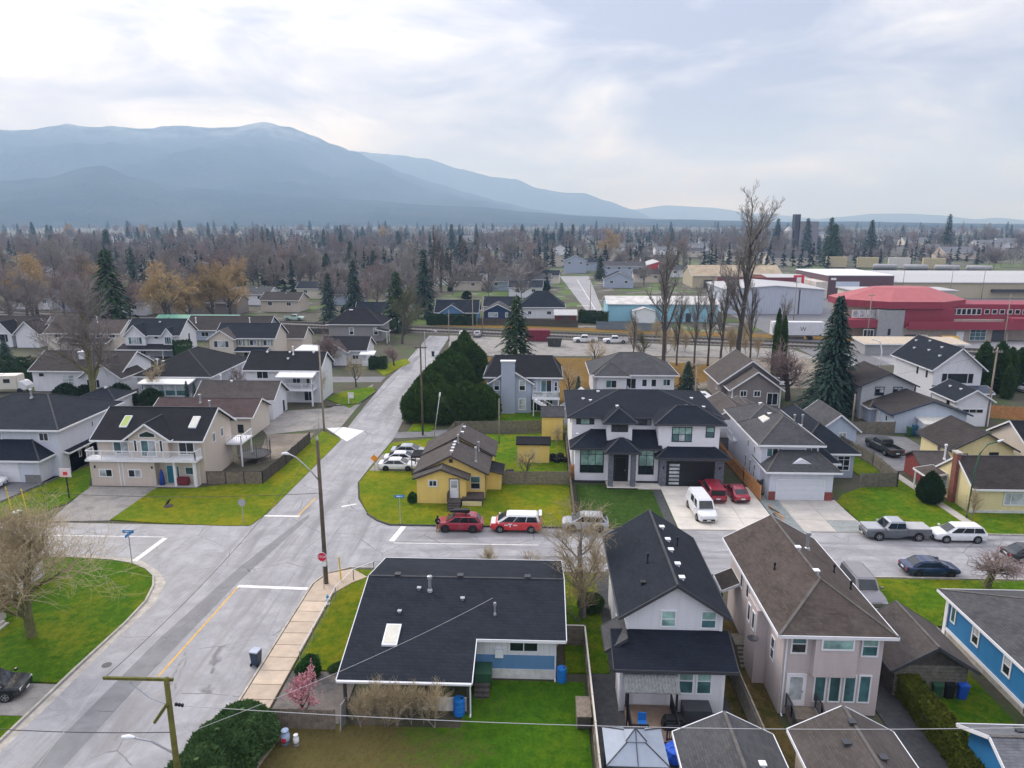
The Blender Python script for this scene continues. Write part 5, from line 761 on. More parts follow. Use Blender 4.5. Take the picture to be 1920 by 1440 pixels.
# ============================================================ VEHICLES
tyreM = plain('tyre', (.014, .014, .015), .85, .2, 8); rimM = plain('alloy', (.36, .37, .39), .35, .1, 5, metal=.7); rimD = plain('dark_alloy', (.06, .06, .065), .35, .1, 5, metal=.5); lampM = plain('headlamp', (.6, .62, .64), .1, .1); tailM = plain('tail_lamp', (.35, .01, .015), .2, .2); plateM = plain('plate', (.7, .7, .7), .6, .1); carglass = glassm('car_glass', (.02, .026, .032), .04)
def _wheel(r, rim):
    m = MB(); m.lathe([(r * .62, -.11), (r * .95, -.11), (r, -.06), (r, .06), (r * .95, .11), (r * .62, .11)], 18); t = m.mesh('wheel', tyreM, False)
    q = MB(); q.lathe([(r * .15, .06), (r * .63, .085), (r * .63, .11), (r * .56, .115), (r * .5, .07)], 18)
    for a in range(5): an = 2 * pi * a / 5; q.beam((0, 0, .1), (r * .58 * cos(an), r * .58 * sin(an), .1), .07, .03, (0, 0, 1))
    return t, q.mesh('rim', rim)
_wc = {}
def bev(mb, name, mat, parent, off=.05, seg=2):
    me = mb.mesh(name, mat); bm = bmesh.new(); bm.from_mesh(me); bmesh.ops.remove_doubles(bm, verts=bm.verts, dist=.0005)
    bmesh.ops.recalc_face_normals(bm, faces=bm.faces); ed = [e for e in bm.edges if len(e.link_faces) == 2 and e.calc_face_angle(0) > .45]
    bmesh.ops.bevel(bm, geom=ed, offset=off, segments=seg, affect='EDGES', clamp_overlap=True)
    bm.to_mesh(me); bm.free(); me.polygons.foreach_set('use_smooth', [True] * len(me.polygons)); 
    try: me.set_sharp_from_angle(angle=R(35))
    except Exception: pass
    return link(name, me, parent)
TYPES = {  # L, W, H, belt, hood front z, tail z, cabin (rear base, rear top, front top, front base), wheel r, axles, sections of side glass
 'sedan': (4.65, 1.8, 1.45, .90, .72, .93, (-2.0, -.95, .3, 1.38), .33, (-1.35, 1.38), 2), 'suv': (4.6, 1.86, 1.68, 1.02, .93, 1.0, (-2.22, -1.6, .35, 1.5), .38, (-1.35, 1.38), 3), 'minivan': (5.1, 1.98, 1.78, 1.08, .86, 1.05, (-2.44, -2.15, .8, 1.95), .35, (-1.5, 1.55), 3),
 'van': (5.5, 2.0, 2.1, 1.2, 1.0, 1.2, (-2.7, -2.62, 1.1, 1.75), .37, (-1.75, 1.75), 1), 'wagon': (4.9, 1.85, 1.62, 1.0, .86, 1.0, (-2.38, -1.95, .5, 1.5), .36, (-1.45, 1.45), 3), 'pickup': (6.15, 2.02, 1.9, 1.18, 1.05, 1.18, (-.75, -.6, .85, 1.45), .41, (-1.85, 1.85), 2), 'cappickup': (5.6, 2.0, 1.95, 1.2, 1.08, 1.2, (-2.6, -2.5, .55, 1.2), .4, (-1.65, 1.7), 3)}
def car(name, label, cat, loc, heading, typ, pm, rim=None, group=None, upper=None, tailgate=False):
    L, W, H, belt, hood, tail, cab, wr, ax, nw = TYPES[typ]; w = W / 2; t = thing(name, label, cat, (loc[0], loc[1], .0), heading, group)
    st = [(-L / 2, .84, .42, tail * .94), (-L / 2 + .12, .95, .3, tail), (cab[0], 1, .22, belt), (0, 1, .2, belt), (cab[3], .99, .2, belt - .03), (L / 2 - .55, .96, .24, hood + .06), (L / 2 - .14, .9, .28, hood - .03), (L / 2, .76, .38, hood - .14)]
    if typ == 'pickup': st = [(-L / 2, .93, .5, .72), (-L / 2 + .1, .97, .45, .74), (cab[0] - .05, .98, .4, .74), (cab[0], .98, .4, belt)] + st[3:]
    m = MB(); n = 0
    for x, k, zb, zt in st:
        h = [(.82, zb), (.97, zb + .1), (1, zb + (zt - zb) * .5), (.975, zt - .09), (.9, zt)]
        ring = [(x, -w * k * a, z) for a, z in h] + [(x, 0, zt + .025)] + [(x, w * k * a, z) for a, z in reversed(h)]; m.v += ring; n = len(ring)
    for i in range(len(st) - 1):
        for j in range(n): j2 = (j + 1) % n; m.f.append((i * n + j, i * n + j2, (i + 1) * n + j2, (i + 1) * n + j))
    m.f.append(tuple(range(n))); m.f.append(tuple(range((len(st) - 1) * n + n - 1, (len(st) - 1) * n - 1, -1)))
    b = bev(m, 'body', pm, t, .05, 2)
    a0, a1, a2, a3 = cab; wb, wt = w * .95, w * .8; zr = H
    c = [(a0, -wb, belt - .05), (a3, -wb * .97, belt - .06), (a3, wb * .97, belt - .06), (a0, wb, belt - .05), (a1, -wt, zr - .05), (a2, -wt, zr - .04), (a2, wt, zr - .04), (a1, wt, zr - .05)]
    mid = (a1 + a2) / 2; cm = MB(); cm.v = c; cm.f = [(0, 1, 5, 4), (2, 3, 7, 6), (1, 2, 6, 5), (3, 0, 4, 7), (4, 5, 6, 7), (3, 2, 1, 0)]
    bev(cm, 'cabin', upper or pm, t, .12, 3)
    V = [Vector(p) for p in c]
    def quad(nm, p, q, r, s, u0, u1, v0, v1, off=.018):
        f = lambda u, v: p.lerp(q, u).lerp(s.lerp(r, u), v); P = [f(u0, v0), f(u1, v0), f(u1, v1), f(u0, v1)]; nn = (P[1] - P[0]).cross(P[3] - P[0]).normalized()
        MB().prism([x + nn * off * .2 for x in P], nn * off).build(nm, carglass, t)
    quad('windscreen', V[1], V[2], V[6], V[5], .1, .9, .14, .88)
    if not tailgate: quad('rear_window', V[3], V[0], V[4], V[7], .12, .88, .26, .86)
    for i in range(nw):
        u0, u1 = (.06 + i * .88 / nw, .06 + (i + 1) * .88 / nw - .022)
        if typ == 'van': u0, u1 = .74, .94
        quad('side_window', V[0], V[1], V[5], V[4], u0, u1, .16, .86); quad('side_window', V[2], V[3], V[7], V[6], 1 - u1, 1 - u0, .16, .86)
    if typ == 'van': quad('side_window', V[0], V[1], V[5], V[4], .42, .66, .2, .88)
    key = (wr, (rim or rimM).name)
    if key not in _wc: _wc[key] = _wheel(wr, rim or rimM)
    for x in ax:
        for sy in (-1, 1):
            MB().tube([(x, sy * (w * .8), wr + .03), (x, sy * (w + .004), wr + .03)], wr * 1.18, 16).build('wheel_arch', black, t)
            o = link('wheel', _wc[key][0], t, (x, sy * (w - .07), wr), rot=(-sy * pi / 2, 0, 0)); link('rim', _wc[key][1], o)
    for sy in (-1, 1):
        y = sy * w * .62; MB().box(L / 2 - .2, L / 2 - .03, y - .2, y + .2, hood - .26, hood - .1).build('headlight', lampM, t); MB().box(-L / 2 - .015, -L / 2 + .14, sy * w * .74 - .1, sy * w * .74 + .1, tail - .3, tail - .06).build('tail_light', tailM, t)
        MB().box(a3 - .35, a3 - .2, sy * (w + .12) - .1, sy * (w + .12) + .1, belt, belt + .15).build('mirror', upper or pm, t)
    MB().box(L / 2 - .1, L / 2 + .02, -w * .62, w * .62, .4, .58).build('grille', black, t); MB().box(-L / 2 - .03, -L / 2 + .05, -w * .8, w * .8, .36, .54).build('bumper', black, t); MB().box(-L / 2 - .045, -L / 2 - .02, -.22, .22, .6, .74).build('number_plate', plateM, t); MB().box(L / 2 + .01, L / 2 + .035, -.2, .2, .4, .52).build('number_plate', plateM, t)
    if typ == 'pickup':
        x0, x1 = -L / 2 + .05, cab[0] - .03; MB().box(x0, x1, -w * .97, -w * .9, .6, 1.18).build('bed_side', pm, t); MB().box(x0, x1, w * .9, w * .97, .6, 1.18).build('bed_side', pm, t); MB().box(x0 - .02, x0 + .06, -w * .9, w * .9, .6, 1.16).build('tailgate', pm, t); MB().box(x0, x1, -w * .88, w * .88, .77, .8).build('bed_liner', dkgrey, t)
    return t
def at(pxx, pxy, off=.9): x, y = G(pxx, pxy); return (x, y + off)
P_red = paint('paint_red', (.34, .01, .035), .3); P_tred = paint('paint_taxi_red', (.6, .012, .018)); P_white = paint('paint_white', (.74, .75, .77)); P_silver = paint('paint_silver', (.45, .47, .5), .5); P_grey = paint('paint_grey', (.12, .135, .155), .4); P_blue = paint('paint_navy', (.008, .03, .1), .4); P_black = paint('paint_black', (.012, .014, .018), .2); P_green = paint('paint_dark_green', (.012, .022, .022), .2); P_pewter = paint('paint_pewter', (.2, .19, .21), .5)
t = car('parked_car', 'red crossover with black roof box, person standing at its front', 'car', at(861, 999), pi, 'suv', P_red, rimD)
mb = MB(); mb.v = []; [mb.v.extend([(x, -y, z), (x, y, z)]) for x, y, z in ((-1.0, .25, 1.78), (1.0, .2, 1.8), (1.0, .16, 1.98), (.4, .3, 2.1), (-1.0, .3, 2.12))]; mb.f = [(0, 2, 4, 6, 8), (1, 9, 7, 5, 3), (0, 1, 3, 2), (2, 3, 5, 4), (4, 5, 7, 6), (6, 7, 9, 8), (8, 9, 1, 0)]; bev(mb, 'roof_box', black, t, .06)
for x in (-.6, .5): MB().box(x - .03, x + .03, -.65, .65, 1.7, 1.76).build('roof_rack', black, t)
t = car('taxi_minivan', 'red minivan taxi with white roof and white side lettering', 'car', at(967, 999), pi, 'minivan', P_tred, rimM, upper=P_white); w_ = .995
for x, q in ((.95, .35), (.05, .4)): MB().box(x - q / 2, x + q / 2, w_, w_ + .012, .78, .88).build('lettering', white, t)
MB().prism([(.32, w_, .98), (.78, w_, .98), (.72, w_, .9), (.6, w_, .9), (.6, w_, .62), (.5, w_, .62), (.5, w_, .9), (.38, w_, .9)], (0, .012, 0)).build('emblem', white, t); MB().box(1.7, 2.45, -.8, .8, .9, .935).build('hood_panel', P_white, t); MB().box(-2.55, -2.25, -.7, .7, 1.74, 1.8).build('spoiler', P_white, t)
car('parked_car', 'white crossover behind the red and white taxi on the street', 'car', at(1098, 998), pi, 'suv', P_silver, rimD)
t = car('pickup_truck', 'long two-tone grey pickup with silver upper body parked at the kerb', 'truck', at(1684, 1014), pi, 'pickup', P_grey, upper=P_silver); MB().box(-3.05, -.85, -.88, .88, 1.17, 1.22).build('tonneau_cover', plain('tonneau', (.42, .42, .42), .6), t); MB().box(1.4, 3.0, -.85, .85, 1.06, 1.19).build('hood', P_silver, t)
car('parked_car', 'white wagon parked nose to tail behind the grey pickup', 'car', at(1803, 1019), pi, 'wagon', P_white)
car('parked_car', 'dark blue sedan parked beside the lawn', 'car', at(1752, 1084), 0, 'sedan', P_blue, rimD); car('parked_car', 'black car at the right edge of the street', 'car', at(1945, 1058), 0, 'sedan', P_black)
x, y = G(1648, 1147); car('pickup_truck', 'pewter pickup with canopy beside the pinkish house', 'truck', (x - .35, y + 2.4), -pi / 2 - .02, 'cappickup', P_pewter)
x, y = G(1678, 858); car('pickup_truck', 'dark green pickup on the asphalt driveway behind the fence', 'truck', (x - .3, y + 2.6), pi / 2 + .12, 'pickup', P_green)
x, y = G(1327, 983); car('white_van', 'white cargo van facing the street on the concrete driveway', 'van', (x - .1, y + 2.6), -pi / 2 + .06, 'van', P_white)
x, y = G(1345, 945); t = car('red_minivan', 'red minivan with raised tailgate in front of the black garage door', 'car', (x, y + 2.3), pi / 2, 'minivan', P_red, tailgate=True); MB().beam((-2.2, 0, 1.78), (-3.0, 0, 1.85), 1.5, .06).build('open_tailgate', P_red, t); MB().box(-2.47, -2.4, -.75, .75, .7, 1.6).build('cargo_opening', black, t)
x, y = G(1390, 946); car('parked_car', 'red sedan beside the cedar fence on the driveway', 'car', (x, y + 2.2), pi / 2 + .05, 'sedan', P_red)
car('parked_car', 'white sedan nearest the lawn beside the yellow bungalow', 'car', at(744, 884), 0, 'sedan', P_white, rimD, ); car('parked_car', 'white sedan parked in the middle between two others', 'car', at(752, 873, 1.3), .05, 'sedan', P_white); car('parked_car', 'silver-white sedan on the far side of the gravel parking', 'car', at(764, 860, 1.6), 0, 'sedan', P_silver)
car('parked_car', 'black crossover on the gravel beside the near lawn', 'car', (-35.3, 39.2), .2, 'suv', P_black); car('parked_car', 'white crossover outside the white garage at the left edge', 'car', (-63.6, 75.0), .2, 'suv', P_white)
car('parked_car', 'white car parked by the pole near the railway', 'car', (-20.2, 187), pi / 2, 'sedan', P_white); car('parked_car', 'silver car with red markings near the railway', 'car', (-16.2, 186), pi / 2, 'suv', P_silver); car('pickup_truck', 'white pickup on the gravel lot by the tracks', 'truck', (11.6, 178), pi, 'pickup', P_white); car('pickup_truck', 'white truck with trailer parts on the gravel lot', 'truck', (19, 177), pi, 'pickup', P_white)
car('parked_car', 'white crossover beside the brown gabled house', 'car', (44, 131), .1, 'suv', P_white); car('parked_car', 'white car beyond the clipped cedars', 'car', (88, 128), .3, 'suv', P_white); car('parked_car', 'red car behind the new white house', 'car', (79, 134), 0, 'suv', P_tred); car('parked_car', 'dark car behind the new white house', 'car', (80, 139), 0, 'suv', P_black); car('parked_car', 'yellow rescue vehicle outside the hall', 'car', (100.5, 178.5), pi, 'van', paint('paint_safety', (.75, .45, .03)))
car('parked_car', 'dark car under the porch roof of the bay house', 'car', (-83.5, 147), .3, 'suv', P_grey); car('parked_car', 'pale green pickup beside the far willow', 'truck', (-75, 215), 0, 'pickup', paint('paint_mint', (.45, .6, .52))); car('parked_car', 'white car in the far driveway', 'car', (-59, 283), .3, 'wagon', P_white)
# motorhome
t = thing('motorhome', 'cream motorhome with roof vents at the left edge', 'motorhome', (-95.5, 120.6, 0), .12); bev(MB().box(-4.2, 3.2, -1.25, 1.25, .7, 3.2), 'body', plain('motorhome_cream', (.66, .63, .55), .5, .06), t, .12); bev(MB().prism([(3.2, -1.15, .6), (4.6, -1.15, .6), (4.6, -1.15, 1.3), (3.9, -1.15, 2.0), (3.2, -1.15, 2.1)], (0, 2.3, 0)), 'cab', P_white, t, .05)
for x in (-2.6, 3.4):
    for sy in (-1, 1): MB().tube([(x, sy * 1.0, .45), (x, sy * 1.27, .45)], .45, 12).build('wheel', tyreM, t)
for x in (-3, -.5): MB().box(x, x + .9, -.4, .4, 3.2, 3.35).build('roof_vent', white, t)
for x in (-3.2, -1.2, .9): MB().box(x, x + 1.1, -1.27, -1.24, 1.9, 2.6).build('side_window', carglass, t)
t = thing('camper_trailer', 'white camper trailer beside the brown garage', 'trailer', (26.2, 111.5, 0), .1); bev(MB().box(-1.2, 1.2, -2.5, 2.5, .5, 2.9), 'body', P_white, t, .15); MB().box(-.3, .3, -.4, .4, 2.9, 3.05).build('roof_vent', dkgrey, t); [MB().tube([(s * .9, .2, .35), (s * 1.22, .2, .35)], .35, 12).build('wheel', tyreM, t) for s in (-1, 1)]; MB().box(-.8, .8, -2.53, -2.49, 1.6, 2.3).build('rear_window', carglass, t)
t = thing('red_container', 'dark red steel container on the gravel lot', 'container', (-.2, 179.5, 0)); bev(MB().box(-2.9, 2.9, -1.2, 1.2, .15, 2.9), 'box', plain('container_red', (.19, .02, .04), .6, .2, 1.5), t, .04); [MB().box(-2.8 + i * .4, -2.68 + i * .4, -1.24, -1.2, .3, 2.75).build('rib', plain('container_red', (.19, .02, .04)), t) for i in range(14)]
t = thing('skip_bin', 'black open skip bin beside dry brush', 'bin', (3.7, 172, 0)); bev(MB().prism([(-1.5, -1, .1), (1.5, -1, .1), (1.8, -1, 2.0), (-1.8, -1, 2.0)], (0, 2, 0)), 'box', P_black, t, .04); MB().box(-1.85, 1.85, -1.06, 1.06, 1.95, 2.06).build('rim', black, t)
# ============================================================ PERSON
def skin(name, chains, mats, matfn, parent):
    me = bpy.data.meshes.new(name); vs, es, rs = [], [], []; idx = {}
    for ch in chains:
        prev = None
        for p, r in ch:
            k = tuple(round(c, 3) for c in p)
            if k not in idx: idx[k] = len(vs); vs.append(k); rs.append(r)
            if prev is not None and prev != idx[k]: es.append((prev, idx[k]))
            prev = idx[k]
    me.from_pydata(vs, es, []); o = bpy.data.objects.new(name, me); COL.objects.link(o);
    sk = o.modifiers.new('s', 'SKIN'); sk.use_smooth_shade = True
    for i, r in enumerate(rs): me.skin_vertices[0].data[i].radius = (r, r)
    me.skin_vertices[0].data[0].use_root = True
    ss = o.modifiers.new('u', 'SUBSURF'); ss.levels = ss.render_levels = 1
    dg = bpy.context.evaluated_depsgraph_get(); m2 = bpy.data.meshes.new_from_object(o.evaluated_get(dg)); bpy.data.objects.remove(o); m2.name = name; m2.materials.clear(); [m2.materials.append(m) for m in mats]
    for p in m2.polygons: p.material_index = matfn(p.center); p.use_smooth = True
    return link(name, m2, parent)
skinM = plain('skin', (.42, .24, .17), .6, .06); hoodM = plain('black_fabric', (.012, .012, .014), .9, .2, 20); tanM = plain('tan_fabric', (.36, .25, .15), .9, .12, 20); hairM = plain('dark_hair', (.02, .014, .01), .7)
px_, py_ = G(821, 998); pe = thing('person', 'person in black hooded jacket and tan trousers standing at the red crossover', 'person', (px_, py_, 0), R(190))
ch = [[((0, 0, .93), .15), ((0, 0, 1.1), .145), ((0, 0, 1.28), .165), ((0, 0, 1.4), .12), ((0, -.01, 1.48), .06), ((0, -.02, 1.56), .085), ((0, -.025, 1.64), .095), ((0, -.01, 1.71), .07)]]
for s in (-1, 1):
    ch.append([((0, 0, .93), .15), ((s * .09, 0, .86), .1), ((s * .1, -.015, .5), .068), ((s * .105, .02, .1), .048), ((s * .11, -.03, .04), .045), ((s * .115, -.16, .03), .035)])
    ch.append([((0, 0, 1.4), .12), ((s * .17, 0, 1.38), .07), ((s * .25, .03, 1.12), .052), ((s * .16, -.16, 1.02), .042), ((s * .13, -.2, 1.01), .03)])
    for k in range(4): ch.append([((s * .13, -.2, 1.01), .03), ((s * (.12 - .02 * k), -.25 + .01 * k, .985 + .018 * k), .011), ((s * (.085 - .02 * k), -.275 + .015 * k, .98 + .018 * k), .009)])
    ch.append([((s * .13, -.2, 1.01), .03), ((s * .11, -.215, 1.05), .012), ((s * .085, -.23, 1.07), .01)])
def pm(c):
    if c.z < .09: return 3
    if c.z < .9 and not (abs(c.y) > .12 and c.z > .8): return 1
    if c.z > 1.49 or (c.y < -.19 and c.z > .9): return 2
    return 0
body = skin('body', ch, [hoodM, tanM, skinM, black], pm, pe)
MB().lathe([(.02, .12), (.075, .1), (.1, .04), (.104, -.03), (.09, -.1)], 12, (0, .012, 1.655)).build('hair', hairM, pe, True); MB().lathe([(.1, 0), (.15, .04), (.13, .1), (.1, .12)], 12, (0, .05, 1.4)).build('hood', hoodM, pe, True); MB().box(-.035, .035, -.135, -.12, 1.58, 1.64).build('nose', skinM, pe); [MB().box(s * .036 - .013, s * .036 + .013, -.125, -.112, 1.645, 1.657).build('eye', black, pe) for s in (-1, 1)]; MB().box(-.028, .028, -.122, -.108, 1.562, 1.57).build('mouth', plain('lips', (.3, .12, .1), .6), pe)
MB().box(-.1, -.02, .155, .17, 1.2, 1.28).build('jacket_print', white, pe)
# ============================================================ FENCES
def fence(label, pts, h, mat, cat='fence', name='wooden_fence', bw=.14, rails=2, gap=.012, cap=None, horiz=False):
    t = thing(name, label, cat, (*pts[0], 0)); ox, oy = pts[0]; bd = MB()
    for (ax, ay), (bx, by) in zip(pts, pts[1:]):
        a = Vector((ax - ox, ay - oy, 0)); b = Vector((bx - ox, by - oy, 0)); d = b - a; L = d.length; u = d / L; n = max(1, round(L / 2.4)); nrm = Vector((-u.y, u.x, 0))
        for i in range(n + 1): p = a + d * i / n; MB().beam(p, p + Vector((0, 0, h + .12)), .11, .11).build('post', cap or mat, t)
        for k in range(rails): z = .3 + k * (h - .5) / max(1, rails - 1); MB().beam(a + Vector((0, 0, z)) + nrm * .05, b + Vector((0, 0, z)) + nrm * .05, .05, .09).build('rail', mat, t)
        if cap: MB().beam(a + Vector((0, 0, h + .06)), b + Vector((0, 0, h + .06)), .1, .05).build('cap_rail', cap, t)
        if horiz:
            k = int(h / .2)
            for i in range(k): bd.beam(a + Vector((0, 0, .16 + i * .2)), b + Vector((0, 0, .16 + i * .2)), .03, .17)
        else:
            k = int(L / (bw + gap))
            for i in range(k): p = a + u * (i + .5) * (bw + gap); hh = h + random.uniform(-.03, .03); bd.beam(p + Vector((0, 0, .04)), p + Vector((0, 0, hh)), .03, bw, (nrm.x, nrm.y, 0)) if False else bd.prism([tuple(p - u * bw / 2 - nrm * .012 + Vector((0, 0, .04))), tuple(p + u * bw / 2 - nrm * .012 + Vector((0, 0, .04))), tuple(p + u * bw / 2 + nrm * .012 + Vector((0, 0, .04))), tuple(p - u * bw / 2 + nrm * .012 + Vector((0, 0, .04)))], (0, 0, hh))
    bd.build('boards', mat, t, kind='stuff'); return t
fence('weathered wooden fence with pale cap rail between green backyard and white narrow house', [(3.45, 26), (3.45, 46.2), (1.5, 46.2)], 1.6, wood, cap=conc2)
fence('grey wooden fence between the white narrow house and the pinkish house', [(13.0, 26), (13.0, 43.5)], 1.7, woodgr, cap=wood)
fence('low brown board fence behind the pink blossoming tree', [(-16.4, 36.9), (-12.1, 36.9)], 1.35, wood); fence('weathered board fence facing the mossy lawn beside the beige house', [(-38.4, 77.0), (-32.0, 77.4)], 1.5, wood, cap=wooddk); fence('dark plank fence running along the mossy verge beside the main road', [(-32.0, 77.4), (-31.6, 84), (-31.4, 93)], 1.5, wooddk)
fence('horizontal plank fence beside the yellow bungalow facing the street', [(-4.1, 78.2), (3.6, 78.4)], 1.6, wood, horiz=True, rails=0); fence('grey board fence behind the yellow bungalow yard', [(-12.6, 92.5), (-12.0, 98.6), (3.6, 99.8)], 1.7, woodgr); fence('thin lichen-covered fence between bungalow yard and modern house', [(3.75, 66.9), (3.75, 78.4), (3.85, 99.5)], 1.3, wood)
fence('cedar fence between the modern house and the double garage house', [(24.3, 74.4), (24.0, 80), (23.6, 92)], 1.7, woodnew); fence('short cedar gate beside the modern white house', [(3.85, 80.2), (4.25, 80.2)], 1.8, woodnew); fence('grey wooden fence enclosing the side lawn of the double garage house', [(36.9, 78.8), (41.3, 79.2), (41.8, 86.5), (40.3, 95.5)], 1.7, woodgr); fence('grey gate fence beside the double garage', [(24.5, 76.4), (25.1, 76.5)], 1.6, wooddk)
fence('new orange cedar fence beside the small white garage', [(67.0, 106), (69.2, 110), (76, 108)], 2.0, woodnew); fence('pale wooden fence in front of the blue-grey garage', [(43.5, 100.0), (51.0, 100.4)], 1.8, woodgr); fence('dark fence along the railway below the navy bungalow', [(-18, 207), (-6, 206), (11, 203)], 2.0, wooddk); fence('blue-grey screen fence at the end of the far road', [(16, 200), (36, 196)], 2.2, plain('screen_blue', (.16, .2, .24), .8)); fence('low fence behind the grey hip house', [(-66, 188), (-54, 188)], 1.6, wooddk)
def chain(label, pts, h=1.1, posts=2.6, gm=None):
    t = thing('chain_link_fence', label, 'fence', (*pts[0], 0)); ox, oy = pts[0]; w = MB()
    for (ax, ay), (bx, by) in zip(pts, pts[1:]):
        a = Vector((ax - ox, ay - oy, 0)); d = Vector((bx - ax, by - ay, 0)); L = d.length; n = max(1, round(L / posts))
        for i in range(n + 1): p = a + d * i / n; MB().tube([p, p + Vector((0, 0, h))], .035, 6).build('post', galv, t)
        MB().tube([a + Vector((0, 0, h)), a + d + Vector((0, 0, h))], .03, 6).build('top_rail', gm or galv, t)
        k = int(L / .35)
        for i in range(k):
            p = a + d * i / k; q = a + d * (i + 1) / k; w.beam(p + Vector((0, 0, .05)), q + Vector((0, 0, h)), .008, .008); w.beam(q + Vector((0, 0, .05)), p + Vector((0, 0, h)), .008, .008)
    w.build('mesh', galv, t, kind='stuff')
chain('chain link fence along the street behind the dark roofed rancher', [(-14.2, 56.5), (5.2, 56.7)]); chain('chain link fence with white top rail curving beside the sidewalk', [(-16.3, 43.2), (-16.3, 52), (-15.6, 55), (-14.2, 56.5)], gm=white); chain('tall galvanised gate fence beside gravel parking', [(-31.4, 93), (-31.2, 98.8)], 2.0, 2.0)
# ============================================================ POLES, LAMPS, SIGNS
def wpole(label, loc, h, arm=None, mat=None, r=.15, name='utility_pole'):
    t = thing(name, label, 'utility pole', (*loc, 0)); MB().tube([(0, 0, -.1), (0, 0, h * .5), (0, 0, h)], [r, r * .85, r * .68], 10).build('pole', mat or poleM, t, True)
    if arm:
        for z, l in arm:
            MB().box(-l, l, -.16, -.04, z - .07, z + .07).build('crossarm', mat or poleM, t)
            for x in (-l + .1, -l * .4, l * .4, l - .1): MB().lathe([(.03, 0), (.06, .05), (.05, .18)], 6, (x, -.1, z + .07)).build('insulator', galv, t)
    return t
def lamp(label, loc, pts, r=.06, mat=None, name='street_lamp', head=True):
    t = thing(name, label, 'street lamp', (*loc, 0)); MB().tube(pts, r, 8).build('pole', mat or galv, t, True); p, q = Vector(pts[-2]), Vector(pts[-1]); d = (q - p).normalized(); MB().tube([q - d * .1, q + d * .15, q + d * .6], [.05, .13, .08], 8).build('lamp_head', white, t, True); return t
pA = (-16.48, 27.49); t = wpole('mossy utility pole with long sideways crossarm at the bottom edge', pA, 10.1, None, polegr, .17)
MB().beam((-2.95, .1, 9.95), (.25, .1, 9.95), .1, .13).build('crossarm', polegr, t); MB().beam((0, -.15, 8.9), (-.55, -.4, 8.1), .12, .12).build('brace', polegr, t); MB().tube([(-1.7, 0, 9.85), (-.9, 0, 9.1), (-.1, 0, 8.75)], .03, 6).build('arm_strut', galv, t)
for i in range(3): MB().lathe([(.03, -.09), (.07, -.05), (.07, .05), (.03, .09)], 8, (.3 + i * .14, .02, 8.75 - i * .02)).build('insulator', black, t)
MB().tube([(-.1, 0, 6.2), (-1.0, -.1, 6.9), (-1.8, -.15, 7.1)], .05, 8).build('lamp_arm', galv, t); MB().tube([(-1.7, -.15, 7.1), (-2.0, -.15, 7.12), (-2.3, -.15, 7.1)], [.05, .12, .07], 8).build('lamp_head', white, t)
pB = G(612, 1096); t = wpole('tall dark utility pole with street lamp behind the stop sign', pB, 12.7, None, poleM, .19); MB().lathe([(.1, 0), (.13, .1), (.08, .3)], 8, (0, 0, 12.7)).build('pole_cap', galv, t); MB().tube([(0, 0, 9.2), (-.9, .1, 10.3), (-1.9, .2, 11.2), (-2.5, .25, 11.45)], .055, 8).build('lamp_arm', galv, t, True); MB().tube([(-2.4, .25, 11.42), (-2.7, .27, 11.5), (-3.1, .3, 11.45)], [.06, .14, .08], 8).build('lamp_head', white, t, True); MB().box(-.2, .2, -.19, -.15, 1.9, 2.4).build('notice', conc2, t)
pC = G(793, 816); wpole('utility pole beside the clipped cedar hedge', pC, 13.4, ((12.7, .9),)); pD = G(608, 808); wpole('slender weathered pole on the mossy verge by the gravel parking', pD, 12.5, None, plain('pale_pole', (.3, .25, .2), .9, .2, 2), .16)
pE = G(1848, 800); wpole('utility pole beside the cedar fence near clipped columnar cedars', pE, 12.0, ((11.3, .7),), plain('pale_pole', (.3, .25, .2))); wpole('thin wooden service pole behind the yellow bungalow', G(936, 832), 6.4, None, plain('pale_pole', (.3, .25, .2)), .09)
for q, h_, l_ in (((842, 640), 8, 'short pole at the end of the main road'), ((887, 652), 13, 'tall pale pole beside the railway cars'), ((1106, 600), 13, 'pole on the corner of the far road'), ((1300, 800), 10, 'pole behind the modern white house'), ((1597, 800), 5, 'short pale post behind the fence'), ((1624, 650), 13, 'pole in front of the red roofed hall'), ((1880, 655), 13, 'pole at the right end of the red hall'), ((905, 625), 10, 'pole beside the dry grass by the tracks'), ((1690, 560), 12, 'distant pole before the brown store'), ((1780, 560), 12, 'distant pole before the long beige store'), ((1840, 560), 12, 'second distant pole before the long beige store'), ((1488, 600), 12, 'pole beside the pale warehouse')): wpole(l_, G(*q), h_, ((h_ - .6, .8),) if h_ > 9 else None, plain('pale_pole', (.3, .25, .2)), .13)
x, y = G(813, 833); lamp('leaning thin lamp post with pale head behind the yellow bungalow', (x, y), [(0, 0, 0), (.35, .2, 3), (.9, .5, 6.6)], .05); lamp('curved black street lamp beside the pale yellow house', G(1812, 972), [(0, 0, 0), (.1, 0, 5), (.35, 0, 7.0), (1.0, 0, 8.0), (1.9, 0, 8.3)], .08, greenp); lamp('white curved street lamp near the low grey store', G(1648, 705), [(0, 0, 0), (0, 0, 5), (-.5, 0, 6.8), (-1.6, 0, 7.2)], .12, white); lamp('street lamp arching over the main road by the hedge', G(798, 690), [(0, 0, 0), (0, 0, 7.6), (1.0, 0, 8.0), (2.0, 0, 7.8)], .09)
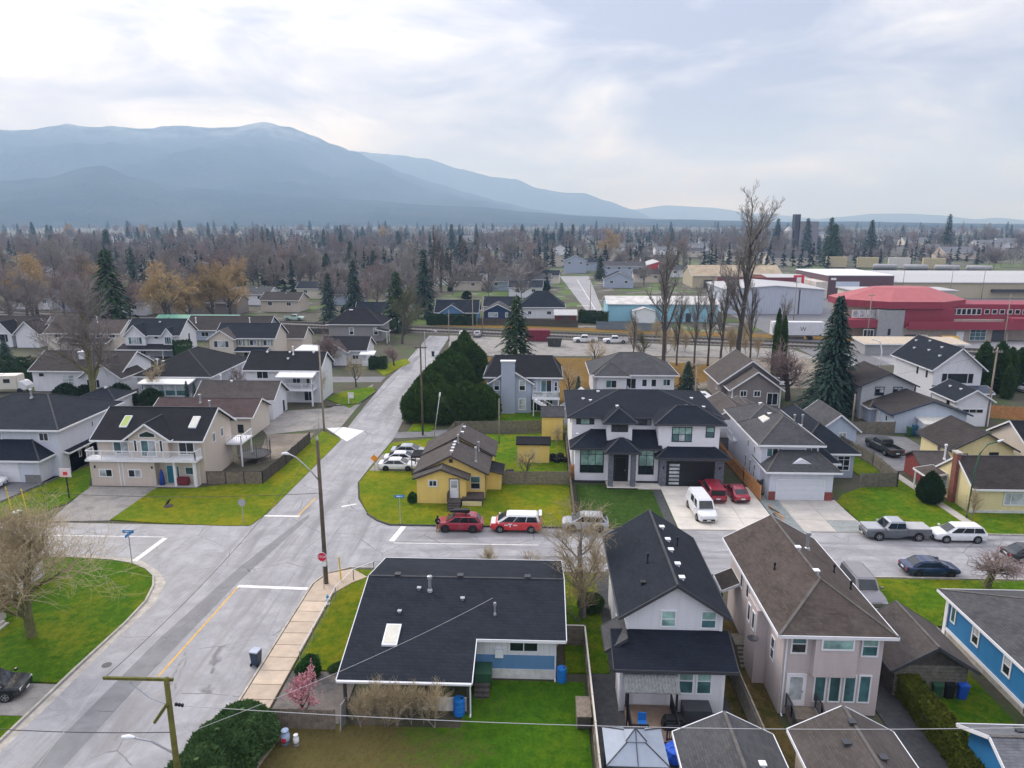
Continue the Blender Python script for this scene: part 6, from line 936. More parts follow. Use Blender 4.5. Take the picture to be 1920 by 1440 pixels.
# stop sign
x, y = G(608, 1106); t = thing('stop_sign', 'red octagonal stop sign with small white plate under it', 'sign', (x, y, 0)); MB().box(-.03, .03, -.03, .03, 0, 2.75).build('post', galv, t); oc = lambda r, yy: [(r * cos(pi / 8 + i * pi / 4), yy, 3.0 + r * sin(pi / 8 + i * pi / 4)) for i in range(8)]
MB().prism(oc(.42, -.05), (0, .02, 0)).build('border', white, t); MB().prism(oc(.385, -.062), (0, .012, 0)).build('panel', plain('sign_red', (.6, .01, .05), .4, .05), t); text('STOP', .3, white, (0, -.066, 3.0), (pi / 2, 0, 0), t); MB().box(-.3, .3, -.05, -.03, 2.15, 2.5).build('plate', white, t)
def blade(label, loc, h, cross=True):
    t = thing('street_name_sign', label, 'sign', (*loc, 0)); MB().tube([(0, 0, 0), (0, 0, h)], .04, 8).build('post', galv, t); b = plain('sign_blue', (.01, .2, .52), .4, .05); MB().box(-.5, .5, -.03, .03, h - .02, h + .24).build('blade', b, t); MB().box(-.3, .1, -.036, -.031, h + .07, h + .16).build('lettering', white, t); MB().box(.16, .32, -.036, -.031, h + .08, h + .14).build('lettering', white, t)
    if cross: MB().box(-.03, .03, -.5, .5, h - .3, h - .05).build('blade', b, t)
blade('blue street name sign on grey post at the lawn corner by the bare tree', G(248, 1057), 3.0); blade('blue street name sign on the yellow bungalow lawn', G(751, 985), 3.0, False)
x, y = G(703, 886); t = thing('warning_sign', 'orange diamond warning sign beside the parked white sedans', 'sign', (x, y, 0)); MB().box(-.03, .03, -.03, .03, 0, 1.6).build('post', galv, t); MB().prism([(0, -.04, 1.4), (.5, -.04, 1.85), (0, -.04, 2.3), (-.5, -.04, 1.85)], (0, .02, 0)).build('panel', orange, t)
x, y = G(457, 982); t = thing('sign_back', 'grey back of an octagonal sign on the mossy lawn', 'sign', (x, y, 0)); MB().box(-.03, .03, -.03, .03, 0, 2.4).build('post', galv, t); MB().prism([(.42 * cos(pi / 8 + i * pi / 4), -.04, 2.3 + .42 * sin(pi / 8 + i * pi / 4)) for i in range(8)], (0, .02, 0)).build('panel', galv, t)
t = thing('yard_sign', 'white hanging yard sign in the lawn by the pruned trees', 'sign', (*G(654, 757), 0)); MB().box(-.06, .06, -.06, .06, 0, 2.0).build('post', white, t); MB().box(0, .9, -.04, .04, 1.8, 1.9).build('arm', white, t); MB().box(.12, .85, -.02, .02, .95, 1.7).build('panel', white, t)
for q, z, l_ in (((22, 957), 2.6, 'yellow guy wire guard leaning behind the green bin'), ((52, 965), 2.8, 'yellow guy wire guard beside the bare tree crown'), ((640, 1092), 2.3, 'yellow guy wire guard on the corner behind the stop sign')): t = thing('guy_guard', l_, 'guy guard', (*G(*q), 0)); MB().tube([(0, 0, 0), (-.35 if z > 2.4 else -.12, .1, z)], .06, 8).build('guard', yellowp, t)
# ============================================================ WIRES
wireM = plain('wire', (.03, .03, .033), .6); wireW = plain('wire_pale', (.45, .45, .45), .5)
def wire(label, a, b, sag=.8, r=.02, mat=None):
    a, b = Vector(a), Vector(b); pts = [a.lerp(b, i / 14) - Vector((0, 0, sag * 4 * (i / 14) * (1 - i / 14))) for i in range(15)]
    tag(MB().tube(pts, r, 5).build('overhead_wire', mat or wireM), label, 'wire')
A10 = (pA[0], pA[1], 9.9); wire('pale wire from the mossy crossarm to the tall dark pole', (pA[0] - 2.9, pA[1], 9.95), (*pB, 12.4), .9, .014); wire('pale wire from mossy pole across the backyards', (pA[0] + .6, pA[1], 8.7), (30, 30, 7.2), .7, .016, wireW)
wire('thin wire from mossy pole to the rancher roof', (pA[0], pA[1], 7.0), (-3, 43.9, 5.0), .4, .012, wireW); wire('black cable from mossy pole to the left', (pA[0] - .1, pA[1], 7.3), (-44, 30, 7.4), .9, .02); wire('wire from mossy crossarm towards the foreground', (pA[0] - 2.9, pA[1], 9.95), (-17, -4, 10), .6, .012, wireW)
wire('black service cable from the tall dark pole to the left edge', (*pB, 8.2), (-72, 60, 8.6), 1.6, .022); wire('wire between the tall dark pole and the pole by the cedar hedge', (*pB, 12.3), (*pC, 12.9), .9, .016); wire('wire between the tall dark pole and the verge pole', (*pB, 12.0), (*pD, 12.0), .9, .014); wire('wire from hedge pole to the end of the road', (*pC, 12.9), (*G(887, 652), 12.4), .9, .016); wire('service wire from hedge pole to the yellow bungalow', (*pC, 10), (-9, 83, 5.6), .4, .012); wire('service wire from hedge pole to the grey-blue house', (*pC, 10), (-5, 110, 7.2), .5, .012)
wire('wire from cedar fence pole to the right edge', (*pE, 11.4), (110, 96, 11.4), .8, .016); wire('wire from cedar fence pole towards the modern house', (*pE, 11.2), (22, 92, 7), .9, .012)
# ============================================================ SMALL THINGS
def wbin(label, loc, mat, lid=None, rz=0, h=1.05, group=None):
    t = thing('wheelie_bin', label, 'bin', (*loc, 0), rz, group); m = MB(); m.v = [(-.24, -.26, .06), (.24, -.26, .06), (.24, .24, .06), (-.24, .24, .06), (-.3, -.36, h), (.3, -.36, h), (.3, .32, h), (-.3, .32, h)]; m.f = [(3, 2, 1, 0), (0, 1, 5, 4), (1, 2, 6, 5), (2, 3, 7, 6), (3, 0, 4, 7), (4, 5, 6, 7)]; bev(m, 'body', mat, t, .03)
    bev(MB().prism([(-.32, -.4, h), (-.32, .36, h), (-.32, .36, h + .1), (-.32, -.1, h + .13), (-.32, -.4, h + .06)], (.64, 0, 0)), 'lid', lid or mat, t, .02); [MB().tube([(s * .2, .26, .12), (s * .28, .26, .12)], .12, 10).build('wheel', black, t) for s in (-1, 1)]; MB().tube([(-.22, .4, h - .02), (.22, .4, h - .02)], .02, 6).build('handle', black, t)
navyp = plain('navy_plastic', (.03, .05, .09), .45); wbin('navy wheelie bin with pale lid standing in the road by the sidewalk', G(481, 1246), navyp, plain('pale_lid', (.42, .46, .55), .5), R(170)); bx, by = G(1752, 1308); wbin('dark green wheelie bin beside a black one on the lawn', (bx, by), greenp); wbin('black wheelie bin between the green and blue bins', (bx + .82, by + .05), black); wbin('blue wheelie bin at the end of a row of three', (bx + 1.62, by), plain('bin_blue', (.015, .09, .48), .4)); wbin('green wheelie bin at the roadside beside yellow guards', G(35, 978), greenp, plain('pale_lid2', (.4, .5, .42), .5)); wbin('dark bin on the verge at the end of the main road', G(812, 668), black); wbin('dark green bin beside the blue-grey garage fence', (52.6, 99.4), greenp, None, 0, 1.3); wbin('blue bin beside the blue-grey garage fence', (53.6, 99.9), plain('bin_blue2', (.02, .1, .2), .4), None, 0, 1.4)
x, y = G(615, 1134); t = thing('fire_hydrant', 'white fire hydrant with blue top on the lawn edge', 'hydrant', (x, y, .06)); MB().lathe([(.17, 0), (.17, .06), (.11, .08), (.11, .5), (.14, .52), (.14, .58)], 12).build('body', white, t); hb = plain('hydrant_blue', (.03, .28, .5), .4); MB().lathe([(.13, .58), (.12, .68), (.06, .76), (.03, .8), (.03, .86)], 12).build('cap', hb, t); [MB().tube([(s * .1, 0, .42), (s * .22, 0, .42)], .06, 8).build('outlet', white, t) for s in (-1, 1)]; MB().tube([(0, -.1, .4), (0, -.22, .4)], .08, 8).build('pumper_outlet', hb, t)
def barrel(label, loc, mat, r=.3, h=.95, name='barrel'):
    t = thing(name, label, 'barrel', (*loc, .05)); MB().lathe([(r * .94, 0), (r, .04), (r, h * .3), (r * 1.05, h * .33), (r, h * .36), (r, h * .63), (r * 1.05, h * .66), (r, h * .69), (r, h - .04), (r * .94, h)], 16).build('drum', mat, t); MB().lathe([(r * .2, h), (r * .2, h + .04)], 8, (r * .5, 0, 0)).build('bung', black, t)
bb = plain('barrel_blue', (.015, .17, .55), .45); barrel('blue plastic barrel standing at the downpipe corner', G(1053, 1278), bb, .32, 1.0); barrel('blue plastic barrel under the carport gutter', G(861, 1340), bb, .36, 1.1)
for q, l_, mt, r_, h_ in (((510, 1396), 'grey metal can beside the painted milk can', plain('can_grey', (.1, .13, .15), .5, .3), .28, .8), ((536, 1395), 'large painted milk can with red emblem', plain('can_blue', (.35, .45, .62), .5, .15), .27, .85), ((556, 1398), 'small white milk can with dark band', white, .17, .65)):
    t = thing('milk_can', l_, 'milk can', (*G(*q), .06)); MB().lathe([(r_, 0), (r_, h_ * .68), (r_ * .65, h_ * .84), (r_ * .65, h_ * .95), (r_ * .85, h_), (r_ * .8, h_ * 1.05)], 14).build('can', mt, t, True); MB().lathe([(r_ * 1.02, h_ * .2), (r_ * 1.02, h_ * .28)], 14).build('band', dkgrey, t)
    if 'red' in l_: MB().box(-.12, .12, -r_ - .015, -r_ + .05, .25, .5).build('emblem', redp, t)
a, b = G(478, 1440), G(520, 1375)
for k in range(2): tag(MB().beam((a[0] + k * .3 - .4, a[1] - 1, .14), (b[0] + k * .25, b[1] - .4 * k, .14), .24, .2).build('log_beam', plain('bleached_log', (.28, .25, .2), .9, .35, 3, .5)), 'bleached squared log lying beside the large bush' if k == 0 else 'second bleached log lying against the first', 'log')
t = thing('basketball_hoop', 'basketball hoop with white backboard on dark post', 'hoop', (*G(130, 934), 0)); MB().tube([(0, 0, 0), (0, 0, 3.0)], .08, 8).build('post', black, t); MB().box(-.65, .65, -.1, -.06, 2.5, 3.5).build('backboard', plain('board_pink', (.72, .62, .62), .5), t); MB().box(-.25, .25, -.115, -.1, 2.75, 3.1).build('target_mark', redp, t); MB().tube([(.22 * cos(a), -.35 + .22 * sin(a), 2.72) for a in [i * pi / 6 for i in range(13)]], .02, 5).build('rim', orange, t)
x, y = G(478, 862); t = thing('trampoline', 'round black trampoline with dark safety net behind the plank fence', 'trampoline', (x, y, 0)); MB().lathe([(1.9, .8), (1.9, .84)], 24).build('mat', black, t); [MB().tube([(2.05 * cos(i * pi / 3), 2.05 * sin(i * pi / 3), 0), (2.05 * cos(i * pi / 3), 2.05 * sin(i * pi / 3), 2.7)], .04, 6).build('pole', dkgrey, t) for i in range(6)]; MB().tube([(2.05 * cos(i * pi / 12), 2.05 * sin(i * pi / 12), .82) for i in range(25)], .06, 6).build('ring', dkgrey, t)
net = MB()
for i in range(48): a = i * pi / 24; net.beam((2.03 * cos(a), 2.03 * sin(a), .85), (2.03 * cos(a), 2.03 * sin(a), 2.6), .012, .012)
for k in range(8): net.tube([(2.03 * cos(i * pi / 12), 2.03 * sin(i * pi / 12), .95 + k * .22) for i in range(25)], .007, 3)
net.build('net', black, t, kind='stuff')
t = thing('barbecue', 'dark red covered barbecue on the beige house porch', 'barbecue', (-40.9, 76.3, .12)); bev(MB().box(-.75, .75, -.3, .3, .1, 1.0), 'cover', plain('cover_red', (.16, .02, .03), .8), t, .1); [MB().box(s * .6 - .03, s * .6 + .03, -.05, .05, 0, .12).build('foot', black, t) for s in (-1, 1)]
t = thing('covered_umbrella', 'folded blue patio umbrella beside the teal door', 'umbrella', (-43.4, 76.4, .12)); MB().lathe([(.3, 0), (.26, .8), (.18, 1.5), (.04, 1.9)], 10).build('canopy', plain('umbrella_blue', (.02, .06, .3), .8, .2, 6), t, True); MB().tube([(0, 0, 0), (0, 0, 2.1)], .03, 6).build('pole', galv, t)
t = thing('deck_chair', 'blue folding chair on the small rear deck', 'chair', (6.3, 37.0, .56)); MB().box(-.25, .25, -.25, .25, .4, .46).build('seat', bluep, t); MB().box(-.25, .25, .2, .26, .46, .95).build('backrest', bluep, t); [MB().box(sx * .22 - .02, sx * .22 + .02, sy * .22 - .02, sy * .22 + .02, 0, .4).build('leg', white, t) for sx in (-1, 1) for sy in (-1, 1)]
t = thing('tarp_bundle', 'crumpled bright blue tarp bundle beside the gazebo', 'tarp', (7.95, 35.2, 0)); m = MB(); m.lathe([(.3, 0), (.62, .2), (.7, .5), (.55, .85), (.2, 1.0)], 16); m.v = [(x * (1 + .3 * mnoise.noise(Vector((x * 3, y * 3, z * 3)))), y * (1 + .3 * mnoise.noise(Vector((x * 4, y * 3, z * 5 + 2)))), z * (1 + .2 * mnoise.noise(Vector((x * 5, y * 5, 3))))) for x, y, z in m.v]; m.build('cover', plain('tarp_blue', (.015, .1, .6), .45, .3, 5, .6), t); MB().tube([(-.5, 0, .4), (0, -.6, .45), (.5, 0, .4)], .02, 5).build('rope', white, t)
t = thing('covered_grill', 'black covered grill against the white rear wall', 'barbecue', (8.2, 37.3, 0)); bev(MB().prism([(-.8, -.4, .05), (.8, -.4, .05), (.6, -.4, 1.2), (-.6, -.4, 1.2)], (0, .8, 0)), 'cover', hoodM, t, .12); MB().tube([(-.5, -.42, .9), (.5, -.42, .9)], .02, 6).build('strap', dkgrey, t)
t = thing('wooden_crate', 'old brown wooden crate beside the backyard fence', 'crate', (2.9, 38.3, .05)); MB().box(-.4, .4, -.9, .9, .1, .9).build('box', wooddk, t); [MB().box(-.44, -.4, -.9 + i * .37, -.9 + i * .37 + .3, .05, .95).build('slat', wood, t) for i in range(5)]; MB().box(-.45, .45, -.95, .95, .9, .97).build('lid', wood, t)
for i, (dx, dy, n) in enumerate(((0, 0, 3), (.95, .3, 3), (.5, -.7, 2), (1.4, -.5, 2))):
    t = thing('tyre_stack', ['stack of black tyres nearest the low yellow shed', 'stack of black tyres against the boundary fence', 'short stack of black tyres in front of the others', 'short stack of black tyres beside the fence'][i], 'tyres', (1.9 + dx, 87 + dy, .06)); [MB().lathe([(.24, 0), (.42, .02), (.47, .12), (.42, .24), (.24, .26), (.24, .13)], 14, (0, 0, k * .27)).build('tyre', tyreM, t) for k in range(n)]
t = thing('lawn_ornament', 'dark bird-shaped ornament on a flat stone in the mossy lawn', 'ornament', (*G(316, 950), .06)); MB().lathe([(.5, 0), (.45, .1)], 10).build('stone', wooddk, t); MB().tube([(-.3, 0, .15), (0, 0, .45), (.2, 0, .75), (.4, 0, .7)], [.05, .14, .07, .03], 8).build('bird', black, t, True)
t = thing('lumber_pile', 'scattered lumber and debris beside the cedar fence on the driveway', 'lumber', (24.9, 70, 0)); [MB().beam((random.uniform(-.5, .5), -2 + i * .55, .08 + .04 * (i % 3)), (random.uniform(-.4, .6), -.6 + i * .6, .09 + .04 * (i % 3)), .18, .05).build('plank', [woodnew, wood, wooddk][i % 3], t) for i in range(7)]
t = thing('lumber_pile', 'pile of pale planks on dirt beyond the small white garage', 'lumber', (80, 108, 0)); [MB().beam((-2 + i * .1, i * .35, .1 + .05 * (i % 3)), (2 + i * .1, i * .3 + .5, .1 + .05 * (i % 3)), .22, .06).build('plank', woodnew if i % 2 else wood, t) for i in range(8)]
t = thing('access_ramp', 'white plastic panel leaning by the low brown fence', 'panel', (-11.7, 37.6, 0)); MB().prism([(-.05, -.9, .1), (-.05, .5, .1), (-.05, .5, 1.3), (-.05, -.5, 1.6)], (.06, 0, 0)).build('panel', galv, t); MB().box(-.1, .1, .4, .5, 0, 1.4).build('prop', wooddk, t)
t = thing('compost_bin', 'small black overturned tub on the bungalow lawn', 'tub', (-3.4, 81.6, .06)); MB().tube([(-.5, 0, .3), (.4, .1, .3)], [.3, .34], 12).build('tub', black, t); MB().tube([(.4, .1, .3), (.46, .11, .3)], .37, 12).build('rim', dkgrey, t)
# ============================================================ TREES
def barkm(name, col, rnd=.35): return plain(name, col, .95, .3, 2.5, .3, obj_rand=rnd)
bk_brown = barkm('twig_brown', (.225, .195, .18)); bk_grey = barkm('twig_grey', (.24, .22, .2)); bk_red = barkm('twig_reddish', (.26, .195, .18)); bk_tan = barkm('twig_tan', (.42, .34, .21), .15); bk_yel = barkm('twig_willow', (.40, .285, .14), .3); bk_moss = barkm('twig_mossy', (.15, .145, .06), .2); bk_dark = barkm('bark_dark', (.085, .074, .064), .3); bk_greenish = barkm('twig_greenish', (.15, .155, .085), .2)
def leafm(name, a, b, rnd=.3):
    m, t, bs = nodes(name); p = POS(t); c = MIX(t, RAMP(t, NOISE(t, p, 1.1, 5, .7), .35, .65), a, b); c = MIX(t, MATH(t, 'MULTIPLY', RAMP(t, NOISE(t, p, 7, 2, .6), .5, .8), .5), c, k3(b, 1.6)); r = t.nodes.new('ShaderNodeObjectInfo').outputs['Random']
    c = NN(t, 'ShaderNodeHueSaturation', {'Color': c, 'Value': MATH(t, 'MULTIPLY_ADD', r, rnd, 1 - rnd / 2)}).outputs[0]; t.links.new(c, bs.inputs['Base Color']); bs.inputs['Roughness'].default_value = .8; bs.inputs['Specular IOR Level'].default_value = .2; return m
lf_fir = leafm('needles_fir', (.014, .038, .030), (.034, .07, .05)); lf_cedar = leafm('foliage_cedar', (.025, .065, .012), (.065, .12, .02), .2); lf_dark = leafm('foliage_dark', (.012, .034, .012), (.03, .06, .018), .2); lf_hedge = leafm('foliage_hedge', (.05, .075, .008), (.12, .13, .012), .1); lf_bush = leafm('foliage_bush', (.035, .085, .022), (.085, .15, .05), .2); lf_pink = leafm('blossom_pink', (.58, .24, .29), (.74, .42, .44), .1); lf_ivy = leafm('foliage_ivy', (.03, .06, .015), (.06, .09, .025), .2); lf_fresh = leafm('foliage_fresh', (.02, .075, .02), (.05, .14, .03), .1)
def bare(seed, h, spread, r0, up=.45, levels=4, kids=(7, 6, 6, 5), first=.28, droop=0.0, k0=8, lenf=.62, twig=.012, split=1.0, jit=.22):
    rnd = random.Random(seed); T, C = MB(), MB()
    def branch(p, d, L, r, lv):
        n = 5 if lv == 0 else 4 if lv < levels - 1 else 3; pts = [p.copy()]; rad = [r]; q = p.copy(); dd = d.copy()
        for i in range(n):
            jj = jit * (.3 if lv == 0 else 1); dd = (dd + Vector((rnd.gauss(0, jj), rnd.gauss(0, jj), rnd.gauss(0, jit * .6) + (up * .18 if lv < levels - 1 else -droop)))).normalized(); q = q + dd * L / n; pts.append(q.copy()); rad.append(max(twig * .6, r * (1 - (i + 1) / n * (.55 if lv == 0 else .72))))
        (T if lv < 2 else C).tube(pts, rad, k0 if lv == 0 else 6 if lv == 1 else 3, cap=False)
        if lv >= levels: return
        for k in range(kids[min(lv, len(kids) - 1)]):
            t = (first if lv == 0 else .22) + (1 - (first if lv == 0 else .22)) * ((k + rnd.random()) / kids[min(lv, len(kids) - 1)]); i = min(n - 1, int(t * n)); b = pts[i].lerp(pts[i + 1], t * n - i); ax = (pts[i + 1] - pts[i]).normalized()
            o = ax.cross(Vector((rnd.gauss(0, 1), rnd.gauss(0, 1), rnd.gauss(0, 1)))).normalized(); a = rnd.uniform(.5, 1.0) * spread; nd = (ax * cos(a) + o * sin(a) + Vector((0, 0, up * .35))).normalized(); branch(b, nd, L * lenf * rnd.uniform(.75, 1.15) * (1 - .35 * t if lv == 0 else 1), max(twig, rad[i] * .58), lv + 1)
    branch(Vector((0, 0, -.1)), Vector((0, 0, 1)), h * .72, r0, 0); return T, C
def fir(seed, h, rad, dens=1.0, tuft=.5, base=.06):
    rnd = random.Random(seed); T, C = MB(), MB(); T.tube([(0, 0, -.1), (0, 0, h * .5), (0, 0, h * .98)], [h * .018 + .05, h * .011 + .03, .02], 7, cap=False); n = int(h * 2.0 * dens)
    for i in range(n):
        f = i / n; z = h * (base + (1 - base) * f); R_ = rad * (1 - f) ** .8 * rnd.uniform(.75, 1.12) + .15; m = max(4, int((7 + 3 * (1 - f)) * dens)); a0 = rnd.random() * 6.3
        for j in range(m):
            a = a0 + 2 * pi * j / m + rnd.gauss(0, .15); L = R_ * rnd.uniform(.7, 1.1); s = int(2 + L / tuft * 1.5)
            for q in range(s):
                u = (q + rnd.random()) / s; rr = L * (.18 + .82 * u); zz = z + .25 * L * u - .42 * L * u * u + rnd.gauss(0, .08); c = Vector((cos(a) * rr, sin(a) * rr, zz)); out_ = Vector((cos(a), sin(a), -.35 - .2 * u)).normalized(); sd = Vector((-sin(a), cos(a), rnd.gauss(0, .35))).normalized(); w = tuft * rnd.uniform(.55, 1.05); l = tuft * rnd.uniform(.9, 1.5)
                C.poly([c - sd * w * .55, c + out_ * l * .3 + Vector((0, 0, .1 * w)), c + sd * w * .55, c + out_ * l]) if rnd.random() < .5 else C.poly([c - sd * w * .6 + Vector((0, 0, .08)), c + sd * w * .6, c + out_ * l - Vector((0, 0, .15 * l))])
    for q in range(6): C.poly([(0, 0, h * .93), (rnd.gauss(0, .12), rnd.gauss(0, .12), h * .96), (0, 0, h + .1)])
    return T, C
def tufts(C, pts, size, rnd, up=.3):
    for p, nrm in pts:
        nn = (nrm + Vector((rnd.gauss(0, .5), rnd.gauss(0, .5), rnd.gauss(0, .5) + up))).normalized(); a = nn.cross(Vector((rnd.gauss(0, 1), rnd.gauss(0, 1), rnd.gauss(0, 1)))).normalized(); s = size * rnd.uniform(.6, 1.3); b = nn * s * rnd.uniform(.8, 1.4); p = Vector(p)
        C.poly([p - a * s * .5, p + a * s * .5, p + b + a * s * .12]); c2 = a.cross(nn); C.poly([p - c2 * s * .5, p + c2 * s * .5, p + b * .9])
def dense(seed, prof, n, size, sq=(1, 1), lump=.18, core=True):
    """dense crown of revolution: prof = [(r, z)]; inner core plus leaf tufts"""
    rnd = random.Random(seed); T, C = MB(), MB(); P = [(r * .86, z) for r, z in prof]; zs = [z for _, z in prof]; off = seed * 3.1
    if core:
        C.lathe([(max(.01, r), z) for r, z in P], 14); C.v = [(x * sq[0] * (1 + lump * .6 * mnoise.noise(Vector((x * .8 + off, y * .8, z * .8)))), y * sq[1] * (1 + lump * .6 * mnoise.noise(Vector((x * .8 + off, y * .8, z * .8)))), z) for x, y, z in C.v]
    seg = []; tot = 0
    for (r1, z1), (r2, z2) in zip(prof, prof[1:]): A = (r1 + r2) * sqrt((r1 - r2) ** 2 + (z1 - z2) ** 2); seg.append(A); tot += A
    pts = []
    for i in range(n):
        u = rnd.random() * tot; k = 0
        while k < len(seg) - 1 and u > seg[k]: u -= seg[k]; k += 1
        f = rnd.random(); r = prof[k][0] + (prof[k + 1][0] - prof[k][0]) * f; z = prof[k][1] + (prof[k + 1][1] - prof[k][1]) * f; a = rnd.random() * 2 * pi; q = Vector((r * cos(a), r * sin(a), z)); g = 1 + lump * mnoise.noise(Vector((q.x * .8 + off, q.y * .8, q.z * .8))) + rnd.gauss(0, .03); dz = prof[k + 1][1] - prof[k][1]; dr = prof[k + 1][0] - prof[k][0]; nr = Vector((cos(a) * dz, sin(a) * dz, -dr)); nr = nr.normalized() if nr.length > 0 else Vector((0, 0, 1))
        pts.append((Vector((q.x * g * sq[0], q.y * g * sq[1], q.z)), nr))
    tufts(C, pts, size, rnd); T.tube([(0, 0, -.1), (0, 0, zs[-1] * .5)], .08 + zs[-1] * .012, 6); return T, C
PROTO = {}
def proto(key, tc_, bark, leaf): T, C = tc_; PROTO[key] = (T.mesh('trunk', bark), C.mesh('crown', leaf))
def plant(key, name, label, loc, cat='tree', rz=None, sc=1.0, group=None, z=0, crown='crown'):
    T, C = PROTO[key]; t = thing(name, label, cat, (loc[0], loc[1], z), random.uniform(0, 6.28) if rz is None else rz, group); t.scale = sc if hasattr(sc, '__len__') else (sc, sc, sc); link('trunk', T, t); link(crown, C, t); return t
proto('front', bare(3, 9.2, 1.1, .36, .7, 4, (10, 9, 8, 5), .14, .05, 10, .70, .014), bk_moss, bk_tan); proto('mid', bare(11, 8.4, 1.0, .25, .6, 4, (9, 7, 6, 4), .22, 0, 10, .62, .013), bk_grey, bk_tan)
for i in range(4): proto('bare%d' % i, bare(20 + i, 12, 1.0 + .1 * (i % 2), .26, .42, 4, (10, 8, 7, 4), .16, 0, 6, .6, .03), bk_dark, (bk_brown, bk_grey, bk_red, bk_brown)[i])
for i in range(2): proto('cotton%d' % i, bare(41 + i, 38, .72, .55, .6, 4, (18, 9, 7, 5), .3, 0, 10, .38, .03, jit=.16), bk_dark, bk_grey)
for i in range(2): proto('willow%d' % i, bare(51 + i, 12, 1.1, .4, .5, 4, (10, 8, 7, 4), .16, .3, 6, .62, .04), bk_dark, bk_yel)
proto('poplar', bare(61, 30, .3, .4, 1.3, 4, (26, 8, 6, 3), .08, 0, 6, .26, .05), bk_dark, bk_red); proto('pollard', bare(71, 2.6, 1.15, .2, .3, 3, (12, 9, 6), .62, .05, 8, .72, .012), bk_moss, bk_red); proto('fruit', bare(81, 3.4, 1.0, .11, .4, 3, (9, 8, 6), .3, 0, 6, .62, .010), bk_dark, bk_tan); proto('umbrella', bare(83, 5, 1.1, .28, .35, 3, (14, 10, 8), .4, .02, 8, .66, .02), bk_dark, bk_red); proto('twiggy', bare(85, 3.2, .7, .05, 1.0, 3, (14, 8, 5), .03, 0, 5, .7, .009), bk_brown, bk_tan); proto('mossy', bare(87, 14, .85, .42, .5, 4, (10, 8, 7, 5), .18, 0, 9, .58, .02), bk_moss, bk_brown); proto('greenish', bare(89, 16, .8, .3, .6, 3, (13, 10, 9), .12, 0, 7, .55, .035), bk_dark, bk_greenish)
proto('fir_big', fir(1, 18.6, 5.0, 1.55, .55, .04), bk_dark, lf_fir); proto('fir_a', fir(2, 16, 3.6, .95, .7), bk_dark, lf_fir); proto('fir_b', fir(3, 16, 2.8, .95, .65), bk_dark, lf_fir); proto('fir_c', fir(4, 14, 4.2, 1.0, .75), bk_dark, lf_dark); proto('fir_s', fir(5, 9, 3.6, 1.5, .42, .03), bk_dark, lf_fir)
proto('cedar_round', dense(1, [(1.2, 0), (3.0, .8), (3.3, 2.6), (2.7, 4.6), (1.5, 6.0), (.1, 6.8)], 5200, .34), bk_dark, lf_cedar); proto('cedar_tall', dense(2, [(1.2, 0), (2.2, .8), (2.3, 3), (1.9, 5.5), (1.0, 7.8), (.05, 9)], 5200, .32), bk_dark, lf_cedar); proto('column', dense(3, [(.6, 0), (1.15, .8), (1.25, 4), (1.0, 6.8), (.5, 8.4), (.05, 9.2)], 3600, .3, (1, 1), .1), bk_dark, lf_cedar); proto('topiary', dense(4, [(.5, .1), (1.2, .6), (1.3, 1.4), (1.0, 2.3), (.5, 3.1), (.05, 3.5)], 3000, .17, (1, 1), .1), bk_dark, lf_dark); proto('bush', dense(5, [(.5, 0), (1.0, .3), (1.1, .8), (.8, 1.3), (.1, 1.6)], 5200, .095, (1, 1), .3), bk_dark, lf_bush); proto('bush_far', dense(6, [(1.5, 0), (2.2, .8), (2.2, 2), (1.4, 3.2), (.1, 3.8)], 900, .55, (1, 1), .35), bk_dark, lf_dark); proto('freshbush', dense(7, [(.2, 0), (.55, .3), (.6, .8), (.45, 1.2), (.05, 1.5)], 1200, .14, (1, 1), .2), bk_dark, lf_fresh)
rp = random.Random(5); Tp, Cp = bare(91, 2.3, 1.0, .07, .7, 3, (9, 8, 6), .15, 0, 6, .68, .008); Lp = MB(); tufts(Lp, [(Vector(Cp.v[rp.randrange(len(Cp.v))]) + Vector((rp.gauss(0, .03), rp.gauss(0, .03), 0)), Vector((0, 0, 1))) for _ in range(1500)], .085, rp); PROTO['blossom'] = (Tp.mesh('trunk', bk_dark), Lp.mesh('blossom', lf_pink))
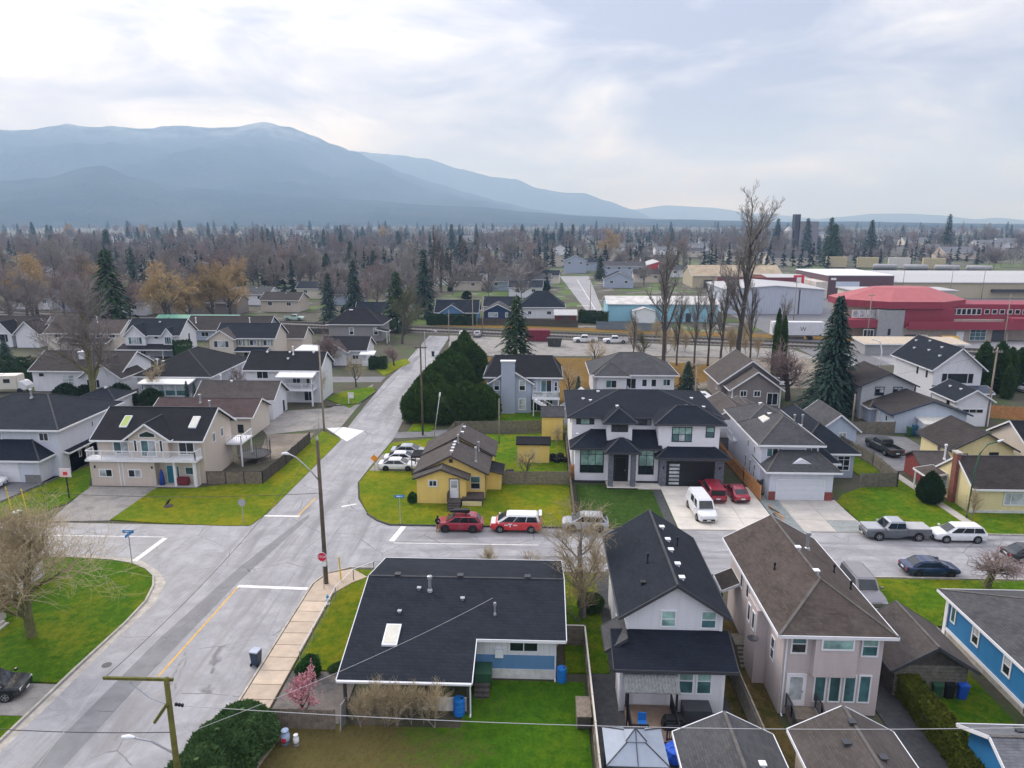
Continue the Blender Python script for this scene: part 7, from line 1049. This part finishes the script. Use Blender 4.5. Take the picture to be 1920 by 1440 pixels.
# --- single trees and bushes near by
plant('front', 'bare_tree', 'large tan bare tree with sweeping twigs on the corner lawn', (-37.2, 45.8), rz=1.0); plant('mid', 'bare_tree', 'bare tree with upright grey limbs beside the rancher roof', (3.6, 50.0), rz=.4); plant('twiggy', 'bare_shrub', 'multi-stemmed bare shrub with tan twigs against the chain link fence', (-4.0, 55.4), 'shrub', sc=.9); plant('fruit', 'fruit_tree', 'small pruned bare tree against the chain link fence', (-.2, 55.6), sc=.8); plant('twiggy', 'bare_shrub', 'bare upright shrub between lawn and white narrow house', (4.7, 54.6), 'shrub', sc=1.0); plant('twiggy', 'bare_shrub', 'tall bare shrub at the foot of the upright bare tree', (3.2, 49.2), 'shrub', sc=1.3)
plant('bush', 'evergreen_bush', 'rounded evergreen bush beside the upright bare tree', (4.3, 51.2), 'bush', sc=.85); plant('pollard', 'pollarded_tree', 'pollarded tree with umbrella of twigs on the lawn near blue sedan', (37.6, 56.0), sc=(1.9, 1.9, 1.3)); plant('blossom', 'blossoming_tree', 'small pink blossoming tree behind the low brown fence', (-14.4, 37.9), sc=1.35, crown='blossom'); plant('topiary', 'clipped_evergreen', 'egg-shaped dark evergreen on the lawn beside pale path', G(1742, 942)); plant('freshbush', 'evergreen_bush', 'small bright green bush beside the sidewalk', G(583, 1268), 'bush', sc=1.05); plant('fruit', 'fruit_tree', 'bare apple tree in front of the low yellow shed', G(986, 901), sc=1.25); plant('twiggy', 'bare_shrub', 'reddish bare shrub in front of the pale yellow house', (44.4, 70.0), 'shrub', sc=.9); plant('fruit', 'fruit_tree', 'thorny bare bush beside the charcoal roofed bungalow', (59.6, 82.5), sc=1.3); plant('twiggy', 'bare_shrub', 'leafless yellowish shrub in front of the tall yellow shed', (2.6, 93), 'shrub', sc=.8)
plant('freshbush', 'dark_bush', 'dark leaning bush at the corner of the yellow bungalow', (-13.6, 72.4), 'bush', sc=.8)
for i, (x, y, s) in enumerate(((-16.9, 35.4, 1.5), (-17.4, 33.2, 1.7), (-17.6, 31.2, 1.6))): plant('bush', 'evergreen_bush', ['rounded end of the dense bush row beside the sidewalk end', 'middle bush of the dense row beside the sidewalk', 'bush of the dense row nearest the mossy pole'][i], (x, y), 'bush', sc=(s, s * 1.1, s * 1.05))
for i, (x, y, s) in enumerate(((-15.8, 43.0, .7), (-13.4, 42.9, .6))): plant('bush', 'low_shrub', ['low dark shrub at the edge of the parking pad', 'low dark shrub under the carport eave'][i], (x, y), 'bush', sc=(s * 1.3, s * .6, s * .5))
for i in range(7): plant('twiggy', 'dead_brush', 'clump of dry brown brush in front of the carport', (-10.6 + i * .75, 37.6 + random.uniform(-.5, .4)), 'brush', sc=random.uniform(.55, .85), group='dry brush before the carport')
def hedge(label, pts, w, h, n, size, leaf, seed):
    rnd = random.Random(seed); t = thing('hedge', label, 'hedge', (*pts[0], 0)); C = MB(); o = Vector((*pts[0], 0))
    for a, b in zip(pts, pts[1:]):
        a = Vector((*a, 0)) - o; b = Vector((*b, 0)) - o; d = b - a; L = d.length; u = d / L; s = Vector((-u.y, u.x, 0)); C.beam(a + Vector((0, 0, h * .46)), b + Vector((0, 0, h * .46)), w * .86, h * .92); P = []
        for i in range(int(n * L)):
            k = rnd.random(); f = rnd.random() * L; g = 1 + .1 * mnoise.noise(Vector((f * .7, seed, 0)))
            if k < .42: P.append((a + u * f + s * rnd.uniform(-.5, .5) * w + Vector((0, 0, h * g * .95)), Vector((0, 0, 1))))
            else: sg = -1 if k < .71 else 1; P.append((a + u * f + s * sg * w * .48 * g + Vector((0, 0, rnd.uniform(.02, 1) * h)), s * sg))
        tufts(C, P, size, rnd)
    C.build('foliage', leaf, t); MB().box(-.05, .05, -.05, .05, 0, h * .5).build('stem', bk_dark, t)
hedge('long mossy clipped hedge beside the gravel drive of the pinkish house', [(23.75, 46.4), (23.85, 33)], 1.25, 1.7, 330, .15, lf_hedge, 1); hedge('dark clipped hedge in front of the blue bungalow', [(-33, 207.5), (-18.5, 207)], 2, 3.0, 60, .4, lf_dark, 2); hedge('dark hedge at the corner of the far road', [(12, 214), (20, 210)], 2, 3.6, 60, .4, lf_dark, 3); hedge('square dark hedge beside the low white cottage', [(-35.0, 143.6), (-31.4, 143.6)], 2.2, 2.4, 80, .3, lf_dark, 4); hedge('tall dark hedge beside the motorhome', [(-104, 131), (-91, 129)], 3, 4.2, 60, .35, lf_dark, 5); hedge('evergreen hedge between the white bay house and the cream house', [(-78.5, 152), (-75, 146)], 3.4, 4.4, 70, .35, lf_dark, 6)
# --- clipped cedar mass by the main road
for i, (x, y, k, s) in enumerate(((-18.2, 105.2, 'cedar_round', .82), (-14.6, 104.6, 'cedar_round', .86), (-11.0, 105.0, 'cedar_round', .9), (-8.6, 106.4, 'cedar_round', .8), (-17.2, 109.5, 'cedar_round', .98), (-16.2, 114, 'cedar_round', 1.1), (-15.2, 119.5, 'cedar_round', 1.2), (-14.8, 125, 'cedar_tall', .98), (-14.0, 131, 'cedar_round', 1.25), (-14.6, 138, 'cedar_tall', .98))): plant(k, 'cedar_tree', ['corner cedar of the hedge mass at the main road', 'second cedar of the hedge front facing the back fence', 'third cedar of the hedge front facing the back fence', 'cedar of the hedge front beside the grey-blue house', 'cedar behind the corner of the hedge mass', 'lower cedar in the row along the main road', 'broad cedar in the row along the main road', 'pointed cedar in the middle of the roadside row', 'broadest cedar of the roadside row', 'last pointed cedar of the roadside row'][i], (x, y), sc=s, group='cedars of the hedge mass')
plant('fir_c', 'conifer', 'broad conifer behind the grey-blue house', (-5.1, 158), sc=(1.1, 1.1, 1.0)); plant('fir_big', 'conifer', 'huge dark blue-green fir behind the wooden fences', (46.8, 113), sc=1.0); plant('fir_s', 'conifer', 'smaller blue-green fir at the foot of the huge fir', (44.2, 107.5), sc=1.0); plant('fir_s', 'conifer', 'low spreading conifer beside the white hip roof house', (25.8, 122), sc=.7)
for i, (x, y, s) in enumerate(((78.0, 126, 1.0), (81.4, 127, 1.0), (84.2, 128.5, .85), (86.2, 129, .84), (80.4, 122.5, .62))): plant('column', 'columnar_cedar', 'clipped columnar cedar beside the new white house' if i < 4 else 'shorter bushy cedar in front of the columnar cedars', (x, y), sc=(s * 1.15, s * 1.15, s), group='clipped columnar cedars' if i < 4 else None)
plant('cotton0', 'cottonwood_tree', 'towering bare cottonwood rising above the skyline', (41.2, 147), sc=1.03, rz=.5); plant('cotton1', 'cottonwood_tree', 'broad bare cottonwood behind the white hip roof house', (25.8, 146.5), sc=.8); plant('umbrella', 'bare_tree', 'reddish bare tree with thick cut limbs beside the brown house', (42.5, 120), sc=1.7)
for i, (x, y, s) in enumerate(((32, 146, .5), (35.5, 149, .55), (37.4, 146, .62), (44.5, 150, .5), (29, 149, .45), (20, 150, .34), (48, 143, .45))): plant('cotton%d' % (i % 2), 'cottonwood_tree', 'slender bare cottonwood ' + ['behind the white hip roof house', 'in the middle of the group by the dirt lot', 'beside the towering cottonwood', 'beyond the towering cottonwood', 'beside the broad cottonwood', 'shortest of the group by the dirt lot', 'beside the ivy-covered trunks'][i], (x, y), sc=(s * .8, s * .8, s), group='slender cottonwoods by the dirt lot')
for x, y, s in ((46.2, 139, 1.25), (48.0, 140.5, 1.1)): t = plant('column', 'ivy_clad_trunk', 'ivy-covered trunk standing in front of the semi trailer', (x, y), sc=(.55, .55, s * 1.15), group='ivy-covered trunks')
plant('mossy', 'bare_tree', 'mossy bare tree in front of the white brown-roofed house', (-73.4, 112), sc=(1.3, 1.3, 1.4), rz=2); plant('fruit', 'bare_tree', 'small gnarled tree beside the mossy bare tree', (-66.5, 117), sc=1.8); plant('umbrella', 'bare_tree', 'umbrella-shaped reddish pruned tree in front of the white cottage', (-43.2, 145), sc=1.25); plant('fruit', 'bare_tree', 'low bare tree on the corner lawn beside yard sign', G(600, 752), sc=1.6); plant('fruit', 'bare_tree', 'low dark bare tree beside the gravel parking', G(668, 725), sc=1.6); plant('umbrella', 'bare_tree', 'low reddish tree beside the square hedge', (-30.6, 147), sc=.75); plant('greenish', 'bare_tree', 'wide greenish bare tree at the end of the main road', (-34, 174), sc=(1.05, 1.05, .95)); plant('fruit', 'bare_tree', 'small tree alone in the dry grass', (11.4, 140), sc=2.0); plant('fruit', 'bare_tree', 'bare tree between the two back houses', (5.4, 118), sc=1.7); plant('fir_b', 'conifer', 'narrow cedar between the back houses', (6.6, 116.4), sc=.3); plant('greenish', 'bare_tree', 'bushy thicket tree beside the dirt lot', (22.5, 152), sc=.45); plant('bare2', 'bare_tree', 'reddish thicket beside the cream shutter house', (-54.5, 124), sc=.35)
for i in range(6): plant('fir_b', 'small_cedar', 'small dark cedar beside the glazed sunroom', (-58.6 + i * .9, 113.6 + .8 * (i % 3)), sc=random.uniform(.16, .26), group='small cedars by the sunroom')
for i, (x, y, s) in enumerate(((-68, 112.5, .8), (-71, 115, 1), (-76, 113.5, 1), (-80, 114.5, 1.0), (-64.5, 113, .9), (-61, 108, .9))): plant('bush_far', 'thicket', 'brownish-green thicket beside the mossy bare tree', (x, y), 'bush', sc=s * .75, group='thicket around the mossy tree')
for q, k, s, l_ in (((215, 628), 'fir_c', 1.65, 'tall dark fir behind the beige two storey house'), ((618, 606), 'fir_a', .95, 'conifer left of a pair beside the grey hip house'), ((665, 598), 'fir_a', 1.15, 'conifer beside the white roadside bungalow'), ((745, 622), 'fir_c', 1.2, 'broad conifer beside the blue bungalow'), ((797, 596), 'fir_a', 1.35, 'dark conifer beside the tall poplar'), ((1125, 525), 'fir_c', .9, 'conifer by the far crossing'), ((15, 700), 'fir_s', .75, 'dark evergreen beside the motorhome'), ((1560, 500), 'fir_c', 2.0, 'distant dark fir pair beyond the warehouse'), ((1552, 498), 'fir_a', 2.0, 'distant dark fir beside its twin'), ((1628, 492), 'fir_a', 1.9, 'lone dark fir beyond the freight cars'), ((1772, 480), 'fir_b', 2.2, 'distant narrow fir beyond the freight cars'), ((1455, 470), 'fir_a', 2.0, 'distant fir near the feed mill'), ((1510, 478), 'fir_a', 2.0, 'distant fir in front of the feed mill')): plant(k, 'conifer', l_, G(*q), sc=s)
plant('poplar', 'poplar_tree', 'tall narrow reddish poplar above the blue bungalow', G(808, 560), sc=1.12)
for i, (q, s) in enumerate((((827, 548), .8), ((845, 545), .75), ((872, 520), .85), ((890, 515), .8), ((505, 500), .95), ((488, 505), .9), ((525, 500), .85), ((410, 490), .8), ((820, 520), .9))): plant('poplar', 'poplar_tree', 'reddish bare poplar in the far neighbourhood', G(*q), sc=(s * 2.0, s * 2.0, s), group='reddish poplars')
for i, (q, s) in enumerate((((312, 610), 1.05), ((400, 600), 1.0), ((432, 598), .95), ((70, 590), 1.1), ((175, 575), 1.0), ((358, 605), .7), ((132, 448), 1.4), ((270, 446), 1.3), ((1140, 490), 1.35), ((450, 560), .9), ((720, 455), 1.3))): plant('willow%d' % (i % 2), 'willow_tree', 'golden willow far off near ' + near(*G(*q)) if i > 5 else ['golden willow right behind the long grey roof', 'golden willow beside the pale green pickup', 'golden willow beyond the pale green pickup', 'golden willow in the left woods behind the salmon-beige house', 'golden willow beside the tall dark fir', 'lower golden willow among its taller neighbours'][i], G(*q), sc=s * 1.35, group='golden willows')
# --- scattered trees of the far neighbourhood
KEEP = [(1035, 1150, 500, 612), (1130, 1345, 545, 640), (1330, 1560, 528, 640), (1290, 1470, 498, 545), (1540, 1920, 500, 660), (868, 912, 532, 560), (810, 1040, 565, 620)]
rs = random.Random(99)
def scatter(x0, x1, y0, y1, n, kinds, lo, hi, name, labels, group):
    k = 0; tries = 0
    while k < n and tries < n * 20:
        tries += 1; u = rs.random(); d0, d1 = G(960, y1)[1], G(960, y0)[1]; dd = d0 + (d1 - d0) * u ** .8; xx = rs.uniform(x0, x1)
        yy = HOR + (CAM_H / dd) * F_PX * 1.0
        if any(a < xx < b and c < yy < d for a, b, c, d in KEEP): continue
        loc = G(xx, yy); key = rs.choice(kinds); s = rs.uniform(lo, hi); t = plant(key, name, labels[0].replace('KIND', ('tall ' if s > (lo + hi) / 2 else 'low ') + {'bare0': 'brown', 'bare1': 'grey', 'bare2': 'reddish', 'bare3': 'dark brown', 'fir_a': 'dark', 'fir_b': 'narrow dark', 'fir_c': 'broad dark', 'twiggy': 'tan', 'bush_far': 'dark'}[key]) + ' near ' + near(*loc), loc, sc=(s * rs.uniform(.9, 1.25), s * rs.uniform(.9, 1.25), s), rz=rs.uniform(0, 6.3), group=group); k += 1
BL = ('KIND bare tree',); CL = ('KIND conifer',); B4 = ['bare0', 'bare1', 'bare2', 'bare3']
scatter(0, 600, 470, 606, 105, B4, 1.0, 1.6, 'bare_tree', BL, 'bare trees of the far neighbourhood'); scatter(0, 600, 455, 600, 22, ['fir_a', 'fir_b', 'fir_c'], .8, 1.5, 'conifer', CL, 'conifers of the far neighbourhood'); scatter(0, 260, 560, 622, 16, B4, .9, 1.3, 'bare_tree', BL, 'bare trees of the far neighbourhood')
scatter(0, 1300, 430, 470, 40, B4, 1.1, 1.9, 'bare_tree', BL, 'bare trees of the far neighbourhood'); scatter(0, 1300, 430, 480, 100, ['fir_a', 'fir_b', 'fir_c'], 1.0, 1.9, 'conifer', CL, 'conifers of the far neighbourhood'); scatter(600, 1040, 455, 560, 55, B4, .9, 1.5, 'bare_tree', BL, 'bare trees of the far neighbourhood'); scatter(600, 1040, 450, 555, 30, ['fir_a', 'fir_b', 'fir_c'], .8, 1.4, 'conifer', CL, 'conifers of the far neighbourhood')
scatter(1040, 1480, 440, 500, 40, B4, .9, 1.5, 'bare_tree', BL, 'bare trees of the far neighbourhood'); scatter(1300, 1920, 440, 497, 50, B4, 1.0, 1.7, 'bare_tree', BL, 'bare trees of the far neighbourhood'); scatter(1300, 1920, 424, 485, 40, ['fir_a', 'fir_b', 'fir_c'], .9, 1.7, 'conifer', CL, 'conifers of the far neighbourhood'); scatter(600, 800, 545, 615, 12, B4, .8, 1.2, 'bare_tree', BL, 'bare trees of the far neighbourhood'); scatter(1180, 1420, 625, 680, 14, ['twiggy'], 1.0, 1.8, 'bare_shrub', ('KIND leafless brush beside the railway',), 'leafless brush by the railway')
scatter(0, 1040, 500, 602, 60, ['bush_far'], .5, 1.0, 'evergreen_bush', ('KIND evergreen bush in a far yard',), 'evergreen bushes of the far yards'); scatter(640, 1040, 500, 566, 26, B4, .55, .95, 'bare_tree', BL, 'bare trees of the far neighbourhood'); scatter(1130, 1330, 500, 543, 14, B4, .7, 1.0, 'bare_tree', BL, 'bare trees of the far neighbourhood')
# ============================================================ FAR WOODS, HILLS, MOUNTAINS, HAZE
rw_ = random.Random(4); fw = MB(); fb = MB()
def ftree(m, x, y, h, con, n, z0):
    r = h * (.2 if con else .36)
    for k in range(n):
        f = rw_.random(); a = rw_.random() * 2 * pi
        if con: z = h * (.08 + .92 * f); rr = r * (1 - f) * 1.1 + .3; p = Vector((x, y, z0 + z)); q = p + Vector((cos(a) * rr, sin(a) * rr, -.25 * rr)); w = h * .05
        else:
            el = rw_.uniform(.2, 1.5); L = h * rw_.uniform(.3, .62); p = Vector((x + cos(a) * r * .35 * rw_.random(), y + sin(a) * r * .35 * rw_.random(), z0 + h * rw_.uniform(.25, .5))); q = p + Vector((cos(a) * cos(el), sin(a) * cos(el), sin(el))) * L; w = h * .012 + .02
        sd = (q - p).cross(Vector((rw_.gauss(0, 1), rw_.gauss(0, 1), rw_.gauss(0, 1)))).normalized() * w; m.poly([p - sd, p + sd, q])
    m.poly([(x - h * .015, y, z0), (x + h * .015, y, z0), (x, y, z0 + h * .7)])
for i in range(4600):
    u = rw_.random(); d = 250 + 1250 * u ** .75; a = R(rw_.uniform(-38, 36)); x, y = d * sin(a) - .038 * d, d * cos(a)
    xx = 960 + F_PX * math.tan(math.atan2(x, y) + YAW) ; yy = HOR + CAM_H / y * F_PX
    if any(q[0] < xx < q[1] and q[2] < yy < q[3] for q in KEEP) or (1130 < xx and yy > 503): continue
    n = mnoise.noise(Vector((x * .006, y * .006, 3))); n2 = mnoise.noise(Vector((x * .02, y * .02, 3)))
    if n + .4 * n2 < (-.22 if xx < 640 else -.3): continue
    con = mnoise.noise(Vector((x * .01, y * .01, 9))) > -.02; ftree(fw if con else fb, x, y, rw_.uniform(8, 17), con, 60 if d < 600 else 36, -.05 if y < 555 and abs(x) < 415 else -.9)
for i in range(9000):
    u = rw_.random(); d = 1400 + 3600 * u ** 1.3; a = R(rw_.uniform(-40, 40)) + 0; x, y = d * sin(a), d * cos(a); n = mnoise.noise(Vector((x * .0016, y * .0016, 3)))
    if n < -.1: continue
    con = mnoise.noise(Vector((x * .003, y * .003, 9))) > .02; ftree(fw if con else fb, x, y, rw_.uniform(9, 20), con, 14, -.9)
fw.build('far_evergreen_woodland', plain('far_evergreen', (.022, .04, .03), .95, .5, .02), kind='stuff'); fb.build('far_bare_woodland', plain('far_bare', (.20, .175, .165), .95, .45, .02), kind='stuff')
def forest(name, a, b, snow=None):
    m, t, bs = nodes(name); p = POS(t); c = MIX(t, RAMP(t, NOISE(t, p, .0025, 7, .65), .38, .62), a, b); c = MIX(t, MATH(t, 'MULTIPLY', RAMP(t, NOISE(t, p, .02, 5, .8), .45, .75), .6), c, k3(a, .4))
    if snow:
        z = NN(t, 'ShaderNodeSeparateXYZ', {0: p}).outputs[2]; f = MATH(t, 'MULTIPLY', RAMP(t, z, snow[0], snow[1]), RAMP(t, NOISE(t, p, .004, 6, .7), .42, .6)); c = MIX(t, MATH(t, 'MULTIPLY', f, .75), c, (.62, .66, .72))
    t.links.new(c, bs.inputs['Base Color']); bs.inputs['Roughness'].default_value = 1; bs.inputs['Specular IOR Level'].default_value = 0; BUMP(t, bs, NOISE(t, p, .015, 5, .8), .8, 25); return m
def range_(name, prof, dist, foot, mat, seed, spur=.22, back=900, nx=190, ny=34):
    """a ridge whose crest follows prof [(px, py)] at the given distance"""
    m = MB(); x0, x1 = prof[0][0], prof[-1][0]
    def crest(px_):
        for (a, b), (c, d) in zip(prof, prof[1:]):
            if a <= px_ <= c: f = (px_ - a) / (c - a); f = f * f * (3 - 2 * f) * .5 + f * .5; return b + (d - b) * f
        return prof[-1][1]
    for j in range(ny + 1):
        v = j / ny
        for i in range(nx + 1):
            pxx = x0 + (x1 - x0) * i / nx; X, Y, Z = ray(pxx, crest(pxx)); hd = sqrt(X * X + Y * Y); ux, uy = X / hd, Y / hd; top = CAM_H + Z / hd * dist
            if v < .82: f = v / .82; d = foot + (dist - foot) * f; hh = top * (f ** 1.25)
            else: f = (v - .82) / .18; d = dist + back * f; hh = top * (1 - .55 * f * f)
            x, y = ux * d, uy * d; s = mnoise.fractal(Vector((x * .0013 + seed, y * .0009, 0)), 1.0, 2.0, 5); rid = 1 - abs(mnoise.noise(Vector((x * .0011 + seed * 2, y * .0004, 5)))) * 2; w = sin(min(1, v / .82) * pi) if v < .82 else 0
            hh += top * w * spur * (s * .6 + (rid - .5) * .7); hh += top * (.014 * s + .012 * mnoise.noise(Vector((x * .012, y * .012, 1)))) * (v > .5); m.v.append((x, y, max(-3 if v < .05 else -1, hh)))
    for j in range(ny):
        for i in range(nx): a = j * (nx + 1) + i; m.f.append((a, a + 1, a + nx + 2, a + nx + 1))
    return m.build(name, mat, smooth=True, kind='structure')
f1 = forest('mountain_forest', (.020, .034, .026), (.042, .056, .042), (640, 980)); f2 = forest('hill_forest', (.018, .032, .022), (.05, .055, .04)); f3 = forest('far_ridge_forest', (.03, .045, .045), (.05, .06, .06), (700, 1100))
range_('mountain', [(-500, 330), (-250, 268), (-90, 250), (0, 244), (60, 242), (125, 230), (165, 238), (205, 236), (270, 241), (330, 234), (400, 238), (450, 236), (492, 229), (540, 238), (585, 255), (625, 272), (665, 285), (710, 305), (760, 325), (820, 344), (880, 362), (940, 378), (1000, 392), (1080, 403), (1180, 409), (1300, 413)], 7200, 3900, f1, 1.3, .22)
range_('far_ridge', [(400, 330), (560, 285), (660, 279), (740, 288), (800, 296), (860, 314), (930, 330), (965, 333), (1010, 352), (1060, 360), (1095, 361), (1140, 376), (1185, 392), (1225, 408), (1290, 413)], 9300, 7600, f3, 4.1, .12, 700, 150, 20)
range_('foothill', [(-300, 380), (-100, 350), (0, 338), (90, 332), (160, 312), (195, 309), (250, 332), (340, 350), (460, 358), (560, 366), (680, 374), (800, 384), (900, 388), (1000, 398), (1100, 405), (1230, 411)], 4700, 3300, f2, 7.7, .2, 500, 170, 24)
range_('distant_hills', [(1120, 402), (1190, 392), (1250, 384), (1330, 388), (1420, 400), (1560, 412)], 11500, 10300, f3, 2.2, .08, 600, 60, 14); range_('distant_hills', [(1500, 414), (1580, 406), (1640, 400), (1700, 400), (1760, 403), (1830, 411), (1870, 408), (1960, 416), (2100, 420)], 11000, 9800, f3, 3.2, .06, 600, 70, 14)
range_('wooded_rise', [(1180, 414), (1260, 411), (1400, 414), (1480, 416), (1600, 415), (1700, 417), (1800, 419), (1960, 421), (2200, 424), (2500, 424)], 4300, 3300, f2, 9.9, .1, 500, 150, 14)
hz = MB().box(-15000, 15000, -560, 14500, -6, 1120).build('haze', None, kind='stuff'); hm = bpy.data.materials.new('haze'); hm.use_nodes = True; ht = hm.node_tree; ht.nodes.clear(); ho = ht.nodes.new('ShaderNodeOutputMaterial'); hv = ht.nodes.new('ShaderNodeVolumePrincipled'); ht.links.new(hv.outputs[0], ho.inputs['Volume']); hv.inputs['Color'].default_value = (.42, .64, 1.0, 1); hv.inputs['Absorption Color'].default_value = (1, 1, 1, 1); hv.inputs['Density'].default_value = 1.8e-4; hv.inputs['Anisotropy'].default_value = .2; hz.data.materials.append(hm)
